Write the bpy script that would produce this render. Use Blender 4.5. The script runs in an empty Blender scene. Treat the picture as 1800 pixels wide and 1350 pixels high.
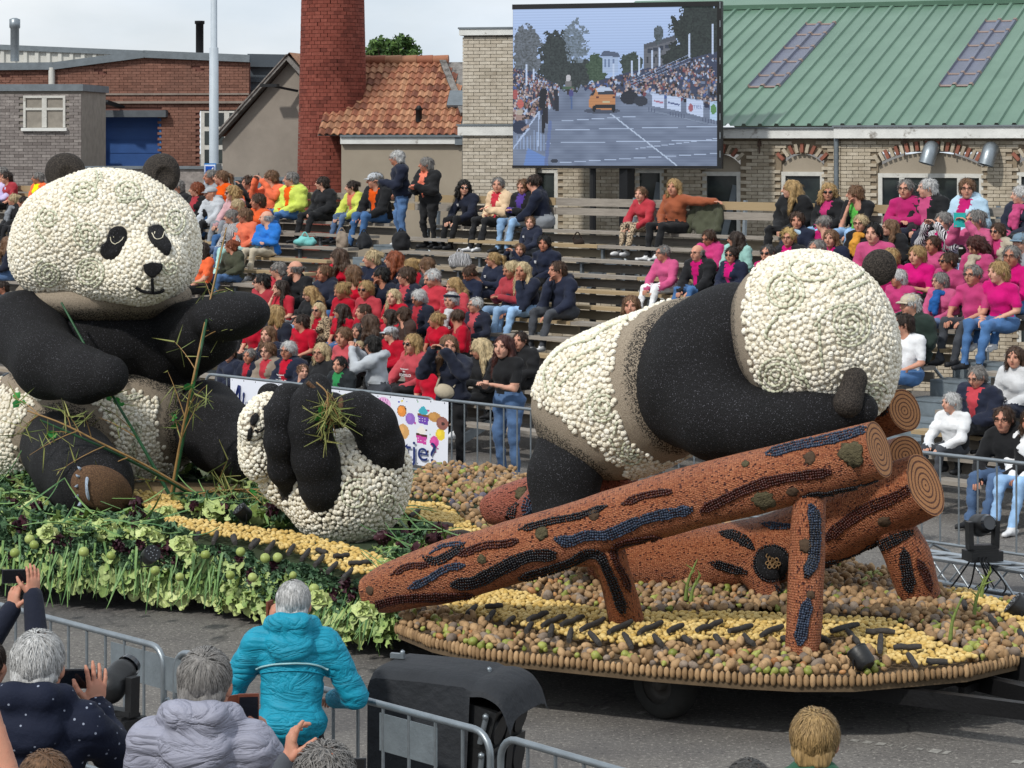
import bpy, bmesh, math, random, numpy as np
from mathutils import Vector, Matrix
from mathutils.bvhtree import BVHTree
R = math.radians
rng = np.random.default_rng(7)
random.seed(7)
S = bpy.context.scene
COL = S.collection
# ---------------------------------------------------------------- camera
FPX, HOR, CH = 4400.0, 250.0, 4.4          # focal length in photo pixels, horizon row, eye height
cam = bpy.data.cameras.new('camera'); cam.sensor_width = 36; cam.lens = FPX / 1800 * 36
cam.shift_y = -(675 - HOR) / 1800; cam.clip_end = 3000; cam.clip_start = .1
camo = bpy.data.objects.new('camera', cam); COL.objects.link(camo)
camo.location = (0, 0, CH); camo.rotation_euler = (R(90), 0, 0); S.camera = camo
# ---------------------------------------------------------------- sky, sun, exposure
SUN_AZ, SUN_EL = R(219), R(43)             # direction towards the sun: behind the camera, to its left
W = bpy.data.worlds.new('World'); S.world = W; W.use_nodes = True
nt = W.node_tree; nt.nodes.clear()
def wn(t, **k):
    n = nt.nodes.new(t)
    for a, b in k.items(): setattr(n, a, b)
    return n
o_ = wn('ShaderNodeOutputWorld'); bg = wn('ShaderNodeBackground'); bg.inputs[1].default_value = .082
sky = wn('ShaderNodeTexSky', sky_type='NISHITA', sun_disc=False, sun_elevation=SUN_EL, sun_rotation=SUN_AZ, air_density=1.0, dust_density=1.6)
tc = wn('ShaderNodeTexCoord'); mp = wn('ShaderNodeMapping'); mp.inputs['Scale'].default_value = (1, 1, 2.6)
nz = wn('ShaderNodeTexNoise'); nz.inputs['Scale'].default_value = 2.3; nz.inputs['Detail'].default_value = 9; nz.inputs['Roughness'].default_value = .55
cr = wn('ShaderNodeValToRGB'); cr.color_ramp.elements[0].position = .22; cr.color_ramp.elements[1].position = .50; cr.color_ramp.elements[0].color = (.48, .48, .48, 1)
n2 = wn('ShaderNodeTexNoise'); n2.inputs['Scale'].default_value = 3.4; n2.inputs['Detail'].default_value = 6
c2 = wn('ShaderNodeValToRGB'); c2.color_ramp.elements[0].position = .36; c2.color_ramp.elements[1].position = .62
c2.color_ramp.elements[0].color = (8.3, 9.6, 11.0, 1); c2.color_ramp.elements[1].color = (12.6, 13.0, 13.4, 1)
mx = wn('ShaderNodeMix', data_type='RGBA')
L = nt.links.new
L(tc.outputs['Generated'], mp.inputs[0]); L(mp.outputs[0], nz.inputs['Vector']); L(mp.outputs[0], n2.inputs['Vector'])
L(nz.outputs[0], cr.inputs[0]); L(n2.outputs[0], c2.inputs[0])
L(cr.outputs[0], mx.inputs[0]); L(sky.outputs[0], mx.inputs[6]); L(c2.outputs[0], mx.inputs[7])
L(mx.outputs[2], bg.inputs[0]); L(bg.outputs[0], o_.inputs[0])
sun = bpy.data.lights.new('sun', 'SUN'); sun.energy = 2.9; sun.angle = R(3.0); sun.color = (1, .955, .88)
suno = bpy.data.objects.new('sun', sun); COL.objects.link(suno)
_sd = Vector((math.sin(SUN_AZ) * math.cos(SUN_EL), math.cos(SUN_AZ) * math.cos(SUN_EL), math.sin(SUN_EL)))
suno.rotation_euler = _sd.to_track_quat('Z', 'Y').to_euler(); suno.location = (0, 0, 30)
vs = S.view_settings; vs.view_transform = 'Standard'; vs.look = 'None'; vs.gamma = 1; vs.exposure = 0.0; vs.use_curve_mapping = False
S.render.film_transparent = False
S.cycles.max_bounces = 5; S.cycles.diffuse_bounces = 3; S.cycles.glossy_bounces = 2; S.cycles.use_denoising = True
# ---------------------------------------------------------------- helpers
def px(x, y, Y):
    return np.array(((x - 900) / FPX * Y, Y, CH - (y - HOR) / FPX * Y))
def lvl(x, y, Z):
    return px(x, y, FPX * (CH - Z) / (y - HOR))
def proj(P):
    P = np.asarray(P, float)
    return np.stack((900 + FPX * P[..., 0] / P[..., 1], HOR + FPX * (CH - P[..., 2]) / P[..., 1]), -1)
def lin(c):
    if isinstance(c, str):
        c = c.lstrip('#'); c = [int(c[i:i + 2], 16) / 255 for i in (0, 2, 4)]
        c = [v / 12.92 if v <= .04045 else ((v + .055) / 1.055) ** 2.4 for v in c]
    return tuple(c[:3]) + (1,)
_M = {}
class NB:                                        # small node-tree helper
    def __init__(s, name):
        s.m = bpy.data.materials.new(name); s.m.use_nodes = True; s.t = s.m.node_tree; s.t.nodes.clear()
        s.out = s.n('ShaderNodeOutputMaterial'); s.b = s.n('ShaderNodeBsdfPrincipled'); s.l(s.b.outputs[0], s.out.inputs[0])
    def n(s, t, **k):
        n = s.t.nodes.new(t)
        for a, b in k.items():
            if a[0] == '_': n.inputs[int(a[1:])].default_value = b
            else: setattr(n, a, b)
        return n
    def l(s, a, b): s.t.links.new(a, b)
    def noise(s, vec, scale, detail=4, rough=.55):
        n = s.n('ShaderNodeTexNoise'); n.inputs['Scale'].default_value = scale; n.inputs['Detail'].default_value = detail; n.inputs['Roughness'].default_value = rough
        if vec is not None: s.l(vec, n.inputs['Vector'])
        return n.outputs[0]
    def ramp(s, v, p0, p1, c0=(0, 0, 0, 1), c1=(1, 1, 1, 1)):
        r = s.n('ShaderNodeValToRGB'); e = r.color_ramp.elements; e[0].position = p0; e[1].position = p1; e[0].color = c0; e[1].color = c1
        s.l(v, r.inputs[0]); return r.outputs[0]
    def mix(s, f, a, b, blend='MIX'):
        m = s.n('ShaderNodeMix', data_type='RGBA', blend_type=blend)
        for q, i in ((f, 0), (a, 6), (b, 7)):
            if isinstance(q, (int, float)): m.inputs[i].default_value = q
            elif isinstance(q, tuple): m.inputs[i].default_value = q
            else: s.l(q, m.inputs[i])
        return m.outputs[2]
    def math(s, op, a, b=None, c=None):
        m = s.n('ShaderNodeMath', operation=op)
        for i, q in enumerate((a, b, c)):
            if q is None: continue
            if isinstance(q, (int, float)): m.inputs[i].default_value = q
            else: s.l(q, m.inputs[i])
        return m.outputs[0]
    def bump(s, h, strength=.5, dist=.01):
        b = s.n('ShaderNodeBump'); b.inputs['Strength'].default_value = strength; b.inputs['Distance'].default_value = dist
        s.l(h, b.inputs['Height']); s.l(b.outputs[0], s.b.inputs['Normal'])
    def obj(s): return s.n('ShaderNodeTexCoord').outputs['Object']
    def rnd(s): return s.n('ShaderNodeObjectInfo').outputs['Random']
    def set(s, rough=.7, metal=0, spec=.4):
        s.b.inputs['Roughness'].default_value = rough; s.b.inputs['Metallic'].default_value = metal; s.b.inputs['Specular IOR Level'].default_value = spec
    def col(s, c):
        if isinstance(c, tuple): s.b.inputs['Base Color'].default_value = c
        else: s.l(c, s.b.inputs['Base Color'])
def dark(c, f): return tuple(v * f for v in c[:3]) + (1,)
def M(name, c, rough=.7, var=.25, scale=6, bump=.3, bscale=40, bdist=.01, metal=0, spec=.35, orand=0, c2=None, r2=(.55, .75)):
    """plain procedural surface: base colour, mottled by noise, fine relief, optional second colour in patches"""
    if name in _M: return _M[name]
    s = NB(name); c = lin(c); o = s.obj(); s.set(rough, metal, spec)
    f = s.noise(o, scale, 5, .6)
    k = s.mix(s.ramp(f, .3, .7), dark(c, 1 - var), dark(c, 1 + var * .6))
    if c2 is not None: k = s.mix(s.ramp(s.noise(o, scale * .6, 6, .65), *r2), k, lin(c2))
    if orand:
        hs = s.n('ShaderNodeHueSaturation'); s.l(k, hs.inputs['Color'])
        s.l(s.math('MULTIPLY_ADD', s.rnd(), orand * 2, 1 - orand), hs.inputs['Value']); k = hs.outputs[0]
    s.col(k)
    if bump: s.bump(s.noise(o, bscale, 4), bump, bdist)
    _M[name] = s.m; return s.m
# ---- mesh building
def mesh_np(name, V, Fs, mi=None, smooth=True):
    V = np.asarray(V, np.float32); me = bpy.data.meshes.new(name)
    Fs = [np.asarray(f, np.int32) for f in Fs if len(f)]
    nl = sum(f.size for f in Fs); nf = sum(len(f) for f in Fs)
    me.vertices.add(len(V)); me.vertices.foreach_set('co', V.ravel())
    me.loops.add(nl); me.loops.foreach_set('vertex_index', np.concatenate([f.ravel() for f in Fs]))
    me.polygons.add(nf); k = np.concatenate([np.full(len(f), f.shape[1], np.int32) for f in Fs])
    me.polygons.foreach_set('loop_start', np.concatenate(([0], np.cumsum(k)[:-1])).astype(np.int32))
    if mi is not None: me.polygons.foreach_set('material_index', np.asarray(mi, np.int32))
    me.polygons.foreach_set('use_smooth', np.full(nf, smooth, bool) if isinstance(smooth, bool) else smooth)
    me.update(calc_edges=True); return me
class MB:
    """collects shapes (world or local coordinates) into one mesh"""
    def __init__(s): s.V = []; s.F = {3: [], 4: []}; s.m = {3: [], 4: []}; s.s = {3: [], 4: []}; s.n = 0
    def add(s, V, F, m=0, smooth=True):
        V = np.asarray(V, float); F = np.asarray(F, int)
        if len(F) == 0: return s
        k = F.shape[1]; s.V.append(V); s.F[k].append(F + s.n); s.m[k].append(np.full(len(F), m) if np.isscalar(m) else np.asarray(m)); s.s[k].append(np.full(len(F), smooth)); s.n += len(V); return s
    def box(s, c, size, rz=0, m=0, Rm=None):
        V = np.array([(x, y, z) for x in (-.5, .5) for y in (-.5, .5) for z in (-.5, .5)]) * size
        if Rm is None: Rm = np.array(Matrix.Rotation(rz, 3, 'Z'))
        return s.add(V @ Rm.T + c, [(0, 1, 3, 2), (4, 6, 7, 5), (0, 4, 5, 1), (2, 3, 7, 6), (0, 2, 6, 4), (1, 5, 7, 3)], m, False)
    def beam(s, a, b, w, h, m=0, up=(0, 0, 1)):
        a = np.asarray(a, float); b = np.asarray(b, float); d = b - a; ln = np.linalg.norm(d); d = d / ln
        u = np.cross(up, d); u /= np.linalg.norm(u); v = np.cross(d, u)
        return s.box((a + b) / 2, (ln, w, h), m=m, Rm=np.stack((d, u, v), 1))
    def tube(s, P, r, n=8, m=0, cap=True, smooth=True, squash=1):
        V, F = tube(P, r, n, squash); s.add(V, F, m, smooth)
        if cap:
            k = len(V) // n
            for a, b in ((0, 1), (k - 1, -1)):
                c = V[a * n:(a + 1) * n].mean(0); ring = V[a * n:(a + 1) * n]; i = np.arange(n)
                T = np.stack((np.full(n, n), (i + 1) % n, i), 1) if b == 1 else np.stack((np.full(n, n), i, (i + 1) % n), 1)
                s.add(np.vstack((ring, c)), T, m, False)
        return s
    def ball(s, c, r, sub=1, m=0, Rm=None):
        V, F = ico(sub); V = V * r
        if Rm is not None: V = V @ Rm.T
        return s.add(V + c, F, m)
    def mesh(s, name):
        Fs = []; mi = []; sm = []
        for k in (3, 4):
            if s.F[k]: Fs.append(np.concatenate(s.F[k])); mi.append(np.concatenate(s.m[k])); sm.append(np.concatenate(s.s[k]))
        return mesh_np(name, np.concatenate(s.V), Fs, np.concatenate(mi), np.concatenate(sm))
    def build(s, name, mats, parent=None, kind=None): return link(name, s.mesh(name), mats, parent, kind)
_ico = {}
def ico(sub):
    if sub not in _ico:
        bm = bmesh.new(); bmesh.ops.create_icosphere(bm, subdivisions=sub, radius=1)
        bm.verts.ensure_lookup_table()
        _ico[sub] = (np.array([v.co for v in bm.verts]), np.array([[v.index for v in f.verts] for f in bm.faces])); bm.free()
    return _ico[sub]
def frames(P):
    P = np.asarray(P, float); T = np.gradient(P, axis=0); T /= np.linalg.norm(T, axis=1)[:, None] + 1e-12
    up = np.array((0, 0, 1.)) if abs(T[0][2]) < .9 else np.array((1., 0, 0))
    N = []; u = np.cross(T[0], up); u /= np.linalg.norm(u)
    for t in T:
        u = u - t * (u @ t); u /= np.linalg.norm(u) + 1e-12; N.append(u)
    N = np.array(N); return T, N, np.cross(T, N)
def tube(P, r, n=8, squash=1):
    P = np.asarray(P, float); r = np.broadcast_to(np.asarray(r, float), (len(P),))
    T, N, B = frames(P); a = np.arange(n) / n * 2 * np.pi
    V = P[:, None] + r[:, None, None] * (np.cos(a)[None, :, None] * N[:, None] + squash * np.sin(a)[None, :, None] * B[:, None])
    i = np.arange(len(P) - 1)[:, None] * n; j = np.arange(n)[None]
    F = np.stack((i + j, i + (j + 1) % n, i + n + (j + 1) % n, i + n + j), -1).reshape(-1, 4)
    return V.reshape(-1, 3), F[:, ::-1]
def spline(P, n):
    """Catmull-Rom through rows of P (any width)"""
    P = np.asarray(P, float); Q = np.vstack((2 * P[0] - P[1], P, 2 * P[-1] - P[-2])); t = np.linspace(0, len(P) - 1 - 1e-9, n)
    i = t.astype(int); f = (t - i)[:, None]; a, b, c, d = Q[i], Q[i + 1], Q[i + 2], Q[i + 3]
    return .5 * (2 * b + (c - a) * f + (2 * a - 5 * b + 4 * c - d) * f ** 2 + (3 * b - a - 3 * c + d) * f ** 3)
def basis(d, up=(0, 0, 1)):
    d = np.asarray(d, float); d = d / np.linalg.norm(d); u = np.cross(up, d)
    if np.linalg.norm(u) < 1e-6: u = np.array((1., 0, 0))
    u /= np.linalg.norm(u); return np.stack((u, np.cross(d, u), d), 1)   # columns x, y, z(=d)
def rotm(rx=0, ry=0, rz=0): return np.array(Matrix.Rotation(rz, 3, 'Z') @ Matrix.Rotation(ry, 3, 'Y') @ Matrix.Rotation(rx, 3, 'X'))
def link(name, me, mats, parent=None, kind=None):
    o = bpy.data.objects.new(name, me); COL.objects.link(o)
    if me is not None and mats is not None and len(me.materials) == 0:
        for m in (mats if isinstance(mats, (list, tuple)) else [mats]): me.materials.append(m)
    if parent is not None: attach(o, parent)
    if kind: o['kind'] = kind
    return o
def lmat(o): return Matrix.LocRotScale(o.location, o.rotation_euler, o.scale)
def wmat(o): return lmat(o) if o.parent is None else wmat(o.parent) @ o.matrix_parent_inverse @ lmat(o)
def attach(o, parent):                           # child keeps the world-space coordinates its mesh was built in
    o.parent = parent; o.matrix_parent_inverse = wmat(parent).inverted()
def tag(o, label, cat, group=None):
    o['label'] = label; o['category'] = cat
    if group: o['group'] = group
    return o
def thing(name, label, cat, loc=(0, 0, 0), group=None, rz=0):
    o = bpy.data.objects.new(name, None); COL.objects.link(o); o.location = loc; o.rotation_euler = (0, 0, rz); o.empty_display_size = .2
    return tag(o, label, cat, group)
def struct(o): o['kind'] = 'structure'; return o
# ---- value noise
_H = np.random.default_rng(3).random(4096).astype(np.float32)
def vnoise(P):
    P = np.asarray(P, np.float32); i = np.floor(P).astype(np.int64); f = P - i; f = f * f * (3 - 2 * f); o = 0
    for a in (0, 1):
        for b in (0, 1):
            for c in (0, 1):
                h = _H[((i[..., 0] + a) * 73 + (i[..., 1] + b) * 179 + (i[..., 2] + c) * 1013) % 4096]
                o = o + h * np.where(a, f[..., 0], 1 - f[..., 0]) * np.where(b, f[..., 1], 1 - f[..., 1]) * np.where(c, f[..., 2], 1 - f[..., 2])
    return o
# ---- implicit bodies: tapered capsules and ellipsoids blended into one surface, meshed by surface nets
class Field:
    def __init__(s): s.P = []
    def cone(s, a, b, ra, rb=None, m=0, k=.03): s.P.append(('c', np.asarray(a, float), np.asarray(b, float), ra, ra if rb is None else rb, m, k)); return s
    def chain(s, pts, rs, m=0, k=.03):
        for i in range(len(pts) - 1): s.cone(pts[i], pts[i + 1], rs[i], rs[i + 1], m, k)
        return s
    def ell(s, c, r, Rm=None, m=0, k=.03):
        s.P.append(('e', np.asarray(c, float), np.broadcast_to(np.asarray(r, float), (3,)), np.eye(3) if Rm is None else np.asarray(Rm), 0, m, k)); return s
    def cut(s, c, r, Rm=None, k=.02):
        s.P.append(('x', np.asarray(c, float), np.broadcast_to(np.asarray(r, float), (3,)), np.eye(3) if Rm is None else np.asarray(Rm), 0, -1, k)); return s
    @staticmethod
    def d(p, X):
        if p[0] == 'c':
            a, b, ra, rb = p[1:5]; ba = b - a; q = X - a
            t = np.clip((q @ ba) / (ba @ ba + 1e-12), 0, 1)
            return np.linalg.norm(q - t[..., None] * ba, axis=-1) - (ra + (rb - ra) * t)
        q = (X - p[1]) @ p[3]; k0 = np.linalg.norm(q / p[2], axis=-1); k1 = np.linalg.norm(q / p[2] ** 2, axis=-1)
        return np.where(k1 < 1e-9, -p[2].min(), k0 * (k0 - 1) / (k1 + 1e-12))
    def box(s, p):
        if p[0] == 'c': r = max(p[3], p[4]); return np.minimum(p[1], p[2]) - r, np.maximum(p[1], p[2]) + r
        r = np.abs(p[3]) @ p[2]; return p[1] - r, p[1] + r
    def dist(s, X, ms=None):
        return np.min([s.d(p, X) for p in s.P if p[0] != 'x' and (ms is None or p[5] in ms)], 0)
    def grid(s, h, disp=None):
        B = [s.box(p) for p in s.P if p[0] != 'x']; lo = np.min([b[0] for b in B], 0) - 3 * h; hi = np.max([b[1] for b in B], 0) + 3 * h
        n = np.ceil((hi - lo) / h).astype(int) + 1
        ax = [lo[i] + h * np.arange(n[i]) for i in range(3)]
        D = np.full(n, 4 * h + .2, np.float32)
        for p in s.P:
            a, b = s.box(p); k = p[6]; g = 2 * h + k
            i0 = np.clip(((a - g - lo) / h).astype(int), 0, n - 1); i1 = np.clip(((b + g - lo) / h).astype(int) + 2, 1, n)
            sl = tuple(slice(i0[i], i1[i]) for i in range(3))
            X = np.stack(np.meshgrid(*[ax[i][sl[i]] for i in range(3)], indexing='ij'), -1)
            d = s.d(p, X); o = D[sl]
            if p[0] == 'x': d = -d; t = np.clip(.5 - .5 * (d - o) / k, 0, 1); D[sl] = d * (1 - t) + o * t + k * t * (1 - t) if False else np.maximum(o, d)
            else: t = np.clip(.5 + .5 * (o - d) / k, 0, 1); D[sl] = o * (1 - t) + d * t - k * t * (1 - t)
        if disp is not None:
            X = np.stack(np.meshgrid(*ax, indexing='ij'), -1); D = D + disp(X)
        return D, lo
    def mesh(s, h, disp=None):
        D, lo = s.grid(h, disp); V, F = nets(D); return V * h + lo, F
    def owner(s, X):
        P = [p for p in s.P if p[0] != 'x']; Ds = np.stack([s.d(p, X) for p in P]); return np.array([p[5] for p in P])[Ds.argmin(0)]
def nets(D):
    ins = D < 0; nx, ny, nz = [a - 1 for a in D.shape]
    acc = np.zeros((nx, ny, nz), np.int8); C = [(a, b, c) for a in (0, 1) for b in (0, 1) for c in (0, 1)]
    for a, b, c in C: acc += ins[a:a + nx, b:b + ny, c:c + nz]
    cell = (acc > 0) & (acc < 8); I = np.argwhere(cell); idx = np.full((nx, ny, nz), -1, np.int64); idx[cell] = np.arange(len(I))
    val = np.stack([D[I[:, 0] + a, I[:, 1] + b, I[:, 2] + c] for a, b, c in C], 1); sg = val < 0
    sm = np.zeros((len(I), 3)); ct = np.zeros(len(I)); Ca = np.array(C, float)
    for i in range(8):
        for j in range(i + 1, 8):
            if np.abs(Ca[i] - Ca[j]).sum() != 1: continue
            x = sg[:, i] != sg[:, j]; t = np.where(x, val[:, i] / np.where(x, val[:, i] - val[:, j], 1), 0)
            sm += np.where(x[:, None], Ca[i] + t[:, None] * (Ca[j] - Ca[i]), 0); ct += x
    V = I + sm / np.maximum(ct, 1)[:, None]; Q = []
    for ax in range(3):
        A = np.take(ins, range(D.shape[ax] - 1), ax); B = np.take(ins, range(1, D.shape[ax]), ax); E = np.argwhere(A != B)
        u, v = (ax + 1) % 3, (ax + 2) % 3
        E = E[(E[:, u] > 0) & (E[:, v] > 0) & (E[:, u] < D.shape[u] - 1) & (E[:, v] < D.shape[v] - 1)]
        q = []
        for du, dv in ((1, 1), (0, 1), (0, 0), (1, 0)):
            e = E.copy(); e[:, u] -= du; e[:, v] -= dv; q.append(idx[e[:, 0], e[:, 1], e[:, 2]])
        q = np.stack(q, 1); f = A[E[:, 0], E[:, 1], E[:, 2]]; q[~f] = q[~f][:, ::-1]; Q.append(q)
    return V, np.concatenate(Q)
def vnormals(V, F):
    n = np.cross(V[F[:, 2]] - V[F[:, 0]], V[F[:, 3 if F.shape[1] == 4 else 1]] - V[F[:, 1 if F.shape[1] == 4 else 0]])
    if F.shape[1] == 3: n = np.cross(V[F[:, 1]] - V[F[:, 0]], V[F[:, 2]] - V[F[:, 0]])
    N = np.zeros_like(V)
    for i in range(F.shape[1]): np.add.at(N, F[:, i], n)
    return N / (np.linalg.norm(N, axis=1)[:, None] + 1e-12)
def attr(me, name, vals):
    vals = np.asarray(vals, np.float32)
    if vals.ndim == 1: a = me.attributes.new(name, 'FLOAT', 'POINT'); a.data.foreach_set('value', vals)
    else: a = me.attributes.new(name, 'FLOAT_COLOR', 'POINT'); a.data.foreach_set('color', np.concatenate((vals, np.ones((len(vals), 1), np.float32)), 1).ravel())
def inpoly(P, poly):
    P = np.asarray(P, float); poly = np.asarray(poly, float); x, y = P[:, 0], P[:, 1]; r = np.zeros(len(P), bool); j = len(poly) - 1
    for i in range(len(poly)):
        xi, yi = poly[i]; xj, yj = poly[j]
        c = ((yi > y) != (yj > y)) & (x < (xj - xi) * (y - yi) / (yj - yi + 1e-12) + xi); r ^= c; j = i
    return r
def scatter_mesh(V, F, n, seed=1):
    """n random points on a mesh -> points, face normals"""
    g = np.random.default_rng(seed); T = F if F.shape[1] == 3 else np.concatenate((F[:, [0, 1, 2]], F[:, [0, 2, 3]]))
    a, b, c = V[T[:, 0]], V[T[:, 1]], V[T[:, 2]]; nn = np.cross(b - a, c - a); ar = np.linalg.norm(nn, axis=1)
    i = g.choice(len(T), n, p=ar / ar.sum()); u = g.random((n, 2)); s_ = u.sum(1) > 1; u[s_] = 1 - u[s_]
    return a[i] + u[:, :1] * (b - a)[i] + u[:, 1:] * (c - a)[i], nn[i] / (ar[i][:, None] + 1e-12)
def thin(P, r):
    """Poisson thinning: keep points at least r (array or number) apart"""
    r = np.broadcast_to(r, (len(P),)); cs = float(np.max(r)); grid = {}; keep = []
    K = np.floor(P / cs).astype(int)
    for i in range(len(P)):
        k = tuple(K[i]); ok = True
        for a in (-1, 0, 1):
            for b in (-1, 0, 1):
                for c in (-1, 0, 1):
                    for j in grid.get((k[0] + a, k[1] + b, k[2] + c), ()):
                        d = P[i] - P[j]
                        if d[0] * d[0] + d[1] * d[1] + d[2] * d[2] < (r[i] * .5 + r[j] * .5) ** 2: ok = False; break
                    if not ok: break
                if not ok: break
            if not ok: break
        if ok: keep.append(i); grid.setdefault(k, []).append(i)
    return np.array(keep)
def stamp(protos, P, Rm, sc):
    """many copies of small proto shapes [(V,F)] as one vertex/face block; P (n,3), Rm (n,3,3), sc (n,) or (n,3)"""
    sc = np.asarray(sc, float); sc = np.repeat(sc[:, None], 3, 1) if sc.ndim == 1 else sc
    Vs, Fs = [], []; off = 0; w = np.arange(len(P)) % len(protos)
    for q, (V, F) in enumerate(protos):
        i = np.where(w == q)[0]
        if not len(i): continue
        X = np.einsum('nij,nvj->nvi', Rm[i], V[None] * sc[i][:, None]) + P[i][:, None]
        Vs.append(X.reshape(-1, 3)); Fs.append((F[None] + (np.arange(len(i)) * len(V))[:, None, None] + off).reshape(-1, F.shape[1])); off += len(i) * len(V)
    return np.concatenate(Vs), np.concatenate(Fs)
def rand_rot(n, seed=0):
    g = np.random.default_rng(seed); q = g.normal(size=(n, 4)); q /= np.linalg.norm(q, axis=1)[:, None]; w, x, y, z = q.T
    return np.stack((1 - 2 * (y * y + z * z), 2 * (x * y - z * w), 2 * (x * z + y * w), 2 * (x * y + z * w), 1 - 2 * (x * x + z * z), 2 * (y * z - x * w), 2 * (x * z - y * w), 2 * (y * z + x * w), 1 - 2 * (x * x + y * y)), -1).reshape(n, 3, 3)
def align_rot(N, spin):
    """rotation matrices whose z axis is N, turned by spin"""
    N = N / np.linalg.norm(N, axis=1)[:, None]; up = np.where(np.abs(N[:, 2:]) < .95, np.array((0, 0, 1.)), np.array((1., 0, 0)))
    x = np.cross(up, N); x /= np.linalg.norm(x, axis=1)[:, None]; y = np.cross(N, x); c, s_ = np.cos(spin)[:, None], np.sin(spin)[:, None]
    return np.stack((c * x + s_ * y, -s_ * x + c * y, N), -1)
def text_mesh(txt, size=1.0, bold=0.0, shear=0.0, ext=.0):
    cu = bpy.data.curves.new('lettering', 'FONT'); cu.body = txt; cu.size = size; cu.align_x = 'CENTER'; cu.align_y = 'CENTER'; cu.offset = bold; cu.shear = shear; cu.extrude = ext; cu.resolution_u = 5
    o = bpy.data.objects.new('lettering', cu); COL.objects.link(o); dg = bpy.context.evaluated_depsgraph_get(); dg.update()
    me = bpy.data.meshes.new_from_object(o.evaluated_get(dg)); bpy.data.objects.remove(o); bpy.data.curves.remove(cu); me.materials.clear()
    return me
# ---------------------------------------------------------------- frames of the place
UX, UY = .695, -.719                          # along the street
def st(a, o, z=0): return np.array((-.05 + a * UX - o * UY, 31.2 + a * UY + o * UX, z))   # along the kerb fence, away from it, up
def st_a(x, o):                               # distance along the street of the photo column x at offset o
    k = (x - 900) / FPX; bx, by = -.05 - o * UY, 31.2 + o * UX
    return (k * by - bx) / (UX - k * UY)
class Wall:
    """vertical plane through photo column x0 at depth Y0, running right and towards the viewer by slope t"""
    def __init__(s, x0, Y0, t):
        s.o = np.array(((x0 - 900) / FPX * Y0, Y0, 0)); l = math.hypot(1, t); s.u = np.array((1 / l, -t / l, 0)); s.n = np.array((-t / l, -1 / l, 0)); s.rz = math.atan2(s.u[1], s.u[0])
        s.R = np.stack((s.u, -s.n, (0, 0, 1)), 1)
    def az(s, x, y, off=0):
        k = (x - 900) / FPX; o = s.o + s.n * off; a = (k * o[1] - o[0]) / (s.u[0] - k * s.u[1]); Y = o[1] + a * s.u[1]
        return a, CH - (y - HOR) / FPX * Y
    def P(s, a, z, off=0): return s.o + a * s.u + s.n * off + np.array((0, 0, z))
    def p(s, x, y, off=0): return s.P(*s.az(x, y, off), off)
    def quad(s, mb, a0, a1, z0, z1, off=0, m=0): mb.add([s.P(a0, z0, off), s.P(a1, z0, off), s.P(a1, z1, off), s.P(a0, z1, off)], [(0, 1, 2, 3)], m, False)
    def slab(s, mb, a0, a1, z0, z1, o0, o1, m=0):
        mb.box(s.P((a0 + a1) / 2, (z0 + z1) / 2, (o0 + o1) / 2), (abs(a1 - a0), abs(o1 - o0), abs(z1 - z0)), m=m, Rm=s.R)
def isl(s):                                   # random number per piece, for joined pieces and single ones alike
    g = s.n('ShaderNodeNewGeometry').outputs['Random Per Island']
    return s.math('FRACT', s.math('ADD', g, s.math('MULTIPLY', s.rnd(), 7.31)))
def brickmat(name, c1, c2, c3, rough=.85, stain=None, stain_amt=(.62, .8)):
    s = NB(name); s.set(rough, 0, .25); r = isl(s); o = s.n('ShaderNodeNewGeometry').outputs['Position']
    k = s.mix(s.ramp(r, .2, .85), lin(c1), lin(c2)); k = s.mix(s.ramp(r, .86, .9), k, lin(c3))
    k = s.mix(s.ramp(s.noise(o, 9, 6, .7), .35, .75), k, dark(lin(c1), .72))
    if stain: k = s.mix(s.ramp(s.noise(o, 1.1, 7, .72), *stain_amt), k, lin(stain))
    s.col(k); s.bump(s.noise(o, 60, 4), .35, .01); return s.m
M_tower = brickmat('brick_cream', '#bdb3a3', '#cec6b8', '#aaa191', stain='#8d8070')
M_wallb = brickmat('brick_buff', '#b2a794', '#c6bcab', '#9a8e7b', stain='#7d6f5f', stain_amt=(.5, .75))
M_chim = brickmat('brick_red', '#7d4136', '#8d4f43', '#64342c', stain='#4a201a', stain_amt=(.55, .85))
M_hall = brickmat('brick_orange_red', '#7f5a4d', '#90695b', '#6b4b40', stain='#6d5147', stain_amt=(.5, .75))
M_grey = brickmat('brick_grey', '#837c79', '#9c9591', '#6d6663', stain='#5f5a57', stain_amt=(.55, .8))
M_red = M('brick_soldier_red', '#8b5849', .85, .2, 8, orand=.15)
M_mort_r = M('mortar_dark', '#6e4a42', .95, .2, 5); M_mort_g = M('mortar_grey', '#8b857c', .95, .2, 5); M_mort_b = M('mortar_buff', '#857866', .95, .3, 3)
M_white = M('peeling_white_paint', '#d2d3d0', .65, .12, 5, c2='#86817a', r2=(.6, .68))
M_wframe = M('window_frame_paint', '#c3c2bc', .6, .15, 8, c2='#7e776c', r2=(.62, .72))
M_zinc = M('weathered_zinc', '#70787e', .55, .2, 4, metal=.3)
M_render = M('grey_cement_render', '#8d857c', .95, .18, 1.2, bump=.4, bscale=90, c2='#777068', r2=(.5, .8))
M_render2 = M('beige_cement_render', '#9b9182', .95, .14, .8, bump=.3, bscale=90, c2='#8a8173', r2=(.5, .85))
M_barge = M('weathered_board', '#7d7a77', .85, .35, 9, c2='#4b4947', r2=(.5, .65))
M_steel = M('galvanised_steel', '#8d959b', .42, .15, 12, metal=.75, bump=.1)
M_black = M('black_powder_coat', '#17181b', .5, .2, 8, bump=.15)
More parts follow.
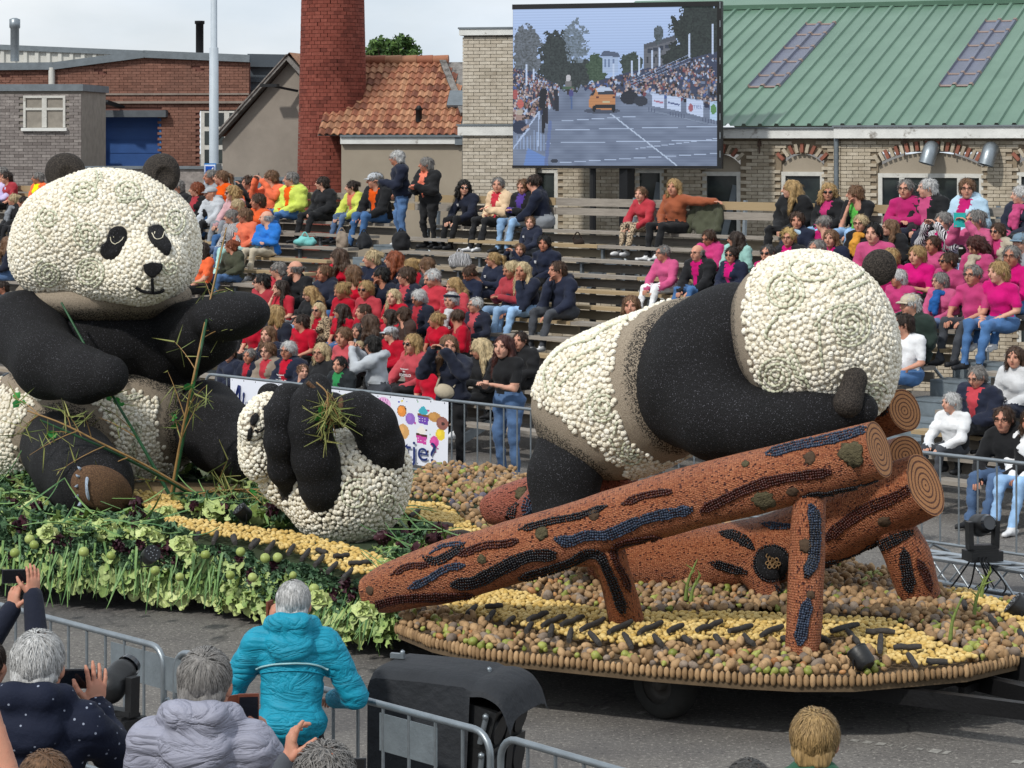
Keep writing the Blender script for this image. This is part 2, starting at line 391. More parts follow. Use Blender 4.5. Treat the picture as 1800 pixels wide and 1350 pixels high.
def glassm():
    s = NB('window_glass'); s.set(.08, 0, .5); o = s.obj(); s.col(s.mix(s.ramp(s.noise(o, 2.2, 5), .4, .7), lin('#20262a'), lin('#39413f'))); return s.m
M_glass = glassm()
def bricks(wall, parent, a0, a1, z0, z1, mat, n_parts=300, skip=lambda a, z: False, bl=.22, bh=.066, keep_y=300, prefer=None, off=0, dep=.05):
    """stretcher bond of single bricks on a mortar face: the best seen ones each an object, the rest one joined part"""
    g = .009; J = MB(); cand = []; proto = None; half = bl / 2
    nr = int((z1 - z0) / bh)
    for r in range(nr):
        z = z0 + (r + .5) * bh; a = a0 + (-half if r % 2 else 0)
        while a < a1 - 1e-6:
            l, h = max(a, a0), min(a + bl, a1); a += bl
            if h - l < .03: continue
            c = (l + h) / 2
            if skip(c, z): continue
            P = wall.P(c, z, off + dep / 2 - .038 + rng.normal() * .0022); q = proj(P)
            full = h - l > bl - 1e-4
            if full and 0 < q[0] < 1800 and 0 < q[1] < keep_y and (prefer is None or prefer(q)): cand.append((P,))
            else: J.box(P, (h - l - g, dep, bh - g), Rm=wall.R)
    random.Random(5).shuffle(cand)
    for i, (P,) in enumerate(cand):
        if i < n_parts:
            if proto is None: proto = MB().box((0, 0, 0), (bl - g, dep, bh - g)).mesh('brick'); proto.materials.append(mat)
            o = bpy.data.objects.new('brick', proto); COL.objects.link(o); o.location = P; o.rotation_euler = (0, rng.normal() * .006, wall.rz); attach(o, parent)
        else: J.box(P, (bl - g, dep, bh - g), Rm=wall.R)
    if J.n: J.build('brickwork', mat, parent, 'stuff')
# ---------------------------------------------------------------- ground
def asphalt():
    s = NB('asphalt'); s.set(.9, 0, .25); o = s.n('ShaderNodeNewGeometry').outputs['Position']
    k = s.mix(s.ramp(s.noise(o, 1.1, 6, .65), .3, .72), lin('#5a5755'), lin('#73706c'))
    v = s.n('ShaderNodeTexVoronoi'); v.inputs['Scale'].default_value = 42; s.l(o, v.inputs['Vector'])
    k = s.mix(s.math('MULTIPLY', s.ramp(s.noise(o, 30, 5, .8), .54, .66), .85), k, lin('#b3aea6'))
    k = s.mix(s.ramp(s.noise(o, 24, 4, .75), .56, .68), k, lin('#353433'))
    w = s.n('ShaderNodeTexNoise'); w.inputs['Scale'].default_value = .23; w.inputs['Detail'].default_value = 5; s.l(o, w.inputs['Vector'])
    d = s.math('ABSOLUTE', s.math('SUBTRACT', w.outputs[0], .52)); k = s.mix(s.math('MULTIPLY', s.ramp(d, .001, .004, (1, 1, 1, 1), (0, 0, 0, 1)), .6), k, lin('#3a3938'))
    k = s.mix(s.math('MULTIPLY', s.ramp(s.noise(o, .35, 4, .6), .5, .62), .45), k, lin('#48474a'))
    s.col(k); s.bump(s.noise(o, 70, 5, .7), .6, .012); return s.m
M_asph = asphalt()
g_ = MB(); n_ = 40; xs = np.linspace(-1, 1, n_) ; xs = np.sign(xs) * np.abs(xs) ** 2.2 * 900
X, Yg = np.meshgrid(xs, xs + 30); gv = np.stack((X, Yg, np.zeros_like(X)), -1).reshape(-1, 3)
gi = (np.arange(n_ - 1)[:, None] * n_ + np.arange(n_ - 1)[None]).ravel()
ground = struct(g_.add(gv, np.stack((gi, gi + 1, gi + n_ + 1, gi + n_), 1)).build('street', M_asph))
# worn white paint line across the asphalt
wl = MB(); a_ = lvl(560, 1180, 0); b_ = lvl(1830, 1345, 0)
for i in range(60):
    t = i / 60; p0 = a_ + (b_ - a_) * t; p1 = a_ + (b_ - a_) * (t + .013 * rng.random())
    if rng.random() < .55:
        d = np.array(((b_ - a_)[1], -(b_ - a_)[0], 0)); d = d / np.linalg.norm(d) * .04 * (.4 + rng.random())
        wl.add([p0 - d + (0, 0, .004), p1 - d + (0, 0, .004), p1 + d + (0, 0, .004), p0 + d + (0, 0, .004)], [(0, 1, 2, 3)], 0, False)
struct(wl.build('road_marking', M('worn_road_paint', '#8f8d88', .9, .4, 30)))
# ---------------------------------------------------------------- buff brick hall with green roof
WB = Wall(1300, 46, .43); WB2 = Wall(1300, 45.6, .43)
hall = thing('brick_hall', 'buff brick hall with arched windows and green ribbed metal roof', 'building', tuple(WB.P(0, 0)))
aL, _ = WB.az(905, 300); aR, _ = WB.az(1478, 300); a2L, _ = WB2.az(1478, 300); a2R, _ = WB2.az(1990, 300)
zt = WB.az(1400, 243)[1]; zt2 = WB2.az(1600, 243)[1]
WIN = []                                        # openings: wall, a0, a1, z0, z1, arch rise
def win(wl_, x0, x1, ytop, zbot, arch=0, ysp=None):
    xm = (x0 + x1) / 2
    WIN.append((wl_, wl_.az(x0, 300)[0], wl_.az(x1, 300)[0], zbot, wl_.az(xm, ytop)[1], arch))
win(WB, 915, 980, 297, .9); win(WB, 1116, 1166, 297, .9); win(WB, 1234, 1301, 302, .9, .2); win(WB, 1373, 1448, 302, .9, .2)
win(WB2, 1543, 1728, 305, .9, .26); win(WB2, 1787, 1880, 303, .9, .2)
def holes(wl_):
    def f(a, z):
        for w in WIN:
            if w[0] is not wl_: continue
            c, hw = (w[1] + w[2]) / 2, (w[2] - w[1]) / 2
            if w[1] - .02 < a < w[2] + .02 and w[3] < z < w[4] + (.0 if not w[5] else .12 + w[5] * max(0, 1 - ((a - c) / hw) ** 2)): return True
            if w[5] and abs(a - c) < hw + .12:
                zc = w[4] + .12 + w[5] * max(0, 1 - ((a - c) / hw) ** 2)
                if zc - .01 < z < zc + .24: return True
        return False
    return f
mb = MB()
for wl_, l, r, t in ((WB, aL, aR + .3, zt), (WB2, a2L, a2R, zt2)):                 # mortar backing with openings
    es = sorted([(w[1], w[2], w[3], w[4] + (w[5] + .12 if w[5] else 0)) for w in WIN if w[0] is wl_]); x = l
    for (c0, c1, z0, z1) in es:
        wl_.slab(mb, x, c0, 0, t, -.3, -.02); wl_.slab(mb, c0, c1, 0, z0, -.3, -.02); wl_.slab(mb, c0, c1, z1, t, -.3, -.02); x = c1
    wl_.slab(mb, x, r, 0, t, -.3, -.02)
mb.build('wall', M_mort_b, hall)
bricks(WB, hall, aL, aR, .0, zt, M_wallb, 150, holes(WB), prefer=lambda q: q[0] > 1275)
bricks(WB2, hall, a2L, a2R, .0, zt2, M_wallb, 150, holes(WB2))
for k, w in enumerate(WIN):
    wl_, a0, a1, z0, z1, ar = w; c, hw = (a0 + a1) / 2, (a1 - a0) / 2
    f = MB(); t = .075
    wl_.slab(f, a0, a1, z1 - t, z1, -.09, -.015); wl_.slab(f, a0, a0 + t, z0, z1 - t, -.09, -.017); wl_.slab(f, a1 - t, a1, z0, z1 - t, -.09, -.017)
    muls = [.23, .78] if hw > .8 else []
    for q in muls: wl_.slab(f, a0 + 2 * hw * q - .05, a0 + 2 * hw * q + .05, z0, z1 - t, -.09, -.019)
    wo = f.build('window', M_wframe, hall)
    p = MB(); ed = [a0 + t] + [a0 + 2 * hw * q for q in muls] + [a1 - t]
    for i in range(len(ed) - 1):
        p = MB(); wl_.slab(p, ed[i], ed[i + 1], z0, z1 - t, -.075, -.065); p.build('pane', M_glass, wo)
        if i == 0 and k in (1, 2): p = MB(); p.beam(wl_.P(a0 + .1, z0 + .5, -.055), wl_.P(a1 - .1, z1 - .25, -.055), .02, .12); p.build('brace', M_zinc, wo)
    if ar:
        N = 14; V = []; u = np.linspace(-1, 1, N)
        for q in u: V += [wl_.P(c + q * hw, z1, -.06), wl_.P(c + q * hw, z1 + .12 + ar * (1 - q * q), -.06)]
        F = [(2 * i, 2 * i + 2, 2 * i + 3, 2 * i + 1) for i in range(N - 1)]
        MB().add(V, F, 0, False).build('arch_infill', M_render2, wo)
        n = max(7, int(2 * hw / .085)); 
        for i in range(n):                      # rowlock arch: red and buff bricks by turns
            q = (i + .5) / n * 2 - 1; zc = z1 + .12 + ar * (1 - q * q); sl = math.atan(-2 * ar * q / hw); P = wl_.P(c + q * (hw + .06), zc + .115, .0)
            b = MB().box((0, 0, 0), (.058, .09, .165)).mesh('arch_brick') if k + i == 2 else bpy.data.meshes.get('arch_brick')
            mm = M_red if i % 2 == 0 and abs(q) < .93 else M_wallb
            o = bpy.data.objects.new('brick', b); COL.objects.link(o)
            if not b.materials: b.materials.append(mm)
            o.material_slots[0].link = 'OBJECT'; o.material_slots[0].material = mm
            o.location = P; o.rotation_euler = (0, -sl * 1.1, wl_.rz); attach(o, hall)
fz = MB()                                       # white fascia boards and pier return
WB.slab(fz, aL, aR + .03, zt, WB.az(1400, 226)[1], -.2, .16); WB2.slab(fz, a2L - .08, a2R, zt2, WB2.az(1600, 223)[1], -.6, .18)
fz.build('fascia', M_white, hall)
gu = MB(); WB.slab(gu, aL, aR + .03, WB.az(1400, 226)[1], WB.az(1400, 223.5)[1], -.2, .2); WB2.slab(gu, a2L - .1, a2R, WB2.az(1600, 223)[1], WB2.az(1600, 220)[1], -.6, .22)
gu.build('gutter', M_zinc, hall)
dp = MB(); q = WB2.P(a2L - .06, 0, .08); dp.tube([q + (0, 0, 0), q + (0, 0, zt2)], .045); dp.build('downpipe', M_zinc, hall)
for x in (1335,): mb = MB(); p = WB.p(x, 243, .03); mb.tube([p, p - (0, 0, .28)], .015, 6); mb.box(p - (0, 0, .1), (.07, .03, .1), WB.rz); mb.build('wall_anchor', M('rusty_iron', '#5a4a40', .9, .4, 20), hall)
for x in (1590, 1678): mb = MB(); p = WB2.p(x, 238, .03); mb.tube([p, p - (0, 0, .38)], .014, 6); mb.box(p - (0, 0, .1), (.06, .03, .1), WB2.rz); mb.build('wall_anchor', M('rusty_iron', '#5a4a40'), hall)
for x, y in ((1640, 262), (1744, 264)):         # galvanised duct elbows
    p = WB2.p(x, y, 0); mb = MB(); ax = WB2.n
    P = spline(np.array([p - ax * .05, p + ax * .1 + (0, 0, .02), p + ax * .25 - (0, 0, .06), p + ax * .28 - (0, 0, .26) - np.array((.05, 0, 0))]), 9)
    mb.tube(P, [.12, .125, .13, .135, .135, .135, .135, .138, .14], 16, cap=False); mb.tube(P[:4] * 1, .126, 16)
    mb.build('vent_duct', M_steel, hall)
# green ribbed roof: trapezoid profile swept up the slope
def roofm():
    s = NB('green_coated_steel'); s.set(.45, 0, .45); o = s.obj()
    k = s.mix(s.ramp(s.noise(o, .9, 6, .65), .3, .75), lin('#557262'), lin('#658271')); k = s.mix(s.ramp(s.noise(o, 26, 5, .8), .66, .72), k, lin('#9fb8a4')); s.col(k); return s.m
M_roof = roofm(); PITCH = R(19.5); nb_ = -WB.n
e0 = WB.P(0, WB.az(1400, 224)[1] + .03, .12)
up = nb_ * math.cos(PITCH) + np.array((0, 0, math.sin(PITCH))); nrm = np.cross(WB.u, up); nrm = nrm if nrm[2] > 0 else -nrm
def roofpt(x, y):
    d = np.array(((x - 900) / FPX, 1, -(y - HOR) / FPX)); o = np.array((0, 0, CH)); t = ((e0 - o) @ nrm) / (d @ nrm); P = o + t * d; return (P - e0) @ WB.u, (P - e0) @ up
RR = roofpt(1280, 13)[1]
aa, lift = [], []
a = aL - .3
while a < a2R + 1.0:
    for d, h in ((0, 0), (.215, 0), (.235, .045), (.29, .045), (.31, 0)): aa.append(a + d); lift.append(h)
    a += .31 + .0001
aa, lift = np.array(aa), np.array(lift); NS = 2; V = []
for r_ in (0, RR): V.append(e0 + aa[:, None] * WB.u + r_ * up + lift[:, None] * nrm)
n = len(aa); F = np.stack((np.arange(n - 1), np.arange(1, n), n + np.arange(1, n), n + np.arange(n - 1)), 1)
roof = MB().add(np.vstack(V), F, 0, False).build('roof', M_roof, hall)
# back slope so that the hall is closed
dn = nb_ * math.cos(PITCH) - np.array((0, 0, math.sin(PITCH)))
V = [e0 + aa[[0, -1]][:, None] * WB.u + RR * up + .0 * nrm, e0 + aa[[0, -1]][:, None] * WB.u + RR * up + RR * dn]
MB().add(np.vstack(V), [(0, 1, 3, 2)], 0, False).build('rear_roof', M_roof, hall)
rc = MB(); rc.beam(e0 + aa[0] * WB.u + RR * up + .07 * nrm, e0 + aa[-1] * WB.u + RR * up + .07 * nrm, .5, .1, up=tuple(nrm)); rc.build('ridge_cap', M_roof, roof)
M_sky1 = M('translucent_skylight', '#4f5468', .3, .25, 3, spec=.6); M_skb = M('skylight_batten', '#85736c', .6, .2, 6)
for bx0, bx1, by, ty in ((1312, 1372, 154, 44), (1650, 1716, 152, 38)):
    a0, r0 = roofpt(bx0, by); a1, _ = roofpt(bx1, by); _, r1 = roofpt(bx0 + 88, ty)
    m_ = (aa >= a0) & (aa <= a1); ab = aa[m_]; lb = lift[m_] + .012; sk = None
    V = np.vstack([e0 + ab[:, None] * WB.u + r_ * up + lb[:, None] * nrm for r_ in (r0, r1)]); n = len(ab)
    sk = MB().add(V, np.stack((np.arange(n - 1), np.arange(1, n), n + np.arange(1, n), n + np.arange(n - 1)), 1), 0, False).build('skylight', M_sky1, roof)
    for q in (.0, .17, .38, .6, .82, .995):
        V = np.vstack([e0 + ab[:, None] * WB.u + r_ * up + (lb + .006)[:, None] * nrm for r_ in (r0 + (r1 - r0) * q - .05, r0 + (r1 - r0) * q + .05)])
        MB().add(V, np.stack((np.arange(n - 1), np.arange(1, n), n + np.arange(1, n), n + np.arange(n - 1)), 1), 0, False).build('batten', M_skb, sk)
# ---------------------------------------------------------------- cream brick tower beside the screen
WT = Wall(856, 47.6, .2); a0, _ = WT.az(813, 200); a1, _ = WT.az(905, 200); a1 += .4; z0t = WT.az(856, 62)[1]; zb1, zb0 = WT.az(856, 221)[1], WT.az(856, 238)[1]
tw = thing('brick_tower', 'tall cream brick tower with white cornice beside the video screen', 'tower', tuple(WT.P(a0, 0)))
b = MB(); WT.slab(b, a0 + .02, a1, 0, z0t, -2.2, -.02); b.build('wall', M_mort_g, tw)
bricks(WT, tw, a0, a1, 0, z0t, M_tower, 300, lambda a, z: zb0 < z < zb1)
WS = Wall(813, WT.p(813, 200)[1] + .02, -8.)   # side return, seen edge on
b = MB(); WT.slab(b, a0 - .05, a1, z0t, WT.az(856, 51)[1], -2.3, .08); b.build('cornice', M_white, tw); b = MB(); WT.slab(b, a0 - .08, a1, zb0, zb1, -2.2, .07); b.build('band', M_white, tw)
b = MB(); WT.slab(b, a0 - .07, a1, WT.az(856, 51)[1], WT.az(856, 48)[1], -2.32, .1); WT.slab(b, a0 - .1, a1, zb1, zb1 + .03, -.05, .09); b.build('coping', M_zinc, tw)
# ---------------------------------------------------------------- round red chimney
chim = thing('factory_chimney', 'tall round red brick factory chimney', 'chimney', tuple(px(585, 300, 56) * (1, 1, 0)))
cc = px(585, 300, 56); CX, CY = cc[0], cc[1]
def crad(z): return .80 - .0225 * (z - 3.0)
b = MB(); zz = np.linspace(0, 13, 14); b.tube([(CX, CY, z) for z in zz], [crad(z) - .035 for z in zz], 40); b.build('shaft', M_mort_r, chim)
J = MB(); cand = []; bh = .082
for r_ in range(int(13 / bh)):
    z = (r_ + .5) * bh; rad = crad(z); nb2 = 30
    for i in range(nb2):
        th = (i + (.5 if r_ % 2 else 0)) / nb2 * 2 * np.pi + rng.normal() * .006
        P = np.array((CX + math.sin(th) * (rad - .03), CY - math.cos(th) * (rad - .03), z)) ; cand.append((P, th, rad, math.cos(th)))
mesh_b = None; k = 0; order = sorted(range(len(cand)), key=lambda i: (0 if (0 < proj(cand[i][0])[1] < 310 and cand[i][3] > .35) else 1, (i * 7919) % 1000))
for r_, i in enumerate(order):
    P, th, rad, cz = cand[i]; w = 2 * math.pi * rad / 30 - .008
    if r_ < 300:
        if mesh_b is None: mesh_b = MB().box((0, 0, 0), (1, .07, bh - .008)).mesh('brick'); mesh_b.materials.append(M_chim)
        o = bpy.data.objects.new('brick', mesh_b); COL.objects.link(o); o.location = P; o.rotation_euler = (0, 0, th); o.scale = (w, 1, 1); attach(o, chim)
    else: J.box(P, (w, .07, bh - .008), th)
J.build('brickwork', M_chim, chim, 'stuff')
# ---------------------------------------------------------------- rendered house with orange tiles
WH = Wall(720, 54.5, .12)
hs = thing('rendered_house', 'low rendered house with an orange pantile roof beside the chimney', 'house', tuple(WH.p(720, 500) * (1, 1, 0)))
a0, _ = WH.az(600, 250); a1, _ = WH.az(812, 250); zf0, zf1 = WH.az(720, 253)[1], WH.az(720, 241)[1]
b = MB(); WH.slab(b, a0, a1, 0, zf0, -4.5, 0); b.build('wall', M_render2, hs)
b = MB(); WH.slab(b, a0, WH.az(801, 250)[0], zf0, zf1, -.1, .12); b.build('fascia', M_white, hs)
b = MB(); WH.slab(b, a0, a1, zf1, zf1 + .05, -.1, .17); WH.slab(b, WH.az(801, 250)[0], a1 + .02, zf0 - .02, zf1, -.1, .13); b.build('gutter', M_zinc, hs)
def tilem():
    s = NB('orange_pantile'); s.set(.75, 0, .3); r = isl(s); o = s.n('ShaderNodeNewGeometry').outputs['Position']
    k = s.mix(s.ramp(r, .1, .9), lin('#8f5b46'), lin('#b28768')); k = s.mix(s.ramp(r, .8, .86), k, lin('#74493a')); k = s.mix(s.ramp(s.noise(o, 3, 6, .7), .52, .8), k, lin('#6b4334')); s.col(k); s.bump(s.noise(o, 40, 4), .3); return s.m
M_tile = tilem(); tp = R(34); th_ = WH.az(720, 240)[1] + .04; e1 = WH.P(0, th_, .16); upt = -WH.n * math.cos(tp) + np.array((0, 0, math.sin(tp))); nt_ = np.cross(WH.u, upt); nt_ = nt_ if nt_[2] > 0 else -nt_
rows, tw_, tl = 12, .155, .25
rf = MB(); V = [e1 + a * WH.u + r_ * upt - .03 * nt_ for r_ in (0, rows * tl) for a in (a0 - .5, a1)]; rf.add(V, [(0, 1, 3, 2)], 0, False); rfo = rf.build('roof', M_barge, hs)
u_ = np.linspace(0, 1, 6); prof = .028 * np.sin(u_ * 2 * np.pi - .6)
tv = np.vstack([np.stack((u_ * tw_ * 1.06, np.full(6, yy), prof + dz), 1) for yy, dz in ((-.01, .032), (tl * 1.06, 0.0), (-.012, .014))])
tf = [(i, i + 1, 7 + i, 6 + i) for i in range(5)] + [(12 + i, 13 + i, i + 1, i) for i in range(5)]
proto_t = MB().add(tv, tf, 0, False).mesh('tile'); proto_t.materials.append(M_tile); J = MB(); RB = np.stack((WH.u, upt, nt_), 1); cand = []
for r_ in range(rows):
    lim = a1 - .02 - max(0, (r_ - 5) * .0)
    for i in range(int((a1 - a0 + .5) / tw_)):
        a = a0 - .5 + i * tw_; P = e1 + a * WH.u + r_ * tl * upt + nt_ * rng.normal() * .004; q = proj(P)
        hip = WH.az(812, 200)[0] - max(0, r_ - 3) * .085
        if a > hip: continue
        if 640 < q[0] < 812 and len(cand) < 300: cand.append(P)
        else: J.add(tv @ RB.T + P, tf, 0, False)
eu = Matrix(RB.tolist()).to_euler()
for P in cand: o = bpy.data.objects.new('tile', proto_t); COL.objects.link(o); o.location = P; o.rotation_euler = eu; attach(o, rfo)
J.build('tiling', M_tile, rfo, 'stuff')
b = MB(); top = e1 + rows * tl * upt + .03 * nt_
for i in range(40):
    a = a0 - .5 + i * .36
    if a < WH.az(812, 200)[0] - .9: b.tube([top + a * WH.u, top + (a + .37) * WH.u], [.1, .115], 8)
b.build('ridge_tile', M_tile, rfo, 'stuff')
b = MB(); p = e1 + WH.az(733, 230)[0] * WH.u + .5 * upt; b.tube([p, p + (0, 0, .25), p + (0, 0, .26), p + (0, 0, .36)], [.07, .07, .1, .03], 12); b.build('roof_vent', M_black, hs)
b = MB(); q0 = e1 + (WH.az(812, 230)[0] - .25) * WH.u + 1.3 * upt + .08 * nt_; b.box(q0, (.35, .06, .6), Rm=np.stack((WH.u, nt_, upt), 1)); b.build('roof_window', M_zinc, hs)
b = MB(); h0 = WH.az(812, 200)[0]; 
b.beam(e1 + (h0 - .02) * WH.u + 3 * tl * upt + .05 * nt_, e1 + (h0 - .78) * WH.u + rows * tl * upt + .05 * nt_, .14, .08, up=tuple(nt_)); b.build('verge_board', M_barge, hs)
# ---------------------------------------------------------------- gable house in grey render
WG = Wall(460, 58, .25)
gh = thing('gable_house', 'grey rendered gable end with weathered bargeboards left of the chimney', 'house', tuple(WG.p(460, 400) * (1, 1, 0)))
gp = [(391, 246), (391, 700), (545, 700), (545, 140), (508, 110)]
V = [WG.p(x, y) if y < 650 else WG.p(x, 250) * (1, 1, 0) for x, y in gp]; Vb = [v - WG.n * 7 for v in V]
b = MB(); n = len(V); b.add(np.array(V + Vb), [(i, (i + 1) % n, n + (i + 1) % n, n + i) for i in range(n)][::-1], 0, False); 
b.add(np.array([V[0], V[1], V[2], V[3]]), [(0, 1, 2, 3)], 0, False); b.add(np.array([V[0], V[3], V[4]]), [(0, 1, 2)], 0, False); b.build('wall', M_render, gh)
b = MB(); b.beam(WG.p(379, 243, .12), WG.p(509, 98, .12), .1, .3, up=tuple(WG.n)); b.beam(WG.p(505, 98, .12), WG.p(545, 142, .12), .1, .3, up=tuple(WG.n)); b.build('bargeboard', M_barge, gh)
ra = [WG.p(376, 240, .3), WG.p(508, 92, .3)]; b = MB(); b.add([ra[0], ra[1], ra[1] - WG.n * 7, ra[0] - WG.n * 7], [(0, 1, 2, 3)], 0, False); b.add([ra[1], WG.p(549, 142, .3), WG.p(549, 142, .3) - WG.n * 7, ra[1] - WG.n * 7], [(0, 1, 2, 3)], 0, False); b.build('roof', M_tile, gh)
b = MB(); p = WG.p(523, 160, .1); b.beam(p, p + WG.n * .5 - WG.u * .5 + (0, 0, .12), .08, .05); b.box(p + WG.n * .5 - WG.u * .5 + (0, 0, .12), (.4, .2, .07), WG.rz); b.build('wall_lamp', M_black, gh)
fw = MB(); a0, z1 = WG.az(411, 311); a1, z0 = WG.az(545, 345); WG.slab(fw, a0, a1, z0, z1, -.05, .03); fo = fw.build('window', M_zinc, gh)
for i in range(3): p = MB(); WG.slab(p, a0 + .06 + i * (a1 - a0) / 3, a0 + (i + 1) * (a1 - a0) / 3 - .04, z0 + .06, z1 - .08, .0, .036); p.build('pane', M_glass, fo)
# ---------------------------------------------------------------- orange-red brick works hall with blue door
WR = Wall(300, 68, .10)
rh = thing('brick_works', 'long orange-red brick works with grey parapet and blue roller door', 'building', tuple(WR.p(300, 400) * (1, 1, 0)))
pts = [(-120, 118), (95, 116), (255, 95), (440, 103)]
aD0, _ = WR.az(163, 240); aD1, _ = WR.az(283, 240); zD = WR.az(220, 205)[1]
b = MB(); V = [WR.p(x, y, -.03) for x, y in pts]; G = [v * (1, 1, 0) for v in V]; n = 4
xs_ = [-120, 95, 163, 255, 283, 351, 440]
for i in range(6):
    x0, x1 = xs_[i], xs_[i + 1]; y0, y1 = np.interp([x0, x1], [q[0] for q in pts], [q[1] for q in pts]); t0, t1 = WR.p(x0, y0, -.03), WR.p(x1, y1, -.03)
    zl = zD if 163 <= x0 < 283 else (WR.az(395, 195)[1] if x0 == 351 else 0)
    b.add([t0 * (1, 1, 0) + (0, 0, zl), t1 * (1, 1, 0) + (0, 0, zl), t1, t0], [(0, 1, 2, 3)], 0, False)
b.build('wall', M_mort_r, rh)
ztop = max(v[2] for v in V); aA, aB = WR.az(-100, 200)[0], WR.az(438, 200)[0]
def rskip(a, z):
    q = proj(WR.P(a, z)); yl = np.interp(q[0], [p[0] for p in pts], [p[1] for p in pts])
    if q[1] < yl + 5 or q[1] > 300 or (q[0] < 132 and q[1] > 165): return True
    if 150 < q[0] < 295 and 192 < q[1] < 205: return True
    if 162 < q[0] < 283 and q[1] > 190: return True
    if 351 < q[0] < 440 and q[1] > 194: return True
    for vx, vy in ((10, 133), (175, 125), (347, 121)):
        if math.hypot(q[0] - vx, q[1] - vy) < 7: return True
    return False
bricks(WR, rh, aA, aB, WR.az(200, 300)[1], ztop, M_hall, 0, rskip, bl=.235, bh=.075)
b = MB()
for i in range(3): b.beam(WR.p(*pts[i], .04), WR.p(*pts[i + 1], .04), .22, .2, up=(0, 0, 1))
b.build('parapet', M_zinc, rh)
b = MB(); WR.slab(b, WR.az(151, 200)[0], WR.az(295, 200)[0], WR.az(220, 206)[1], WR.az(220, 194)[1], -.05, .25); b.build('lintel', M('grey_lintel', '#565b60', .8, .2, 4), rh)
b = MB(); WR.slab(b, aD0, aD1, 0, zD, -.5, -.42); d_ = b.build('door', M('blue_roller_door', '#2c4f87', .5, .1, 3), rh)
b = MB(); WR.slab(b, aD0, aD0 + .12, 0, zD, -.42, -.02); WR.slab(b, aD1 - .05, aD1, 0, zD, -.42, -.02); b.build('door_jamb', M('bright_blue_jamb', '#2d6aa8', .5, .1, 3), rh)  # jambs in a brighter blue than the door
for i in range(14): b = MB(); z = .1 + i * zD / 14; WR.slab(b, aD0 + .12, aD1 - .05, z, z + zD / 14 - .02, -.43, -.405); b.build('slat', M('blue_roller_door', '#2c4f87'), d_)
b = MB(); WR.slab(b, aA, aB, WR.az(250, 167)[1], WR.az(250, 164)[1], 0, .05); WR.slab(b, WR.az(145, 180)[0], aB, WR.az(250, 182)[1], WR.az(250, 178)[1], 0, .1); b.build('string_course', M('grey_stone_band', '#847a72', .9, .2, 5), rh)
for vx, vy in ((10, 133), (175, 125), (347, 121)):
    b = MB(); p = WR.p(vx, vy, 0); b.tube([p - WR.n * .25, p + WR.n * .02], .2, 18, cap=False); b.tube([p - WR.n * .27, p - WR.n * .22], .19, 18); b.build('vent_hole', M('sooty_iron', '#3b2a25', .9, .3, 10), rh)
b = MB(); a0, z1 = WR.az(353, 195); a1, _ = WR.az(440, 195); z0 = WR.az(395, 292)[1]; WR.slab(b, a0, a1, z0, z1, -.1, -.02); wo = b.build('window', M_wframe, rh)
for i in range(2):
    for j in range(3): p = MB(); WR.slab(p, a0 + .1 + i * (a1 - a0) / 2, a0 + (i + 1) * (a1 - a0) / 2 - .05, z0 + .08 + j * (z1 - z0) / 3, z0 + (j + 1) * (z1 - z0) / 3 - .05, -.09, -.008); p.build('pane', M_glass, wo)
b = MB(); p = WR.p(213, 188, .1); b.beam(p, p + WR.n * .6 - WR.u * .3 + (0, 0, .15), .25, .06); b.build('wall_lamp', M_black, rh)
b = MB(); p = WR.p(91, 122, .08); b.tube([p + (0, 0, .05), p * (1, 1, 0) + (0, 0, 3)], .09, 10); b.build('downpipe', M_wframe, rh)
b = MB(); c = WR.p(351, 100, -1.5); b.tube([c, c + (0, 0, .9), c + (0, 0, .92), c + (0, 0, 1.0)], [.11, .11, .14, .14], 10); b.build('flue', M_black, rh)
b = MB(); p0, p1 = WR.p(436, 112, -.6), WR.p(545, 114, -.6); b.add([p0 * (1, 1, 0), p1 * (1, 1, 0), p1, p0], [(0, 1, 2, 3)], 0, False); b.beam(WR.p(436, 106, -.5), WR.p(545, 108, -.5), .2, .35)
for i in range(7): q = -i * .22 - .45; b.beam(p0 + (0, 0, q) + WR.n * .03, p1 + (0, 0, q) + WR.n * .03, .05, .1)
b.build('metal_cladding', M('dark_grey_cladding', '#434b53', .5, .1, 3), rh)
# air conditioner on the wall
ac = thing('air_conditioner', 'white air conditioner outdoor unit beside the blue door', 'air conditioner', tuple(WR.p(158, 275, .1)))
b = MB(); p = WR.p(158, 275, .35); b.box(p, (.62, .4, .84), WR.rz); b.build('casing', M('off_white_casing', '#a9adaf', .5, .1, 5), ac)
for i in range(9): g = MB(); g.box(p + WR.n * .21 + WR.u * .1 + (0, 0, -.33 + i * .08), (.3, .02, .025), WR.rz); g.build('grille_bar', M_black, ac)
# ribbed pale warehouse strip far behind
WW = Wall(100, 95, .12); ws = thing('ribbed_warehouse', 'pale ribbed metal warehouse wall rising behind the brick works', 'building', tuple(WW.p(100, 300) * (1, 1, 0)))
b = MB(); a = WW.az(-150, 90)[0]; ae = WW.az(262, 90)[0]; V = []
while a < ae:
    V += [(a, 0), (a + .22, 0), (a + .27, .09), (a + .4, .09)]; a += .45
V = np.array(V); zl, zr = WW.az(0, 83)[1], WW.az(240, 93)[1]; al, ar_ = WW.az(0, 83)[0], WW.az(240, 93)[0]
zt_ = zl + (V[:, 0] - al) / (ar_ - al) * (zr - zl)
VV = np.vstack(([WW.P(q[0], 0, q[1]) for q in V], [WW.P(q[0], z, q[1]) for q, z in zip(V, zt_)])); n = len(V); i = np.arange(n - 1)
b.add(VV, np.stack((i, i + 1, n + i + 1, n + i), 1), 0, False); b.build('cladding', M('pale_ribbed_steel', '#c3c3bd', .5, .1, 2), ws)
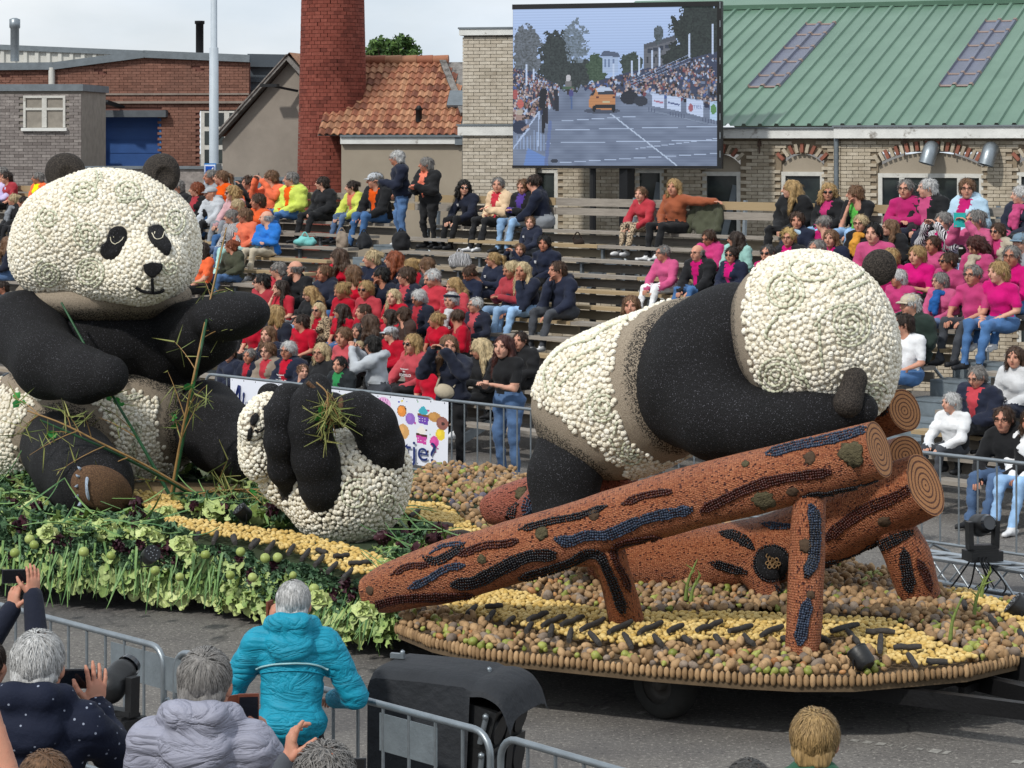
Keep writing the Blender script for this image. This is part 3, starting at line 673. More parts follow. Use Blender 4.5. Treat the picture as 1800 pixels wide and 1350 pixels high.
b = MB(); b.beam(WW.P(V[0, 0], zt_[0], .05), WW.P(V[-1, 0], zt_[-1], .05), .2, .2); b.build('parapet', M_zinc, ws)
b = MB(); c = WW.p(26, 108, 3); b.tube([c, c + (0, 0, 1.2), c + (0, 0, 1.25), c + (0, 0, 1.55), c + (0, 0, 1.6)], [.16, .16, .2, .2, .08], 10); b.build('flue', M_steel, ws)
# ---------------------------------------------------------------- low grey brick building at the left
WL = Wall(70, 62, .08); gb = thing('grey_brick_annex', 'low grey painted brick annex with a boarded white window', 'building', tuple(WL.p(70, 400) * (1, 1, 0)))
a0 = WL.az(-150, 200)[0]; a1 = WL.az(143, 200)[0]; zt = WL.az(70, 160)[1]; wx0, wx1, wz1, wz0 = WL.az(41, 168)[0], WL.az(115, 168)[0], WL.az(78, 168)[1], WL.az(78, 224)[1]
b = MB(); WL.slab(b, a0, a1, 0, zt, -2.5, -.02); b.build('wall', M_mort_g, gb)
bricks(WL, gb, a0, a1, WL.az(70, 330)[1], zt, M_grey, 250, lambda a, z: wx0 < a < wx1 and wz0 - .05 < z < wz1, bl=.23, bh=.075, prefer=lambda q: q[1] < 260)
b = MB(); WL.slab(b, a0, a1 + .06, zt, WL.az(70, 148)[1], -2.6, .08); b.build('parapet', M_zinc, gb)
b = MB(); t = .06; WL.slab(b, wx0, wx1, wz1 - t, wz1, -.1, .02); WL.slab(b, wx0, wx0 + t, wz0, wz1 - t, -.1, .018); WL.slab(b, wx1 - t, wx1, wz0, wz1 - t, -.1, .018); xm = (wx0 + wx1) / 2; WL.slab(b, xm - t, xm + t, wz0, wz1 - t, -.1, .016)
zm = wz0 + (wz1 - wz0) * .58; WL.slab(b, wx0 + t, xm - t, zm - .03, zm + .03, -.1, .014); WL.slab(b, xm + t, wx1 - t, zm - .03, zm + .03, -.1, .014); wo = b.build('window', M_wframe, gb)
for (l, r_, z0, z1, mm) in ((wx0, xm, wz0, zm, 0), (xm, wx1, wz0, zm, 1), (wx0, xm, zm, wz1, 2), (xm, wx1, zm, wz1, 2)):
    p = MB(); WL.slab(p, l + t, r_ - t, z0 + .02, z1 - .03, -.08, -.03); p.build('pane', [M('boarded_pane', '#9d968b', .8, .3, 6, c2='#c9c6bf', r2=(.45, .5)), M('dusty_pane', '#a9adac', .4, .2, 3), M('dark_dusty_pane', '#6f6f6b', .4, .3, 4)][mm], wo)
b = MB(); WL.slab(b, wx0 - .03, wx1 + .05, wz0 - .09, wz0 - .01, -.1, .1); b.build('sill', M_white, wo)
b = MB(); p = WL.az(143, 303); WL.slab(b, WL.az(143, 300)[0], WL.az(420, 300)[0], 0, WL.az(250, 297)[1], -.3, 0); lw = b.build('low_wall', M_grey, gb)
b = MB(); WL.slab(b, WL.az(143, 300)[0], WL.az(420, 300)[0], WL.az(250, 297)[1], WL.az(250, 292)[1], -.35, .06); b.build('coping', M_zinc, gb)
# ---------------------------------------------------------------- dark roof strip behind the tile roof
b = MB(); q0, q1 = px(770, 117, 62), px(830, 118, 62); b.add([q0 * (1, 1, 0), q1 * (1, 1, 0), q1, q0, q0 * (1, 1, 0) + (0, 3, 0), q1 * (1, 1, 0) + (0, 3, 0), q1 + (0, 3, 0), q0 + (0, 3, 0)], [(0, 1, 2, 3), (3, 2, 6, 7), (4, 7, 6, 5), (0, 3, 7, 4), (1, 5, 6, 2)], 0, False)
o = b.build('dark_clad_shed', M('dark_cladding', '#2c3036', .5, .2, 3)); tag(o, 'dark flat-topped shed showing between tile roof and cream tower', 'shed')
# ---------------------------------------------------------------- tree behind the roofs
def leaf_cloud(centres, radii, n, size, seed):
    g = np.random.default_rng(seed); P = []; N = []
    for c, r in zip(centres, radii):
        d = g.normal(size=(n, 3)); d /= np.linalg.norm(d, axis=1)[:, None]; rr = r * g.random(n)[:, None] ** .45; P.append(np.asarray(c) + d * rr * (1, 1, .75)); N.append(d + g.normal(size=(n, 3)) * .7)
    P = np.vstack(P); N = np.vstack(N); s_ = size * (.6 + .8 * g.random(len(P))); V = np.array([(-.5, 0, 0), (0, -.28, .05), (.5, 0, 0), (0, .28, .05)]); F = np.array([(0, 1, 2, 3)])
    return stamp([(V, F)], P, align_rot(N, g.random(len(P)) * 6.28), s_)
def leafm(name, c1, c2):
    s = NB(name); s.set(.6, 0, .3); r = isl(s); s.col(s.mix(r, lin(c1), lin(c2))); return s.m
M_leaf = leafm('tree_leaf', '#2f4a26', '#5d7a3d')
tb = px(690, 130, 75); tr = thing('tree', 'small dark green tree crown peeking over the tile roof', 'tree', (tb[0], tb[1], 0))
b = MB(); top = px(690, 75, 75); b.tube(spline([(tb[0], 75, 0), (tb[0] + .1, 75, 4), (tb[0] - .05, 75, 6)], 8), np.linspace(.22, .1, 8), 8)
cs, rs = [], []
for (x, y) in ((660, 88), (672, 76), (690, 80), (705, 92), (715, 74), (722, 86), (668, 96), (727, 98), (703, 72), (653, 92), (684, 96), (662, 78), (712, 100), (695, 104)):
    c = px(x, y, 75 + rng.normal() * .4); cs.append(c); rs.append(.24 + .08 * rng.random()); b.tube(spline([(tb[0], 75, 5), (c + np.array((tb[0], 75, 5.6))) / 2 - (0, 0, .1), c], 6), np.linspace(.06, .015, 6), 5)
b.build('trunk', M('bark', '#4b3f33', .9, .3, 8), tr)
V, F = leaf_cloud(cs, rs, 150, .15, 4); link('crown', mesh_np('crown', V, [F], None, False), M_leaf, tr)
# ---------------------------------------------------------------- street lamp post with blue sign
lp = px(376, 290, 52); q = thing('street_lamp', 'slim light grey lamp post rising past the frame above the blue sign', 'lamp post', (lp[0], lp[1], 0))
b = MB(); b.tube([(lp[0], lp[1], 0), (lp[0], lp[1], px(376, 288, 52)[2])], .16, 14); b.build('base_tube', M_steel, q)
b = MB(); Mpost = M('pale_grey_post', '#a8b2bb', .5, .1, 3); b.tube([(lp[0], lp[1], 3.2), (lp[0], lp[1], px(376, 84, 52)[2]), (lp[0], lp[1], px(376, 83, 52)[2]), (lp[0], lp[1], 11)], [.10, .095, .07, .055], 14); b.build('pole', Mpost, q)
b = MB(); b.tube([(lp[0], lp[1], 11), (lp[0] - .3, lp[1] - .3, 11.3), (lp[0] - 1, lp[1] - 1, 11.4)], [.055, .05, .05], 10); b.ball((lp[0] - 1.2, lp[1] - 1.2, 11.38), (.4, .15, .08), 2); b.build('lamp_head', Mpost, q)
sp = px(369, 320, 51.6); sg = thing('parking_sign', 'blue rectangular road sign with white border and pictogram on the lamp post', 'sign', tuple(sp))
def plate(name, x0, x1, y0, y1, Y, th, m, par): b = MB(); p0, p1 = px(x0, y1, Y), px(x1, y0, Y); b.box((p0 + p1) / 2, (abs(p1[0] - p0[0]), th, abs(p1[2] - p0[2]))); return b.build(name, m, par)
plate('panel', 359, 380, 287, 350, 51.6, .03, M('sign_edge_blue', '#2f74b5', .4, .05), sg); plate('border', 359.5, 378.5, 289.5, 349, 51.58, .02, M('sign_white', '#d5dce4', .4, .05), sg); plate('field', 361, 376.5, 292, 347, 51.565, .015, M('sign_blue', '#0e4fae', .4, .05), sg)
b = MB()
for poly in ([(361.5, 311), (365.5, 301), (374, 301), (374, 313), (369, 313), (364.5, 317)], [(370, 300), (374, 294), (375, 294), (375, 301)]):
    V = [px(x, y, 51.55) for x, y in poly]; c = np.mean(V, 0); b.add(np.vstack((V, c)), [(len(V), (i + 1) % len(V), i) for i in range(len(V))], 0, False)
b.build('pictogram', M('sign_white', '#d5dce4'), sg)
# ---------------------------------------------------------------- grandstand of wooden benches on steel
NR, O0, DO, Z0, DZ = 13, 2.4, .49, .45, .2067
def row_o(i): return O0 + DO * i
def row_z(i): return Z0 + DZ * i
def woodm(name, c1, c2, c3):
    s = NB(name); s.set(.85, 0, .25); r = isl(s); o = s.obj()
    mp_ = s.n('ShaderNodeMapping'); mp_.inputs['Scale'].default_value = (1.2, 14, 14); s.l(o, mp_.inputs[0])
    f = s.noise(mp_.outputs[0], 2.2, 7, .65); k = s.mix(s.ramp(f, .3, .7), lin(c1), lin(c2)); k = s.mix(s.math('MULTIPLY', s.ramp(r, .72, .78), .8), k, lin(c3)); s.col(k); s.bump(f, .5, .006); return s.m
M_wood = woodm('weathered_plank', '#77716a', '#9b948b', '#a08a66'); M_wood2 = woodm('sawn_plank', '#6c665e', '#8b847b', '#978a72')
stand = thing('grandstand', 'long grandstand of weathered wooden benches on galvanised frames full of spectators', 'grandstand', tuple(st(0, 5)))
aMin, aMax, SEG = st_a(-40, 8.4), st_a(1860, 2.4) + 3.5, 3.6
RS = np.stack(((UX, UY, 0), (-UY, UX, 0), (0, 0, 1)), 1); RZS = math.atan2(UY, UX)
gap_a = [st_a(722, 8.3), st_a(1612, 4.0)]
pm = {}
def plank(name, a0, a1, o, z, w, t, mat, par):
    key = (round(a1 - a0, 3), w, t, mat.name)
    if key not in pm:
        pm[key] = MB().box((0, 0, 0), (a1 - a0, w, t)).mesh(name); pm[key].materials.append(mat)
    q = bpy.data.objects.new(name, pm[key]); COL.objects.link(q); q.location = st((a0 + a1) / 2, o, z); q.rotation_euler = (rng.normal() * .008, rng.normal() * .0015, RZS); attach(q, par)
for i in range(NR):
    a = aMin + (i % 3) * .9
    while a < aMax:
        b = a + SEG - .015; segs = [(a, b)]
        for g in gap_a:
            if g is gap_a[1] and i > 7: continue
            segs = [t for (l, r) in segs for t in ((l, min(r, g - .45)), (max(l, g + .45), r)) if t[1] - t[0] > .25]
        for l, r in segs:
            l, r = round(l, 2), round(r, 2)
            xa, xb = proj(st(l, row_o(i), row_z(i)))[0], proj(st(r, row_o(i), row_z(i)))[0]
            if xb < -30 or xa > 1850: continue
            plank('bench_plank', l, r, row_o(i) + .03, row_z(i) - .025, .26, .05, M_wood, stand)
            if i: plank('riser_plank', l, r, row_o(i) + .12, row_z(i) - .15, .03, .13, M_wood2, stand)
        a += SEG
for h_, w_ in ((.30, .12), (.46, .13)):
    a = aMin
    while a < aMax:
        b = a + SEG - .015
        if -40 < proj(st(b, 8.6, 3))[0] and proj(st(a, 8.6, 3))[0] < 1850: plank('backrest_plank', round(a, 2), round(b, 2), row_o(12) + .27, row_z(12) + h_, .035, w_, M_wood, stand)
        a += SEG
a = aMin + .6
while a < aMax:                                  # one galvanised frame every 2.4 m: raker, posts, brackets
    if -60 < proj(st(a, 8, 2))[0] < 1900 and proj(st(a, 2.4, .4))[0] < 1950:
        f = MB(); f.beam(st(a, O0, Z0 - .28), st(a, row_o(12) + .3, row_z(12) - .28), .06, .12)
        for i in range(NR): f.beam(st(a, row_o(i) + .03, row_z(i) - .05), st(a, row_o(i) + .03, row_z(i) - .3), .05, .05, up=(UX, UY, 0)); f.beam(st(a, row_o(i) - .08, row_z(i) - .06), st(a, row_o(i) + .14, row_z(i) - .06), .05, .03)
        for i in (0, 4, 8, 12): f.beam(st(a, row_o(i), 0), st(a, row_o(i), row_z(i) - .25), .06, .06, up=(UX, UY, 0))
        f.beam(st(a, row_o(4), .1), st(a, row_o(12), row_z(12) - .4), .04, .04); f.beam(st(a, row_o(12) + .26, row_z(12) - .2), st(a, row_o(12) + .3, row_z(12) + .55), .05, .05, up=(UX, UY, 0))
        f.build('support_frame', M_steel, stand)
    a += 2.4
a = aMin + .6
while a < aMax:                                  # diagonal braces between frames
    f = MB(); f.tube([st(a, row_o(8), .2), st(a + 2.4, row_o(8), row_z(8) - .3)], .025, 6); f.tube([st(a + 2.4, row_o(12), .2), st(a, row_o(12), row_z(12) - .4)], .025, 6)
    if -60 < proj(st(a, 8, 2))[0] < 1900: f.build('brace', M_steel, stand)
    a += 4.8
for g, imax in ((gap_a[0], 12), (gap_a[1], 7)):   # steel aisle steps
    for i in range(imax):
        f = MB(); f.box(st(g, row_o(i) + .2, row_z(i) - .18), (.84, .42, .04), Rm=RS); f.box(st(g, row_o(i) + .0, row_z(i) - .28), (.84, .02, .19), Rm=RS); f.build('step', M('galvanised_tread', '#8f9aa1', .45, .2, 6, metal=.6), stand)
# ---------------------------------------------------------------- crowd barriers
_bar = {}
def barrier(P0, P1, label, plate=None, zb=0, spacing=.235, hgt=1.1):
    """steel crowd barrier from P0 to P1 (ground points): frame tube, single bars, feet"""
    P0, P1 = np.array((*P0[:2], zb)), np.array((*P1[:2], zb)); d = P1 - P0; ln = np.linalg.norm(d); d /= ln; n = np.array((-d[1], d[0], 0)); z = np.array((0, 0, 1.))
    t = thing('crowd_barrier', label, 'barrier', tuple((P0 + P1) / 2), 'steel crowd barriers along the street')
    f = MB(); r = .13; arc = [(r * (1 - math.cos(q)), hgt - r + r * math.sin(q)) for q in np.linspace(0, math.pi / 2, 6)]
    path = [P0 + z * .12] + [P0 + d * x + z * y for x, y in arc] + [P1 - d * x + z * y for x, y in arc[::-1]] + [P1 + z * .12]
    f.tube(path, .021, 10); f.tube([P0 + z * .16, P1 + z * .16], .017, 8); f.build('frame', M_steel, t)
    nb = int(ln / spacing); bm_ = None
    for i in range(1, nb):
        q = P0 + d * ln * i / nb
        if bm_ is None: bm_ = MB().tube([(0, 0, .16), (0, 0, hgt)], .0105, 7).mesh('bar'); bm_.materials.append(M_steel)
        o = bpy.data.objects.new('bar', bm_); COL.objects.link(o); o.location = q; attach(o, t)
    for q in (.16, .84):
        f = MB(); c = P0 + d * ln * q; f.tube([c - n * .3 + z * .02, c - n * .28 + z * .03, c + z * .14, c + n * .28 + z * .03, c + n * .3 + z * .02], .017, 8); f.build('foot', M_steel, t)
    if plate:
        f = MB(); x0, x1 = plate; c = P0 + d * (x0 + x1) / 2 + z * (hgt - .16); f.box(c, (x1 - x0, .006, .22), math.atan2(d[1], d[0])); f.build('name_plate', M('dull_zinc_plate', '#7d868c', .5, .15, 8, metal=.5), t)
    for s_, q in ((1, P1),):                     # coupling hook
        f = MB(); f.tube([q + z * .75, q + d * .05 + z * .78, q + d * .09 + z * .74, q + d * .09 + z * .6], .01, 6); f.build('hook', M_steel, t)
    return t
aj = st_a(768, 0)
far_labels = ['steel crowd barrier behind the sitting panda arm, left of the cake banner', 'steel crowd barrier carrying the white cake banner', 'bare steel crowd barrier right of the cake banner, before the standing women', 'steel crowd barrier hidden behind the log pile and lying panda', 'steel crowd barrier before the white-haired spectator in white polo shirt', 'steel crowd barrier at the right edge before the girl in ripped jeans']
a = aj - 2.44 * 2
for k in range(6):
    L_ = 2.4
    barrier(st(a, 0), st(a + L_, 0), far_labels[k], (1.9, 2.25) if k == 4 else None); a += 2.46
# ---------------------------------------------------------------- painted pictures: colour per small cell on a real panel
class Canvas:
    def __init__(s, x0, y0, x1, y1, sc):
        s.x0, s.y0, s.sc = x0, y0, sc; s.w, s.h = int((x1 - x0) * sc), int((y1 - y0) * sc); s.a = np.zeros((s.h, s.w, 3)); yy, xx = np.mgrid[0:s.h, 0:s.w]; s.X = x0 + (xx + .5) / sc; s.Y = y0 + (yy + .5) / sc
    def put(s, m, c): s.a[m] = lin(c)[:3] if isinstance(c, str) else c
    def rect(s, x0, y0, x1, y1, c): s.put((s.X >= x0) & (s.X < x1) & (s.Y >= y0) & (s.Y < y1), c)
    def ell(s, x, y, rx, ry, c): s.put(((s.X - x) / rx) ** 2 + ((s.Y - y) / ry) ** 2 < 1, c)
    def poly(s, P, c): m = inpoly(np.stack((s.X.ravel(), s.Y.ravel()), 1), P).reshape(s.h, s.w); s.put(m, c); return m
    def line(s, x0, y0, x1, y1, w, c):
        dx, dy = x1 - x0, y1 - y0; t = np.clip(((s.X - x0) * dx + (s.Y - y0) * dy) / (dx * dx + dy * dy), 0, 1); s.put((s.X - x0 - t * dx) ** 2 + (s.Y - y0 - t * dy) ** 2 < (w / 2) ** 2, c)
    def blob(s, x, y, rx, ry, cols, seed, amp=.5, dens=1):
        n = vnoise(np.stack((s.X * .13 + seed, s.Y * .13, np.zeros_like(s.X)), -1)) + .5 * vnoise(np.stack((s.X * .4 + seed, s.Y * .4, np.zeros_like(s.X)), -1)); m = ((s.X - x) / rx) ** 2 + ((s.Y - y) / ry) ** 2 + (n - .75) * amp * 2 < dens
        k = vnoise(np.stack((s.X * .5, s.Y * .5 + seed, np.zeros_like(s.X)), -1))[m][:, None]; s.a[m] = np.array(lin(cols[0])[:3]) * (1 - k) + np.array(lin(cols[1])[:3]) * k
    def sheet(s, name, corner, mat, parent, sag=None):
        """corner(u,v): world point for u right, v down in 0..1"""
        u = np.linspace(0, 1, s.w + 1); v = np.linspace(0, 1, s.h + 1); c00, c10, c01, c11 = [np.asarray(corner(*q)) for q in ((0, 0), (1, 0), (0, 1), (1, 1))]
        U, Vv = np.meshgrid(u, v); U, Vv = U[..., None], Vv[..., None]; P = (c00 * (1 - U) + c10 * U) * (1 - Vv) + (c01 * (1 - U) + c11 * U) * Vv
        if sag is not None: P = P + sag(U, Vv)
        i = (np.arange(s.h)[:, None] * (s.w + 1) + np.arange(s.w)[None]).ravel(); F = np.stack((i + s.w + 1, i + s.w + 2, i + 1, i), 1)
        me = mesh_np(name, P.reshape(-1, 3), [F], None, True); at_ = me.attributes.new('paint', 'FLOAT_COLOR', 'FACE') if False else me.attributes.new('paint', 'FLOAT_COLOR', 'CORNER')
        at_.data.foreach_set('color', np.repeat(np.concatenate((s.a.reshape(-1, 3), np.ones((s.w * s.h, 1))), 1), 4, 0).astype(np.float32).ravel())
        return link(name, me, mat, parent)
def paintm(name, emit=0, rough=.5):
    s = NB(name); s.set(rough, 0, .3); a = s.n('ShaderNodeAttribute', attribute_name='paint').outputs['Color']
    if emit: s.b.inputs['Base Color'].default_value = (.01, .01, .012, 1); s.l(a, s.b.inputs['Emission Color']); s.b.inputs['Emission Strength'].default_value = emit
    else: s.col(a)
    return s.m
# ---------------------------------------------------------------- video screen
SW = Wall(1085, 45, .30)
scr = thing('video_screen', 'large outdoor video screen showing an orange car on a crowded square', 'screen', tuple(SW.p(1085, 295) * (1, 1, 0)))
f = MB(); aS0, _ = SW.az(901, 150); aS1, _ = SW.az(1269, 150); zS0 = SW.az(1085, 296)[1]; zS1 = SW.az(1085, 5)[1]
SW.slab(f, aS0, aS1, zS0, zS1, -.12, -.02); f.build('housing', M_black, scr)
f = MB(); aI1 = SW.az(1261, 150)[0]; SW.slab(f, aI1, aS1, zS0, zS1, -.02, .03); SW.slab(f, aS0, aI1, zS0, zS0 + .05, -.02, .028); SW.slab(f, aS0, aI1, zS1 - .09, zS1, -.02, .028); f.build('bezel', M_black, scr)
for k in range(9): f = MB(); z = zS0 + .2 + k * (zS1 - zS0) / 9; SW.slab(f, aS1 - .035, aS1 - .02, z, z + .12, .03, .034); f.build('latch', M_steel, scr)
for x in (1042, 1102): f = MB(); p = SW.p(x, 296, -.14); f.tube([p * (1, 1, 0), p], .06 if x == 1042 else .14, 4 if x == 1102 else 8, smooth=False); f.build('leg', M_black, scr)
f = MB(); p = SW.p(1102, 296, -.1); f.box(np.array((p[0], p[1], 1.4)), (.34, .3, 2.8), SW.rz); f.build('mast_cover', M_black, scr)
cv = Canvas(901, 13, 1262, 293, .62); g = np.random.default_rng(2)
cv.a[:] = (np.array(lin('#b9cdf0')[:3]) * (1 - ((cv.Y - 13) / 130)[..., None]) + np.array(lin('#a6bfe6')[:3]) * ((cv.Y - 13) / 130)[..., None]).clip(0, 1)
cv.rect(901, 150, 1262, 293, '#75819a')
k = vnoise(np.stack((cv.X * .05, cv.Y * .12, cv.X * 0), -1))[..., None]; m = (cv.Y > 150); cv.a[m] = (np.array(lin('#69748a')[:3]) * k + np.array(lin('#828ca1')[:3]) * (1 - k))[m]
T1 = ('#232b2c', '#46504a')
cv.blob(925, 90, 26, 48, ('#4a4d4a', '#7d8288'), 3, .6); cv.blob(978, 95, 28, 42, T1, 9); cv.blob(1015, 85, 22, 45, ('#56605c', '#8796a6'), 15, .8); cv.blob(1005, 130, 60, 26, T1, 21); cv.blob(1052, 118, 18, 25, ('#2f4a30', '#52694a'), 33)
cv.rect(1060, 98, 1088, 128, '#a9bcd8'); cv.poly([(1056, 98), (1063, 88), (1088, 92), (1092, 100)], '#56637a')
for x in (1064, 1071, 1078): cv.rect(x, 103, x + 3, 118, '#6c82a6')
cv.blob(1110, 115, 22, 24, ('#2f3d33', '#4a5a4c'), 41); cv.poly([(1133, 78), (1190, 62), (1190, 122), (1133, 122)], '#6d6c70'); cv.poly([(1133, 78), (1190, 62), (1190, 70), (1133, 86)], '#55585f')
for i in range(5):
    cv.rect(1140 + i * 10, 86 - i * 2.4, 1147 + i * 10, 93 - i * 2.4, '#3a4250'); cv.rect(1138 + i * 10, 100, 1142 + i * 10, 112, '#3a3f47')
cv.blob(1160, 62, 8, 18, ('#3d4742', '#66727a'), 5); cv.blob(1235, 55, 52, 62, ('#1d2524', '#3a463d'), 55, .45); cv.blob(1225, 100, 60, 22, ('#20282a', '#3a463d'), 61)
def crowd(P, n, cols, r0, r1):
    P = np.array(P); lo, hi = P.min(0), P.max(0)
    m = cv.poly(P, '#3d4660')
    q = lo + g.random((n, 2)) * (hi - lo); q = q[inpoly(q, P)]; q = q[q[:, 1].argsort()]
    for x, y in q:
        f_ = (y - lo[1]) / (hi[1] - lo[1]); r = r0 + (r1 - r0) * f_; cv.ell(x, y + r * 1.6, r * 1.2, r * 1.7, cols[g.integers(len(cols))]); cv.ell(x, y, r * .75, r * .9, ('#b58d7d', '#94725f', '#cdb2a4', '#5a4438')[g.integers(4)])
CC = ('#27304a', '#b9c6dc', '#3d5c9e', '#8a3b42', '#23262e', '#6f7c96', '#9aa9c9', '#4a5a70', '#2b3a5f', '#a45a4c')
crowd([(901, 118), (930, 122), (960, 138), (985, 150), (978, 172), (962, 190), (940, 205), (901, 215)], 520, CC, 1.3, 3.2)
crowd([(1022, 152), (1060, 140), (1110, 126), (1180, 112), (1262, 92), (1262, 190), (1200, 172), (1140, 164), (1090, 165), (1040, 158)], 900, CC, 1.0, 3.2)
for i in range(3): cv.line(1110, 152 - i * 5, 1215, 108 - i * 6, 1.2, '#8593b0')
cv.line(1000, 165, 1000, 152, 4, '#3a3433'); cv.ell(1000, 137, 4.5, 6, '#cfc3bb'); cv.rect(994, 142, 1006, 152, '#7e7772'); cv.rect(989, 152, 1010, 156, '#4d6b4a')
for x, y, h in ((925, 113, 35), (938, 120, 18), (1080, 112, 25), (1112, 108, 25), (1125, 100, 30), (1148, 90, 30), (1160, 86, 30), (1213, 62, 40), (1253, 45, 50)): cv.line(x, y, x, y + h, 3.2 if h > 20 else 2, '#c6d1e6')
for ya, yb, x0, x1 in ((229, 223, 975, 1262), (252, 247, 960, 1262), (262, 244, 1120, 1262), (287, 270, 985, 1262), (213, 205, 985, 1120)): cv.line(x0, ya, x1, yb, 1.3, '#b7c3d8')
cv.line(1062, 190, 1190, 291, 2.2, '#c3cede')
cv.poly([(1148, 166), (1169, 168), (1169, 191), (1148, 187)], '#c9d3ea'); cv.poly([(1173, 168), (1198, 171), (1198, 197), (1173, 191)], '#c9d3ea'); cv.poly([(1208, 173), (1236, 177), (1236, 207), (1208, 199)], '#c9d3ea'); cv.poly([(1247, 178), (1262, 180), (1262, 214), (1247, 210)], '#b6d2ea')
cv.line(1140, 163, 1262, 182, 1.3, '#93a2ba'); cv.line(1140, 194, 1262, 222, 1.5, '#8a95a8'); cv.ell(1254, 193, 5, 9, '#5d9a4a'); cv.ell(1215, 190, 4, 7, '#b5525c'); cv.line(1152, 178, 1166, 181, 3, '#c2697e'); cv.line(1177, 181, 1194, 185, 3, '#5b6a95')
for i in range(26): cv.line(1142 + i * 4.7, 190 + i * .9, 1142 + i * 4.7, 196 + i * .95, .9, '#56617a')
cv.ell(1108, 172, 16, 12, '#2a2f3a'); cv.ell(1128, 178, 12, 9, '#343a46')
cv.ell(1060, 195, 32, 5, '#4c5364'); cv.poly([(1036, 178), (1040, 166), (1046, 156), (1056, 152), (1074, 153), (1081, 163), (1084, 172), (1084, 190), (1078, 194), (1044, 192), (1036, 188)], '#d98324')
cv.poly([(1049, 156), (1056, 152), (1073, 153), (1079, 160), (1052, 161)], '#c4cede'); cv.poly([(1052, 161), (1079, 160), (1082, 166), (1053, 166)], '#39404d'); cv.poly([(1038, 168), (1046, 157), (1049, 158), (1045, 167)], '#2e343f'); cv.rect(1047, 184, 1083, 190, '#2c2a2c'); cv.ell(1046, 191, 3, 6, '#1f2126'); cv.ell(1080, 192, 3, 6, '#1f2126'); cv.rect(1061, 177, 1073, 180, '#d8c07f'); cv.rect(1049, 170, 1055, 172, '#6b2f22'); cv.rect(1078, 170, 1083, 172, '#6b2f22')
cv.ell(1007, 156, 2, 2.4, '#8c6a58'); cv.ell(1005, 164, 4, 7, '#4a4688'); cv.line(1005, 170, 1006, 190, 3.6, '#4a6796')
cv.line(956, 160, 953, 185, 12, '#20232b'); cv.line(957, 190, 955, 232, 6, '#22242c'); cv.line(962, 190, 962, 215, 5, '#2a2730'); cv.ell(957, 151, 3, 4, '#8a6d5f'); cv.line(968, 165, 975, 190, 6, '#343945'); cv.line(978, 160, 980, 192, 8, '#2b2f3b')
for i in range(24): cv.line(906 + i * 2.2, 215 + i * 1.0 if i > 12 else 240, 906 + i * 2.2, 262 + i * .2, .8, '#8ea2c4')
cv.line(901, 262, 930, 226, 2.2, '#b3c4e0'); cv.line(910, 250, 948, 196, 2.4, '#b9c8e2'); cv.line(948, 196, 946, 258, 2, '#aebfdb'); cv.line(932, 182, 948, 170, 1.6, '#aebfdb')
cv.ell(912, 205, 6, 9, '#b08672'); cv.ell(913, 197, 6, 5, '#c4ad8f'); cv.ell(913, 224, 13, 12, '#27344f'); cv.line(918, 228, 928, 222, 5, '#b08672'); cv.ell(905, 165, 5, 9, '#c2483c'); cv.ell(914, 182, 6, 8, '#d9553c')
cv.poly([(927, 261), (962, 278), (964, 293), (920, 293)], '#5d87c9'); cv.line(968, 215, 960, 292, 6, '#6276a6'); cv.ell(975, 284, 6, 4, '#343b48')
lum_ = cv.a.mean(-1, keepdims=True); cv.a = (cv.a * .72 + lum_ * .28) * np.array((.86, .96, 1.1)); cv.a *= np.where((np.arange(cv.h) % 3 == 0)[:, None, None], .88, 1.0)
cv.sheet('display', lambda u, v: SW.P(aS0 + .01 + u * (aI1 - aS0 - .01), zS1 - .09 - v * (zS1 - zS0 - .14), .004), paintm('screen_picture', .92), scr)
def wall_text(txt, wl_, x, y, h, mat, par, off, shear=0, bold=0, name='lettering'):
    me = text_mesh(txt, 1, bold, shear); p = wl_.p(x, y, off); s_ = h / FPX * p[1]; V = np.array([v.co[:] for v in me.vertices]) * s_
    for v, c in zip(me.vertices, V @ np.stack((wl_.u, (0, 0, 1), wl_.n), 1).T + p): v.co = c
    return link(name, me, mat, par)
wall_text('TIEL', SW, 1226, 188, 9, M('screen_ink', '#5b6a95', .5, 0), scr, .008)
# ---------------------------------------------------------------- cake banner on the barrier
bn = thing('cake_banner', 'white banner printed with cupcakes, macarons and cookies on the barrier', 'banner', tuple(st(st_a(600, -.05), -.05)))
cb = Canvas(405, 0, 790, 122, .72); cb.a[:] = lin('#d9dde8')[:3]
def sw(x, y): return x, y                          # banner coordinates: column of the photo, rows from its upper edge
for (x, y, rx, ry, c) in ((714, 26, 7, 10, '#d98a3e'), (728, 38, 7, 10, '#8a66b8'), (777, 60, 7, 10, '#dcc23c'), (767, 75, 6.5, 10, '#c94d97'), (683, 18, 12, 13, '#d8a6cf'), (684, 40, 6, 11, '#9a5230'), (716, 63, 9, 13, '#c99b62'), (703, 70, 8, 13, '#b98850'), (767, 30, 10, 8, '#b8894f'), (780, 40, 9, 11, '#8a5a52'), (656, 12, 9, 7, '#c79555')):
    cb.ell(x, y, rx + .8, ry + .8, '#7d5a48' if c in ('#d98a3e',) else c); cb.ell(x, y, rx, ry, c); cb.ell(x - rx * .25, y - ry * .2, rx * .5, ry * .55, tuple(min(1, v * 1.18) for v in lin(c)[:3]))
cb.ell(683, 18, 4, 4.5, '#d9dde8')
for i in range(5): cb.line(674 + i * 4, 8, 672 + i * 4, 26, 1.2, '#a05c9c')
cb.ell(781, 40, 3, 3, '#3a2a2a')
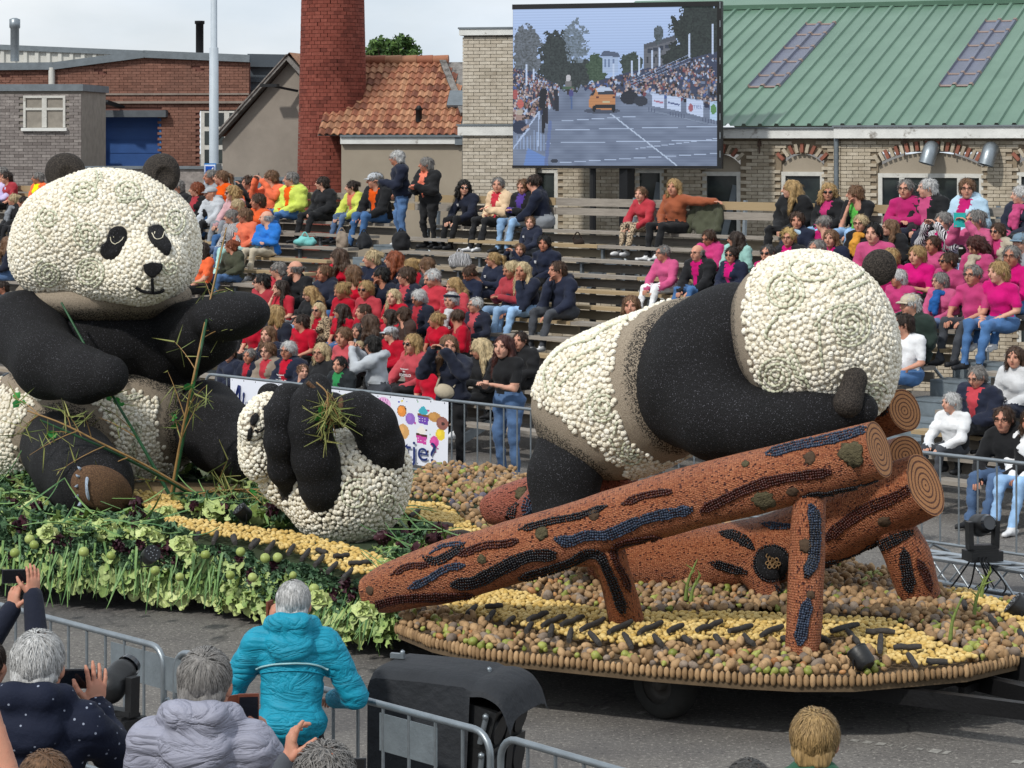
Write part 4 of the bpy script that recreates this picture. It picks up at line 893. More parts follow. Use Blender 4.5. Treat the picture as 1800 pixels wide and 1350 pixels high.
for x, y, a, b_, top in ((749, 30, '#6a45a8', '#3fa5b8', '#7a5236'), (746, 66, '#c2479a', '#e3e0da', '#4b2a22')):
    cb.poly([(x - 9, y), (x + 9, y + 2), (x + 7, y + 16), (x - 7, y + 14)], a); cb.poly([(x - 9, y - 4), (x + 9, y - 2), (x + 9, y + 3), (x - 9, y)], top); cb.ell(x, y - 8, 7.5, 6, b_); cb.ell(x, y - 13, 4, 4, b_)
    for i in range(8): cb.ell(x - 6 + (i % 4) * 4, y + 5 + (i // 4) * 5, .7, .7, '#e8dfee')
for i in range(46):
    x, y = 652 + g.random() * 132, 4 + g.random() * 92; r_ = .9 + g.random() * 1.1
    if np.abs(cb.a[int(y * .72), int((x - 405) * .72)] - np.array(lin('#d9dde8')[:3])).sum() < .01: cb.ell(x, y, r_, r_, ('#b04a9a', '#5aa9cf', '#d8c34a', '#4a2a22', '#4a9a4e', '#3a4ab0', '#d8653f')[g.integers(7)])
for x in range(409, 790, 22):
    for y in (3, 118): cb.ell(x, y, .9, 1.1, '#4a4c55')
def bpt(u, v):
    x = 405 + u * 383; a = st_a(x, -.035); return st(a, -.035, 1.085 - v * .86)
cb.sheet('printed_sheet', bpt, paintm('banner_print', 0, .45), bn, lambda U, V: np.concatenate((np.sin(U * 21 + V * 3) * .006 * (V + .2), np.sin(U * 17) * .006 * V, 0 * U), -1))
def banner_text(txt, x, v, size, shear=0, bold=0):
    me = text_mesh(txt, size, bold, shear); p = st(st_a(x, -.06), -.06, 1.085 - v * .86); Rm = np.stack(((UX, UY, 0), (0, 0, 1), (UY, -UX, 0)), 1)
    V = (np.array([q.co[:] for q in me.vertices]) * (1.3, 1, 1)) @ Rm.T + p
    for q, c in zip(me.vertices, V): q.co = c
    link('lettering', me, M('navy_print', '#1b2c66', .5, .05), bn)
banner_text('stje?', 730, .79, .36, 0, 0)
f = MB(); 
def stroke(P, w):
    Q = spline(np.array([st(st_a(x, -.06), -.062, 1.085 - v * .86) for x, v in P]), 24); f.tube(Q, [w * (.5 + .7 * math.sin(math.pi * min(1, .12 + i / 26))) for i in range(24)], 6, squash=.12)
stroke([(413, .17), (412.5, .24), (416, .26), (421, .1), (421, .5), (417.5, 1.0)], .016); stroke([(420, .5), (425, .3), (428.5, .22), (427, .5), (424.5, .85)], .016); stroke([(432, .36), (434.5, .36), (434, .46), (431.8, .48), (432, .36)], .007)
f.build('script_lettering', M('navy_print', '#1b2c66'), bn)
# ---------------------------------------------------------------- people
PAL = dict(red='#a6142a', pink='#ad2767', navy='#1a2032', black='#1a1b1e', orange='#d2551f', white='#cfd1d4', grey='#868b92', lgrey='#a3a8ae', beige='#c2a888', olive='#46493a', blue='#1d66b4', jeans='#44628a', ljean='#7c9fc4', dgrey='#3a3d43', leather='#372823', hivis='#cdd72c', poncho='#b9c766', mint='#9fcbc4', purple='#472c86', rust='#8c431b', lilac='#b3aacb', taupe='#84776a', lblue='#a9c3d6', dgreen='#22302b', teal='#128aa6', coral='#d86a45', leopard='#b8a488', zebra='#8d8d8d', stone='#aca391')
HAIR = dict(wht='#bdbdbc', gry='#7d7a77', dgr='#4a4846', blk='#15120f', dbr='#2d2018', brn='#463224', lbr='#6f523a', bld='#a28558', pbl='#bda983', red='#7f4022', aub='#43211b', spb='#b59a63')
def clothm(c):
    n = 'cloth_' + c
    if n in _M: return _M[n]
    s = NB(n); s.set(.85, 0, .2); o = s.obj(); k0 = lin(PAL[c]) if c in PAL else lin(c)
    k = s.mix(s.ramp(s.noise(o, 7, 4), .3, .7), dark(k0, .86), dark(k0, 1.1))
    if c == 'leopard': k = s.mix(s.ramp(s.noise(o, 42, 2), .5, .54), k, lin('#2b211b'))
    if c == 'zebra':
        w = s.n('ShaderNodeTexWave'); w.inputs['Scale'].default_value = 14; w.inputs['Distortion'].default_value = 5; s.l(o, w.inputs['Vector']); k = s.mix(s.ramp(w.outputs[1], .47, .53), lin('#22232a'), lin('#c9c9cc'))
    if c in ('jeans', 'ljean', 'dgrey'): k = s.mix(s.ramp(s.noise(o, 3.5, 3), .45, .75), k, dark(k0, 1.55))
    hs = s.n('ShaderNodeHueSaturation'); s.l(k, hs.inputs['Color']); s.l(s.math('MULTIPLY_ADD', s.rnd(), .42, .8), hs.inputs['Value']); s.l(s.math('MULTIPLY_ADD', s.math('FRACT', s.math('MULTIPLY', s.rnd(), 9.7)), .25, .85), hs.inputs['Saturation']); k = hs.outputs[0]
    s.col(k); s.b.inputs['Sheen Weight'].default_value = .08; s.bump(s.noise(o, 26, 5, .65), .5, .012); _M[n] = s.m; return s.m
SKINS = []
for i, c in enumerate(('#b98770', '#c4937c', '#a8745c', '#cda08a')):
    s = NB('skin_%d' % i); s.set(.55, 0, .35); o = s.obj(); k0 = lin(c)
    s.col(s.mix(s.ramp(s.noise(o, 22, 4), .35, .7), dark(k0, .9), s.mix(.35, k0, lin('#c0705c')))); s.b.inputs['Subsurface Weight'].default_value = 0.0; s.bump(s.noise(o, 90, 3), .15, .004); SKINS.append(s.m)
def hairm(c):
    n = 'hair_' + c
    if n in _M: return _M[n]
    s = NB(n); s.set(.5, 0, .35); o = s.obj(); k0 = lin(HAIR[c]); mp_ = s.n('ShaderNodeMapping'); mp_.inputs['Scale'].default_value = (1, 1, .16); s.l(o, mp_.inputs[0])
    f = s.noise(mp_.outputs[0], 95, 5, .7); s.col(s.mix(s.ramp(f, .35, .68), dark(k0, .5), dark(k0, 1.3))); s.bump(f, .8, .01); _M[n] = s.m; return s.m
M_eye = M('eye_dark', '#251d1a', .3, .1); M_lip = M('lip', '#98554c', .5, .1); M_shoe_d = M('dark_shoe', '#1f2023', .6, .2); M_shoe_w = M('white_shoe', '#cfd0d2', .6, .1); M_shoe_b = M('beige_shoe', '#b09a85', .7, .1)
M_lens = M('dark_lens', '#0f1013', .15, .05, bump=0, spec=.6); M_specs = M('spectacle_frame', '#2b2726', .4, .1, bump=0)
def low_hand(mb, wrist, direc, side, m=0, curl=.6, s=1.0):
    """palm and five bent fingers, small"""
    d = np.asarray(direc, float); B = basis(d); x, y, z = B[:, 0], B[:, 1], B[:, 2]
    c = wrist + z * .045 * s; V, F = ico(1); mb.add((V * np.array((.038, .018, .052)) * s) @ B.T + c, F, m)
    for i, ln in enumerate((.062, .07, .066, .052)):
        b0 = wrist + z * .085 * s + x * (-.027 + .018 * i) * s; b1 = b0 + (z * math.cos(curl * .6) - y * math.sin(curl * .6)) * ln * .5 * s; b2 = b1 + (z * math.cos(curl * 1.5) - y * math.sin(curl * 1.5)) * ln * .55 * s
        mb.tube([b0 - z * .015, b0, b1, b2], np.array((.008, .0095, .0085, .006)) * s, 5, m)
    b0 = wrist + z * .03 * s - x * side * .03 * s; b1 = b0 + (z * .7 - x * side * .7) * .035 * s; b2 = b1 + (z * .95 - y * .3) * .035 * s; mb.tube([b0, b1, b2], np.array((.013, .011, .008)) * s, 5, m)
def head_field(fem):
    f = Field(); f.ell((0, .012, .028), (.076, .095, .088), m=0, k=.02); f.ell((0, -.028, -.04), (.06 if fem else .064, .066, .072), m=0, k=.03); f.ell((0, -.058, -.094), (.028, .024, .02), m=0, k=.02)
    f.cone((0, -.094, .012), (0, -.115, -.026), .009, .014, 0, .012); f.ell((.03, -.084, .03), (.026, .012, .01), m=0, k=.015); f.ell((-.03, -.084, .03), (.026, .012, .01), m=0, k=.015)
    f.ell((.04, -.062, -.03), (.022, .024, .026), m=0, k=.02); f.ell((-.04, -.062, -.03), (.022, .024, .026), m=0, k=.02)
    for s_ in (-1, 1): f.ell((s_ * .078, .012, -.008), (.01, .02, .03), rotm(0, 0, s_ * .35), 0, .008)
    f.cone((0, .02, -.06), (0, .045, -.2), .05 if fem else .058, .058 if fem else .068, 0, .03)
    return f
_head = {}
def head_mesh(fem, h=.0105):
    if (fem, h) not in _head:
        mb = MB(); V, F = head_field(fem).mesh(h); mb.add(V, F, 0)
        for s_ in (-1, 1):
            mb.ball((s_ * .031, -.0885, .010), (.0125, .007, .006), 1, 5); mb.ball((s_ * .032, -.093, .031), (.02, .006, .0035), 1, 7, rotm(0, s_ * .12, s_ * .25))
        mb.ball((0, -.0915, -.062), (.022, .008, .005), 1, 6)
        _head[(fem, h)] = mb
    return _head[(fem, h)]
ARMS = dict(lap=((.25, -.04, .28), (.07, -.29, .18)), knee=((.24, -.17, .27), (.11, -.42, .18)), phone=((.23, -.11, .26), (.06, -.32, .34)), up=((.25, -.20, .42), (.085, -.27, .70)), cross=((.25, -.10, .29), (-.06, -.23, .30)), down=((.25, .05, .27), (.24, -.03, .03)), pocket=((.27, .07, .28), (.19, -.06, .12)), chin=((.14, -.28, .22), (.03, -.16, .575)), rail=((.40, .10, .50), (.66, .12, .50)), hip=((.31, .06, .3), (.17, -.08, .2)), bench=((.27, .1, .3), (.3, .08, .05)))
def person_mesh(pose='sit', al='lap', ar='lap', sleeve='l', opn=False, fem=False, bulk=0, hood=False, yaw=0, pitch=0, legs='long', lean=.08, drop=.40, h=.029, seed=0, hh=.0118, collar=True, nohand=()):
    f = Field(); base = np.array((0, 0, .82 if pose == 'stand' else 0.)); g = np.random.default_rng(seed)
    cl, sl = math.cos(lean), math.sin(lean)
    def T(p): p = np.asarray(p, float); q = p - (0, .02, .1); return np.array((q[0], q[1] * cl - q[2] * sl, q[1] * sl + q[2] * cl)) + (0, .02, .1) + base
    b = (.010 if h < .02 else .019) + .012 * bulk; sh = .155 if fem else .178; Rl = rotm(lean, 0, 0)
    f.ell(T((0, .03, .11)), (.175 + b, .135 + b, .12), Rl, 3 if not bulk else 1, .05)
    f.ell(T((0, .015, .27)), (.14 + b + (0 if fem else .012), .108 + b, .16), Rl, 1, .06)
    f.ell(T((0, .01, .43)), (.155 + b + (0 if fem else .015), .112 + b, .15), Rl, 1, .06)
    f.cone(T((-sh, .02, .53)), T((sh, .02, .53)), .062 + b, None, 1, .05)
    f.cone(T((0, .03, .52)), T((0, .02, .60)), .075 + b, .06, 1, .04)
    for s_ in (-1, 1): f.cone(T((0, .03, .585)), T((s_ * .13, .025, .535)), .05 + b * .5, .05 + b * .5, 1, .04)
    if fem:
        for s_ in (-1, 1): f.ell(T((s_ * .068, -.085, .405)), (.062, .055, .062), None, 1, .05)
    elif bulk < 2: f.ell(T((0, -.06, .24)), (.11, .09, .12), None, 1, .06)
    if hood and h < .02: f.chain([T(p) for p in ((-.09, -.05, .60), (-.11, .05, .63), (-.06, .13, .64), (.06, .13, .64), (.11, .05, .63), (.09, -.05, .60))], [.03, .042, .05, .05, .042, .03], 1, .03); f.ell(T((0, .13, .53)), (.13, .05, .10), rotm(.25 + lean), 1, .03)
    elif hood: f.ell(T((0, .12, .585)), (.125, .075, .075), rotm(.5 + lean), 1, .04); f.cone(T((-.085, .06, .60)), T((.085, .06, .60)), .05, None, 1, .03)
    if collar and bulk: f.cone(T((-.04, .035, .60)), T((.04, .035, .60)), .066, None, 1, .03)
    # legs
    kn = []
    for s_ in (-1, 1):
        hp = np.array((s_ * .092, .01, .085)) + base
        if pose == 'stand': k_ = np.array((s_ * .1, -.03 + .02 * s_, .48)); an = np.array((s_ * .105, .03, .085)); toe = an + (s_ * .03, -.17, -.045)
        else:
            sp = .10 + .05 * g.random(); k_ = np.array((s_ * sp, -.44, .105 + .02 * g.random())); an = np.array((s_ * (sp - .02), -.46 - .18 * min(1, drop) - .05 * g.random(), .07 - drop)); toe = an + (s_ * .03, -.17, -.045)
        f.cone(hp, k_, .09 + (.012 if fem else 0), .064, 3, .03); lm = 0 if legs in ('short', 'skirt') else 3
        f.cone(k_, an, .06 if lm else .05, .047 if lm else .038, lm, .02); f.cone(an + (0, .03, -.03), toe, .043, .036, 4, .015); kn.append(k_)
    if legs == 'skirt': f.cone(base + (0, -.1, .08), base + ((0, -.4, .06) if pose == 'sit' else (0, -.02, -.25)), .15, .16, 3, .05)
    hands = []
    for s_, ap in ((-1, al), (1, ar)):
        e_, w_ = ARMS[ap]; e_ = T((e_[0] * s_, e_[1], e_[2])); w_ = T((w_[0] * s_, w_[1], w_[2])); S0 = T((s_ * (sh + .02), .02, .515))
        if sleeve == 'l': f.chain([S0, e_, w_], [.062 + b, .050 + b, .036 + b * .8], 1, .025)
        else:
            mid = S0 + (e_ - S0) * (.72 if sleeve == 's' else .2); f.cone(S0, mid, .062, .060, 1, .02); f.chain([S0 + (e_ - S0) * .5, e_, w_], [.042, .037, .027], 0, .012)
        hands.append((w_, w_ - e_, s_))
    if opn: pass
    V, F = f.mesh(h); own = f.owner(V); N = vnormals(V, F); cloth = own != 0
    q = V * (9, 9, 15) + seed
    if h < .02:
        n1 = vnoise(V * (7, 7, 13) + seed); n2 = vnoise(V * (13, 13, 26) + seed * 3); fold = -.011 * (1 - np.abs(2 * n1 - 1)) ** 5 - .006 * (1 - np.abs(2 * n2 - 1)) ** 4 + (vnoise(V * 4 + seed) - .5) * .010
    else: fold = (vnoise(q) - .5) * .034 + (vnoise(q * 2.3) - .5) * .02; V = V + N * (fold * cloth)[:, None] * (1.3 if bulk else 1)
    if opn:
        iv = np.linalg.inv(Rl); L = (V - base - (0, .02, .1)) @ iv.T + (0, .02, .1); wd = .012 + .085 * np.clip((L[:, 2] - .12) / .45, 0, 1)
        own = np.where((own == 1) & (L[:, 1] < -.03) & (np.abs(L[:, 0]) < wd) & (L[:, 2] < .6) & (L[:, 2] > .12) & (np.abs(L[:, 0]) < .16), 2, own)
    mb = MB(); mb.add(V, F, own[F].max(1) if False else np.array(own)[F[:, 0]])
    for w_, d_, s_ in hands:
        if s_ in nohand: continue
        low_hand(mb, w_ - d_ / np.linalg.norm(d_) * .01, d_, s_, 0)
    hc = T((0, -.022, .725)); HR = rotm(0, 0, yaw) @ rotm(lean * .3 + pitch, 0, 0) * 1.1; Hm = head_mesh(fem, hh)
    for k in (3, 4):
        pass
    off = mb.n; Vh = np.concatenate(Hm.V) @ HR.T + hc
    for k in (3, 4):
        if Hm.F[k]: Fh = np.concatenate(Hm.F[k]); mb.V.append(Vh if k == 3 else np.zeros((0, 3))); mb.F[k].append(Fh + off); mb.m[k].append(np.concatenate(Hm.m[k])); mb.s[k].append(np.concatenate(Hm.s[k]))
    mb.n += len(Vh); me = mb.mesh('person'); return me, hc, HR, hands, T
_hair = {}
def hair_mesh(kind, fine=False):
    key = (kind, fine)
    if key in _hair: return _hair[key]
    f = Field(); h = .006 if fine else .011
    big = dict(short=.0, full=.006, bob=.006, long=.004, pony=.001, bun=.001, curly=.014, spiky=.006, bald=-.002, side=.004, crop=-.003)[kind]
    f.ell((0, .018, .03), (.083 + big, .102 + big, .093 + big), m=0, k=.02)
    if kind in ('short', 'side', 'spiky', 'full', 'curly'): f.ell((0, .06, -.03), (.075 + big, .06, .07), m=0, k=.03)
    if kind == 'bob':
        for s_ in (-1, 1): f.cone((s_ * .068, .02, 0), (s_ * .082, .01, -.115), .035, .03, 0, .03)
        f.cone((0, .07, 0), (0, .075, -.11), .07, .065, 0, .03)
    if kind == 'long':
        for s_ in (-1, 1): f.chain([(s_ * .07, .02, .0), (s_ * .088, .01, -.14), (s_ * .10, -.03, -.30)], [.034, .036, .022], 0, .03)
        f.chain([(0, .07, 0), (0, .10, -.15), (0, .12, -.33)], [.075, .075, .05], 0, .04)
    if kind == 'curly':
        for s_ in (-1, 1): f.cone((s_ * .07, .03, 0), (s_ * .095, .02, -.12), .05, .045, 0, .03)
        f.cone((0, .08, 0), (0, .09, -.12), .08, .075, 0, .03)
    if kind == 'pony': f.chain([(0, .10, .05), (0, .165, .02), (0, .17, -.14), (0, .15, -.24)], [.03, .033, .028, .008], 0, .02); f.ell((0, .06, -.03), (.07, .05, .06), m=0, k=.03)
    if kind == 'bun': f.ell((0, .115, .05), .042, m=0, k=.015); f.ell((0, .06, -.03), (.07, .05, .06), m=0, k=.03)
    if kind == 'spiky':
        g = np.random.default_rng(4)
        for i in range(26): th, ph = g.random() * 6.28, g.random() * 1.1; d = np.array((math.sin(ph) * math.cos(th), math.sin(ph) * math.sin(th), math.cos(ph))); f.cone(np.array((0, .01, .03)) + d * .085, np.array((0, .01, .03)) + d * .125, .014, .006, 0, .012)
    def disp(X):
        n1 = (vnoise(X * (60, 60, 22)) - .5) * (.02 if kind != 'curly' else .045) + (vnoise(X * 30 + 9) - .5) * .012
        x, y, z = X[..., 0], X[..., 1], X[..., 2]; o = np.full(x.shape, -1e3) if False else n1
        return o
    D, lo = f.grid(h, disp); ax = [lo[i] + h * np.arange(D.shape[i]) for i in range(3)]; X = np.stack(np.meshgrid(*ax, indexing='ij'), -1); x, y, z = X[..., 0], X[..., 1], X[..., 2]
    fr = .072 if kind in ('full', 'bob', 'long', 'curly', 'pony', 'bun') else .09
    face = Field.d(('e', np.array((0, -.11, -.045)), np.array((.07 if kind not in ('short', 'side', 'crop', 'bald', 'spiky') else .082, .088, .045 + fr)), np.eye(3)), X)
    D = np.maximum(D, -face + (vnoise(X * (70, 70, 30)) - .5) * .02)
    if kind in ('short', 'side', 'spiky', 'crop'): D = np.maximum(D, np.where(y < .03, -(z + (.02 if kind != 'crop' else .005) + (vnoise(X * 60) - .5) * .03) , -(z + .075)))
    if kind == 'bald': D = np.maximum(D, np.maximum(z - .035, -(z + .06))); D = np.maximum(D, -(y + .01))
    V, F = nets(D); V = V * h + lo
    if not fine:                                 # loose locks over the mass
        Pq, Nq = scatter_mesh(V, F, 650, 5); g = np.random.default_rng(2); b = MB(); b.add(V, F); W = []
        for p, n_ in zip(Pq, Nq):
            t = (p - np.array((0, .05, .12))) * (1, 1, .4) + (0, 0, -.05) + g.normal(size=3) * .03; t -= n_ * (t @ n_); t /= np.linalg.norm(t) + 1e-6; s_ = np.cross(n_, t); l = .03 + .035 * g.random(); w = .0035
            for u, k, lf in ((0, 1, .001), (.5, .8, .008), (1, .15, .004)): W += [p + t * l * u + n_ * lf - s_ * w * k, p + t * l * u + n_ * lf + s_ * w * k]
        i = np.arange(len(Pq))[:, None] * 6; b.add(np.array(W), np.concatenate((i + [0, 1, 3, 2], i + [2, 3, 5, 4]))); me = b.mesh('hair')
    else: me = mesh_np('hair', V, [F])
    _hair[key] = me; return me
def specs_mesh(sung):
    k = 'specs%d' % sung
    if k in _hair: return _hair[k]
    b = MB()
    for s_ in (-1, 1):
        c = np.array((s_ * .033, -.103, .008)); R_ = np.stack(((1, s_ * .28, 0), (0, 0, 1), (0, -1, 0)), 1)
        if sung: V, F = ico(1); b.add(V * (.028, .006, .021) @ rotm(0, 0, s_ * .25).T + c, F, 1)
        else: a = np.linspace(0, 2 * np.pi, 13)[:-1]; b.tube([c + (.025 * math.cos(t), -.0 + .006 * abs(math.cos(t)), .017 * math.sin(t)) for t in np.linspace(0, 2 * np.pi, 13)], .0028, 4, 0, False)
        b.tube([(s_ * .058, -.095, .012), (s_ * .08, .0, .012)], .0026, 4)
    b.tube([(-.01, -.108, .012), (.01, -.108, .012)], .0026, 4); _hair[k] = b.mesh('glasses'); return _hair[k]
def cap_mesh():
    if 'cap' in _hair: return _hair['cap']
    f = Field(); f.ell((0, .012, .045), (.092, .112, .078), m=0, k=.01); D, lo = f.grid(.011); z = (lo[2] + .011 * np.arange(D.shape[2]))[None, None]; D = np.maximum(D, -(z - .03)); V, F = nets(D); b = MB(); b.add(V * .011 + lo, F)
    P = [(x, -.085 - .075 * math.sqrt(max(0, 1 - (x / .075) ** 2)) * t, .04 - .012 * t) for t in (0, 1) for x in np.linspace(-.075, .075, 9)]; b.add(P, [(i, i + 1, 10 + i, 9 + i) for i in range(8)]); b.add(np.array(P) - (0, 0, .008), [(9 + i, 10 + i, i + 1, i) for i in range(8)]); _hair['cap'] = b.mesh('cap'); return _hair['cap']
def scarf_mesh():
    if 'scarf' in _hair: return _hair['scarf']
    f = Field(); a = np.linspace(0, 2 * np.pi, 11); f.chain([(.075 * math.cos(t), .02 + .075 * math.sin(t), -.15 + .01 * math.sin(3 * t)) for t in a], [.034] * 11, 0, .02); f.chain([(.02, -.07, -.16), (.03, -.13, -.26), (.02, -.15, -.42)], [.035, .042, .04], 0, .02); f.chain([(-.02, -.07, -.17), (-.035, -.13, -.27), (-.045, -.15, -.38)], [.03, .038, .036], 0, .02)
    V, F = f.mesh(.013); V = V + vnormals(V, F) * ((vnoise(V * 40) - .5) * .014)[:, None]; _hair['scarf'] = mesh_np('scarf', V, [F]); return _hair['scarf']
def print_mesh(kind):
    k = 'print' + kind
    if k in _hair: return _hair[k]
    b = MB(); lines = dict(echt=(('Wagenbouwer', .026, .405), ('2022', .024, .37), ('ECHTELD', .052, .318)), tiny=(('lllll', .03, .43),))[kind] if kind == 'echt' else ()
    Vs = []
    if kind == 'echt':
        for t, sz, z in lines:
            me = text_mesh(t, sz, .0012); V = np.array([q.co[:] for q in me.vertices]); x = V[:, 0]; P = np.stack((x, -.0 * x, V[:, 1] + z), 1); P[:, 1] = -.160 - .03 * np.clip(1 - (x / .14) ** 2, 0, 1)
            for p in me.polygons:
                vi = list(p.vertices)
                for i in range(1, len(vi) - 1): b.add(P[[vi[0], vi[i], vi[i + 1]]], [(0, 1, 2)], 0, False)
    else: b.box((-.07, -.166, .445), (.045, .004, .018)); b.box((-.07, -.166, .42), (.04, .004, .012))
    _hair[k] = b.mesh('shirt_print'); return _hair[k]
_bodies = {}
def person(loc, rz, label, top, bottom='jeans', hair='short', hc='brn', inner=None, fem=None, group=None, scale=1.0, shoes=None, specs=None, cap=None, scarf=None, pr=None, skin=None, headband=None, **kw):
    fem = hair in ('full', 'bob', 'long', 'pony', 'bun', 'curly') if fem is None else fem
    kw = dict(kw); kw['fem'] = fem; kw['opn'] = inner is not None
    for k in ('yaw', 'pitch', 'lean'):
        if k in kw: kw[k] = round(kw[k] / .3) * .3 if k != 'lean' else (.08 if kw[k] < .13 else .2)
    key = tuple(sorted((k, round(v, 1) if isinstance(v, float) else v) for k, v in kw.items()))
    if key not in _bodies: _bodies[key] = person_mesh(seed=len(_bodies) % 17, **kw)
    me, hcen, HR, hands, T = _bodies[key]
    if not me.materials:
        for i in range(8): me.materials.append(M_eye)
    o = bpy.data.objects.new('person', me); COL.objects.link(o); o.location = loc; o.rotation_euler = (0, 0, rz); o.scale = (scale * 1.07, scale * 1.07, scale); tag(o, label, 'person', group)
    r = random.Random(hash(label) & 0xffff if False else sum(map(ord, label))); sk = SKINS[skin if skin is not None else r.randrange(4)]
    sh = dict(w=M_shoe_w, b=M_shoe_b, d=M_shoe_d)[shoes or r.choice('ddw')]
    for i, m in enumerate((sk, clothm(top), clothm(inner or top), clothm(bottom), sh, M_eye, M_lip, hairm(hc))): o.material_slots[i].link = 'OBJECT'; o.material_slots[i].material = m
    Wm = lmat(o)
    def child(name, m, mats, head=True, zoff=0):
        c = bpy.data.objects.new(name, m); COL.objects.link(c); c.parent = o
        if not m.materials:
            for _ in mats: m.materials.append(M_eye)
        for i, q in enumerate(mats): c.material_slots[i].link = 'OBJECT'; c.material_slots[i].material = q
        if head: c.location = hcen; c.rotation_euler = Matrix((HR / 1.1).tolist()).to_euler(); c.scale = (1.1,) * 3
        return c
    if hair != 'none': child('hair', hair_mesh(hair), [hairm(hc)])
    if specs: child('glasses', specs_mesh(specs == 's'), [M_specs, M_lens])
    if cap: child('cap', cap_mesh(), [clothm(cap)])
    if scarf: c = child('scarf', scarf_mesh(), [clothm(scarf)]); c.rotation_euler = (kw.get('lean', .08) * .5, 0, 0)
    if headband:
        c = child('headband', _band(), [clothm(headband)])
    if pr:
        c = child('shirt_print', print_mesh(pr), [M('white_print', '#d8d8da', .7, .05)], False); L_ = kw.get('lean', .08); q = np.array((0, .02, .1)); c.rotation_euler = (L_, 0, 0); c.location = Vector(q + (0, 0, .82 if kw.get('pose') == 'stand' else 0)) - Matrix.Rotation(L_, 3, 'X') @ Vector(q)
    return o, [tuple(Wm @ Vector(w)) for w, _, _ in hands], (Wm @ Vector(hcen)), HR
def _band():
    if 'band' not in _hair: b = MB(); b.tube([(.094 * math.cos(t), .018 + .112 * math.sin(t), .06 - .02 * math.sin(t)) for t in np.linspace(0, 2 * np.pi, 25)], .018, 8, 0, False, squash=1); _hair['band'] = b.mesh('headband')
    return _hair['band']
def face_rz(dx, dy): return math.atan2(dx, -dy)     # local -y turned to (dx,dy)
RZ0 = face_rz(UY, -UX)
G_ = 'spectators on the grandstand'
def seat(x, y, label, top, bottom='jeans', hair='short', hc='brn', turn=0, **kw):
    """seat a spectator so that the head centre shows at photo pixel (x, y), on whichever bench fits"""
    best = None; kid = kw.pop('kid', 1.0); lean = kw.get('lean', .08); hz = (.725 - .1) * math.cos(lean) + .1
    for i in range(NR):
        a = st_a(x, row_o(i)); P = st(a, row_o(i) + .02, row_z(i)); s_ = FPX / P[1]; need = (row_z(i), (CH - (y - HOR) / s_) - row_z(i)); k = need[1] / hz / kid
        if best is None or abs(k - 1) < abs(best[0] - 1): best = (k, i, P)
    k, i, P = best; k = min(1.1, max(.88, k)) * kid
    a = st_a(x, row_o(i)); P = st(a, row_o(i) + .02, row_z(i) + .002)
    P = P + np.array((math.sin(lean) * .55 * k * -UY, math.sin(lean) * .55 * k * UX, 0)) * .7
    if 'drop' not in kw: kw['drop'] = .41 if i >= 2 else (.40 if i == 0 else .40)
    return person(tuple(P), RZ0 + R(turn), label, top, bottom, hair, hc, group=G_, scale=k, **kw)
def stood(x, y, o, label, top, bottom='jeans', hair='short', hc='brn', turn=0, base=0.0, group=G_, **kw):
    """standing spectator at offset o from the kerb fence, head centre at photo pixel"""
    a = st_a(x, o); P = st(a, o, base); s_ = FPX / P[1]; z = CH - (y - HOR) / s_; k = (z - base) / 1.545
    return person(tuple(P), RZ0 + R(turn), label, top, bottom, hair, hc, group=group, scale=k, pose='stand', **kw)
# ---------------------------------------------------------------- the spectators, one by one (photo pixel of the head first)
s_ = seat
# far left end
s_(3, 303, 'person in a lilac shirt at the far left end of the top bench', 'lilac', 'black', 'short', 'gry', yaw=-.5)
s_(15, 312, 'person in a red T-shirt with short brown hair on the far left top bench', 'red', 'black', 'short', 'dbr', yaw=-.4, sleeve='s', ar='knee', al='knee', lean=.2)
s_(68, 313, 'person in a coral jacket with yellow scarf beside the sitting panda ear', 'coral', 'jeans', 'short', 'gry', yaw=-.6, inner='hivis', bulk=1, fem=True)
s_(25, 351, 'person in a black jacket with grey scarf left of the panda head', 'black', 'black', 'bun', 'pbl', yaw=-.5, scarf='grey', bulk=1)
s_(42, 356, 'person with a dark hair bun half hidden by the panda head', 'taupe', 'black', 'bun', 'dbr', yaw=-.6)
s_(15, 428, 'person with long brown hair and navy top seen from behind at left edge', 'navy', 'jeans', 'long', 'lbr', yaw=-1.2, turn=-40)
s_(6, 505, 'person in dark clothes at the left edge below the long-haired one', 'dgrey', 'black', 'short', 'dbr', yaw=-.4)
# orange group right of the panda head
s_(313, 326, 'person in a black jacket behind the panda right ear', 'black', 'black', 'short', 'gry', yaw=-.3, bulk=1)
s_(347, 333, 'red-haired person in a black jacket over a red top', 'black', 'black', 'full', 'red', yaw=-.5, inner='red', bulk=1)
s_(372, 311, 'grey-haired person just before the blue road sign', 'grey', 'jeans', 'short', 'gry', yaw=-.4)
s_(390, 312, 'person with ponytail and orange shirt beside the blue road sign', 'orange', 'jeans', 'pony', 'lbr', yaw=-.5, sleeve='s')
s_(373, 340, 'person in a light grey hoodie with the hood up and black trousers', 'lgrey', 'black', 'none', 'brn', yaw=-.3, hood=True, ar='knee', al='knee', lean=.25, cap='lgrey', bulk=1)
s_(413, 338, 'person with blond curls and sunglasses in a pale pink jacket', '#c9a3a8', 'grey', 'curly', 'bld', yaw=-.3, specs='s', ar='knee', al='knee', lean=.15)
s_(437, 322, 'person in a black jacket with short dyed green hair on the top bench', 'black', 'black', 'spiky', 'brn', yaw=-.3, ar='up', al='lap', inner='orange')
t_ = s_(478, 312, 'person in an orange T-shirt over black sleeves filming with a phone', 'orange', 'black', 'short', 'lbr', yaw=-1.0, ar='up', al='up', fem=False)
s_(513, 315, 'person in a translucent yellow poncho over an orange shirt', 'poncho', 'jeans', 'short', 'gry', yaw=-.6, inner='orange', bulk=2, hood=True)
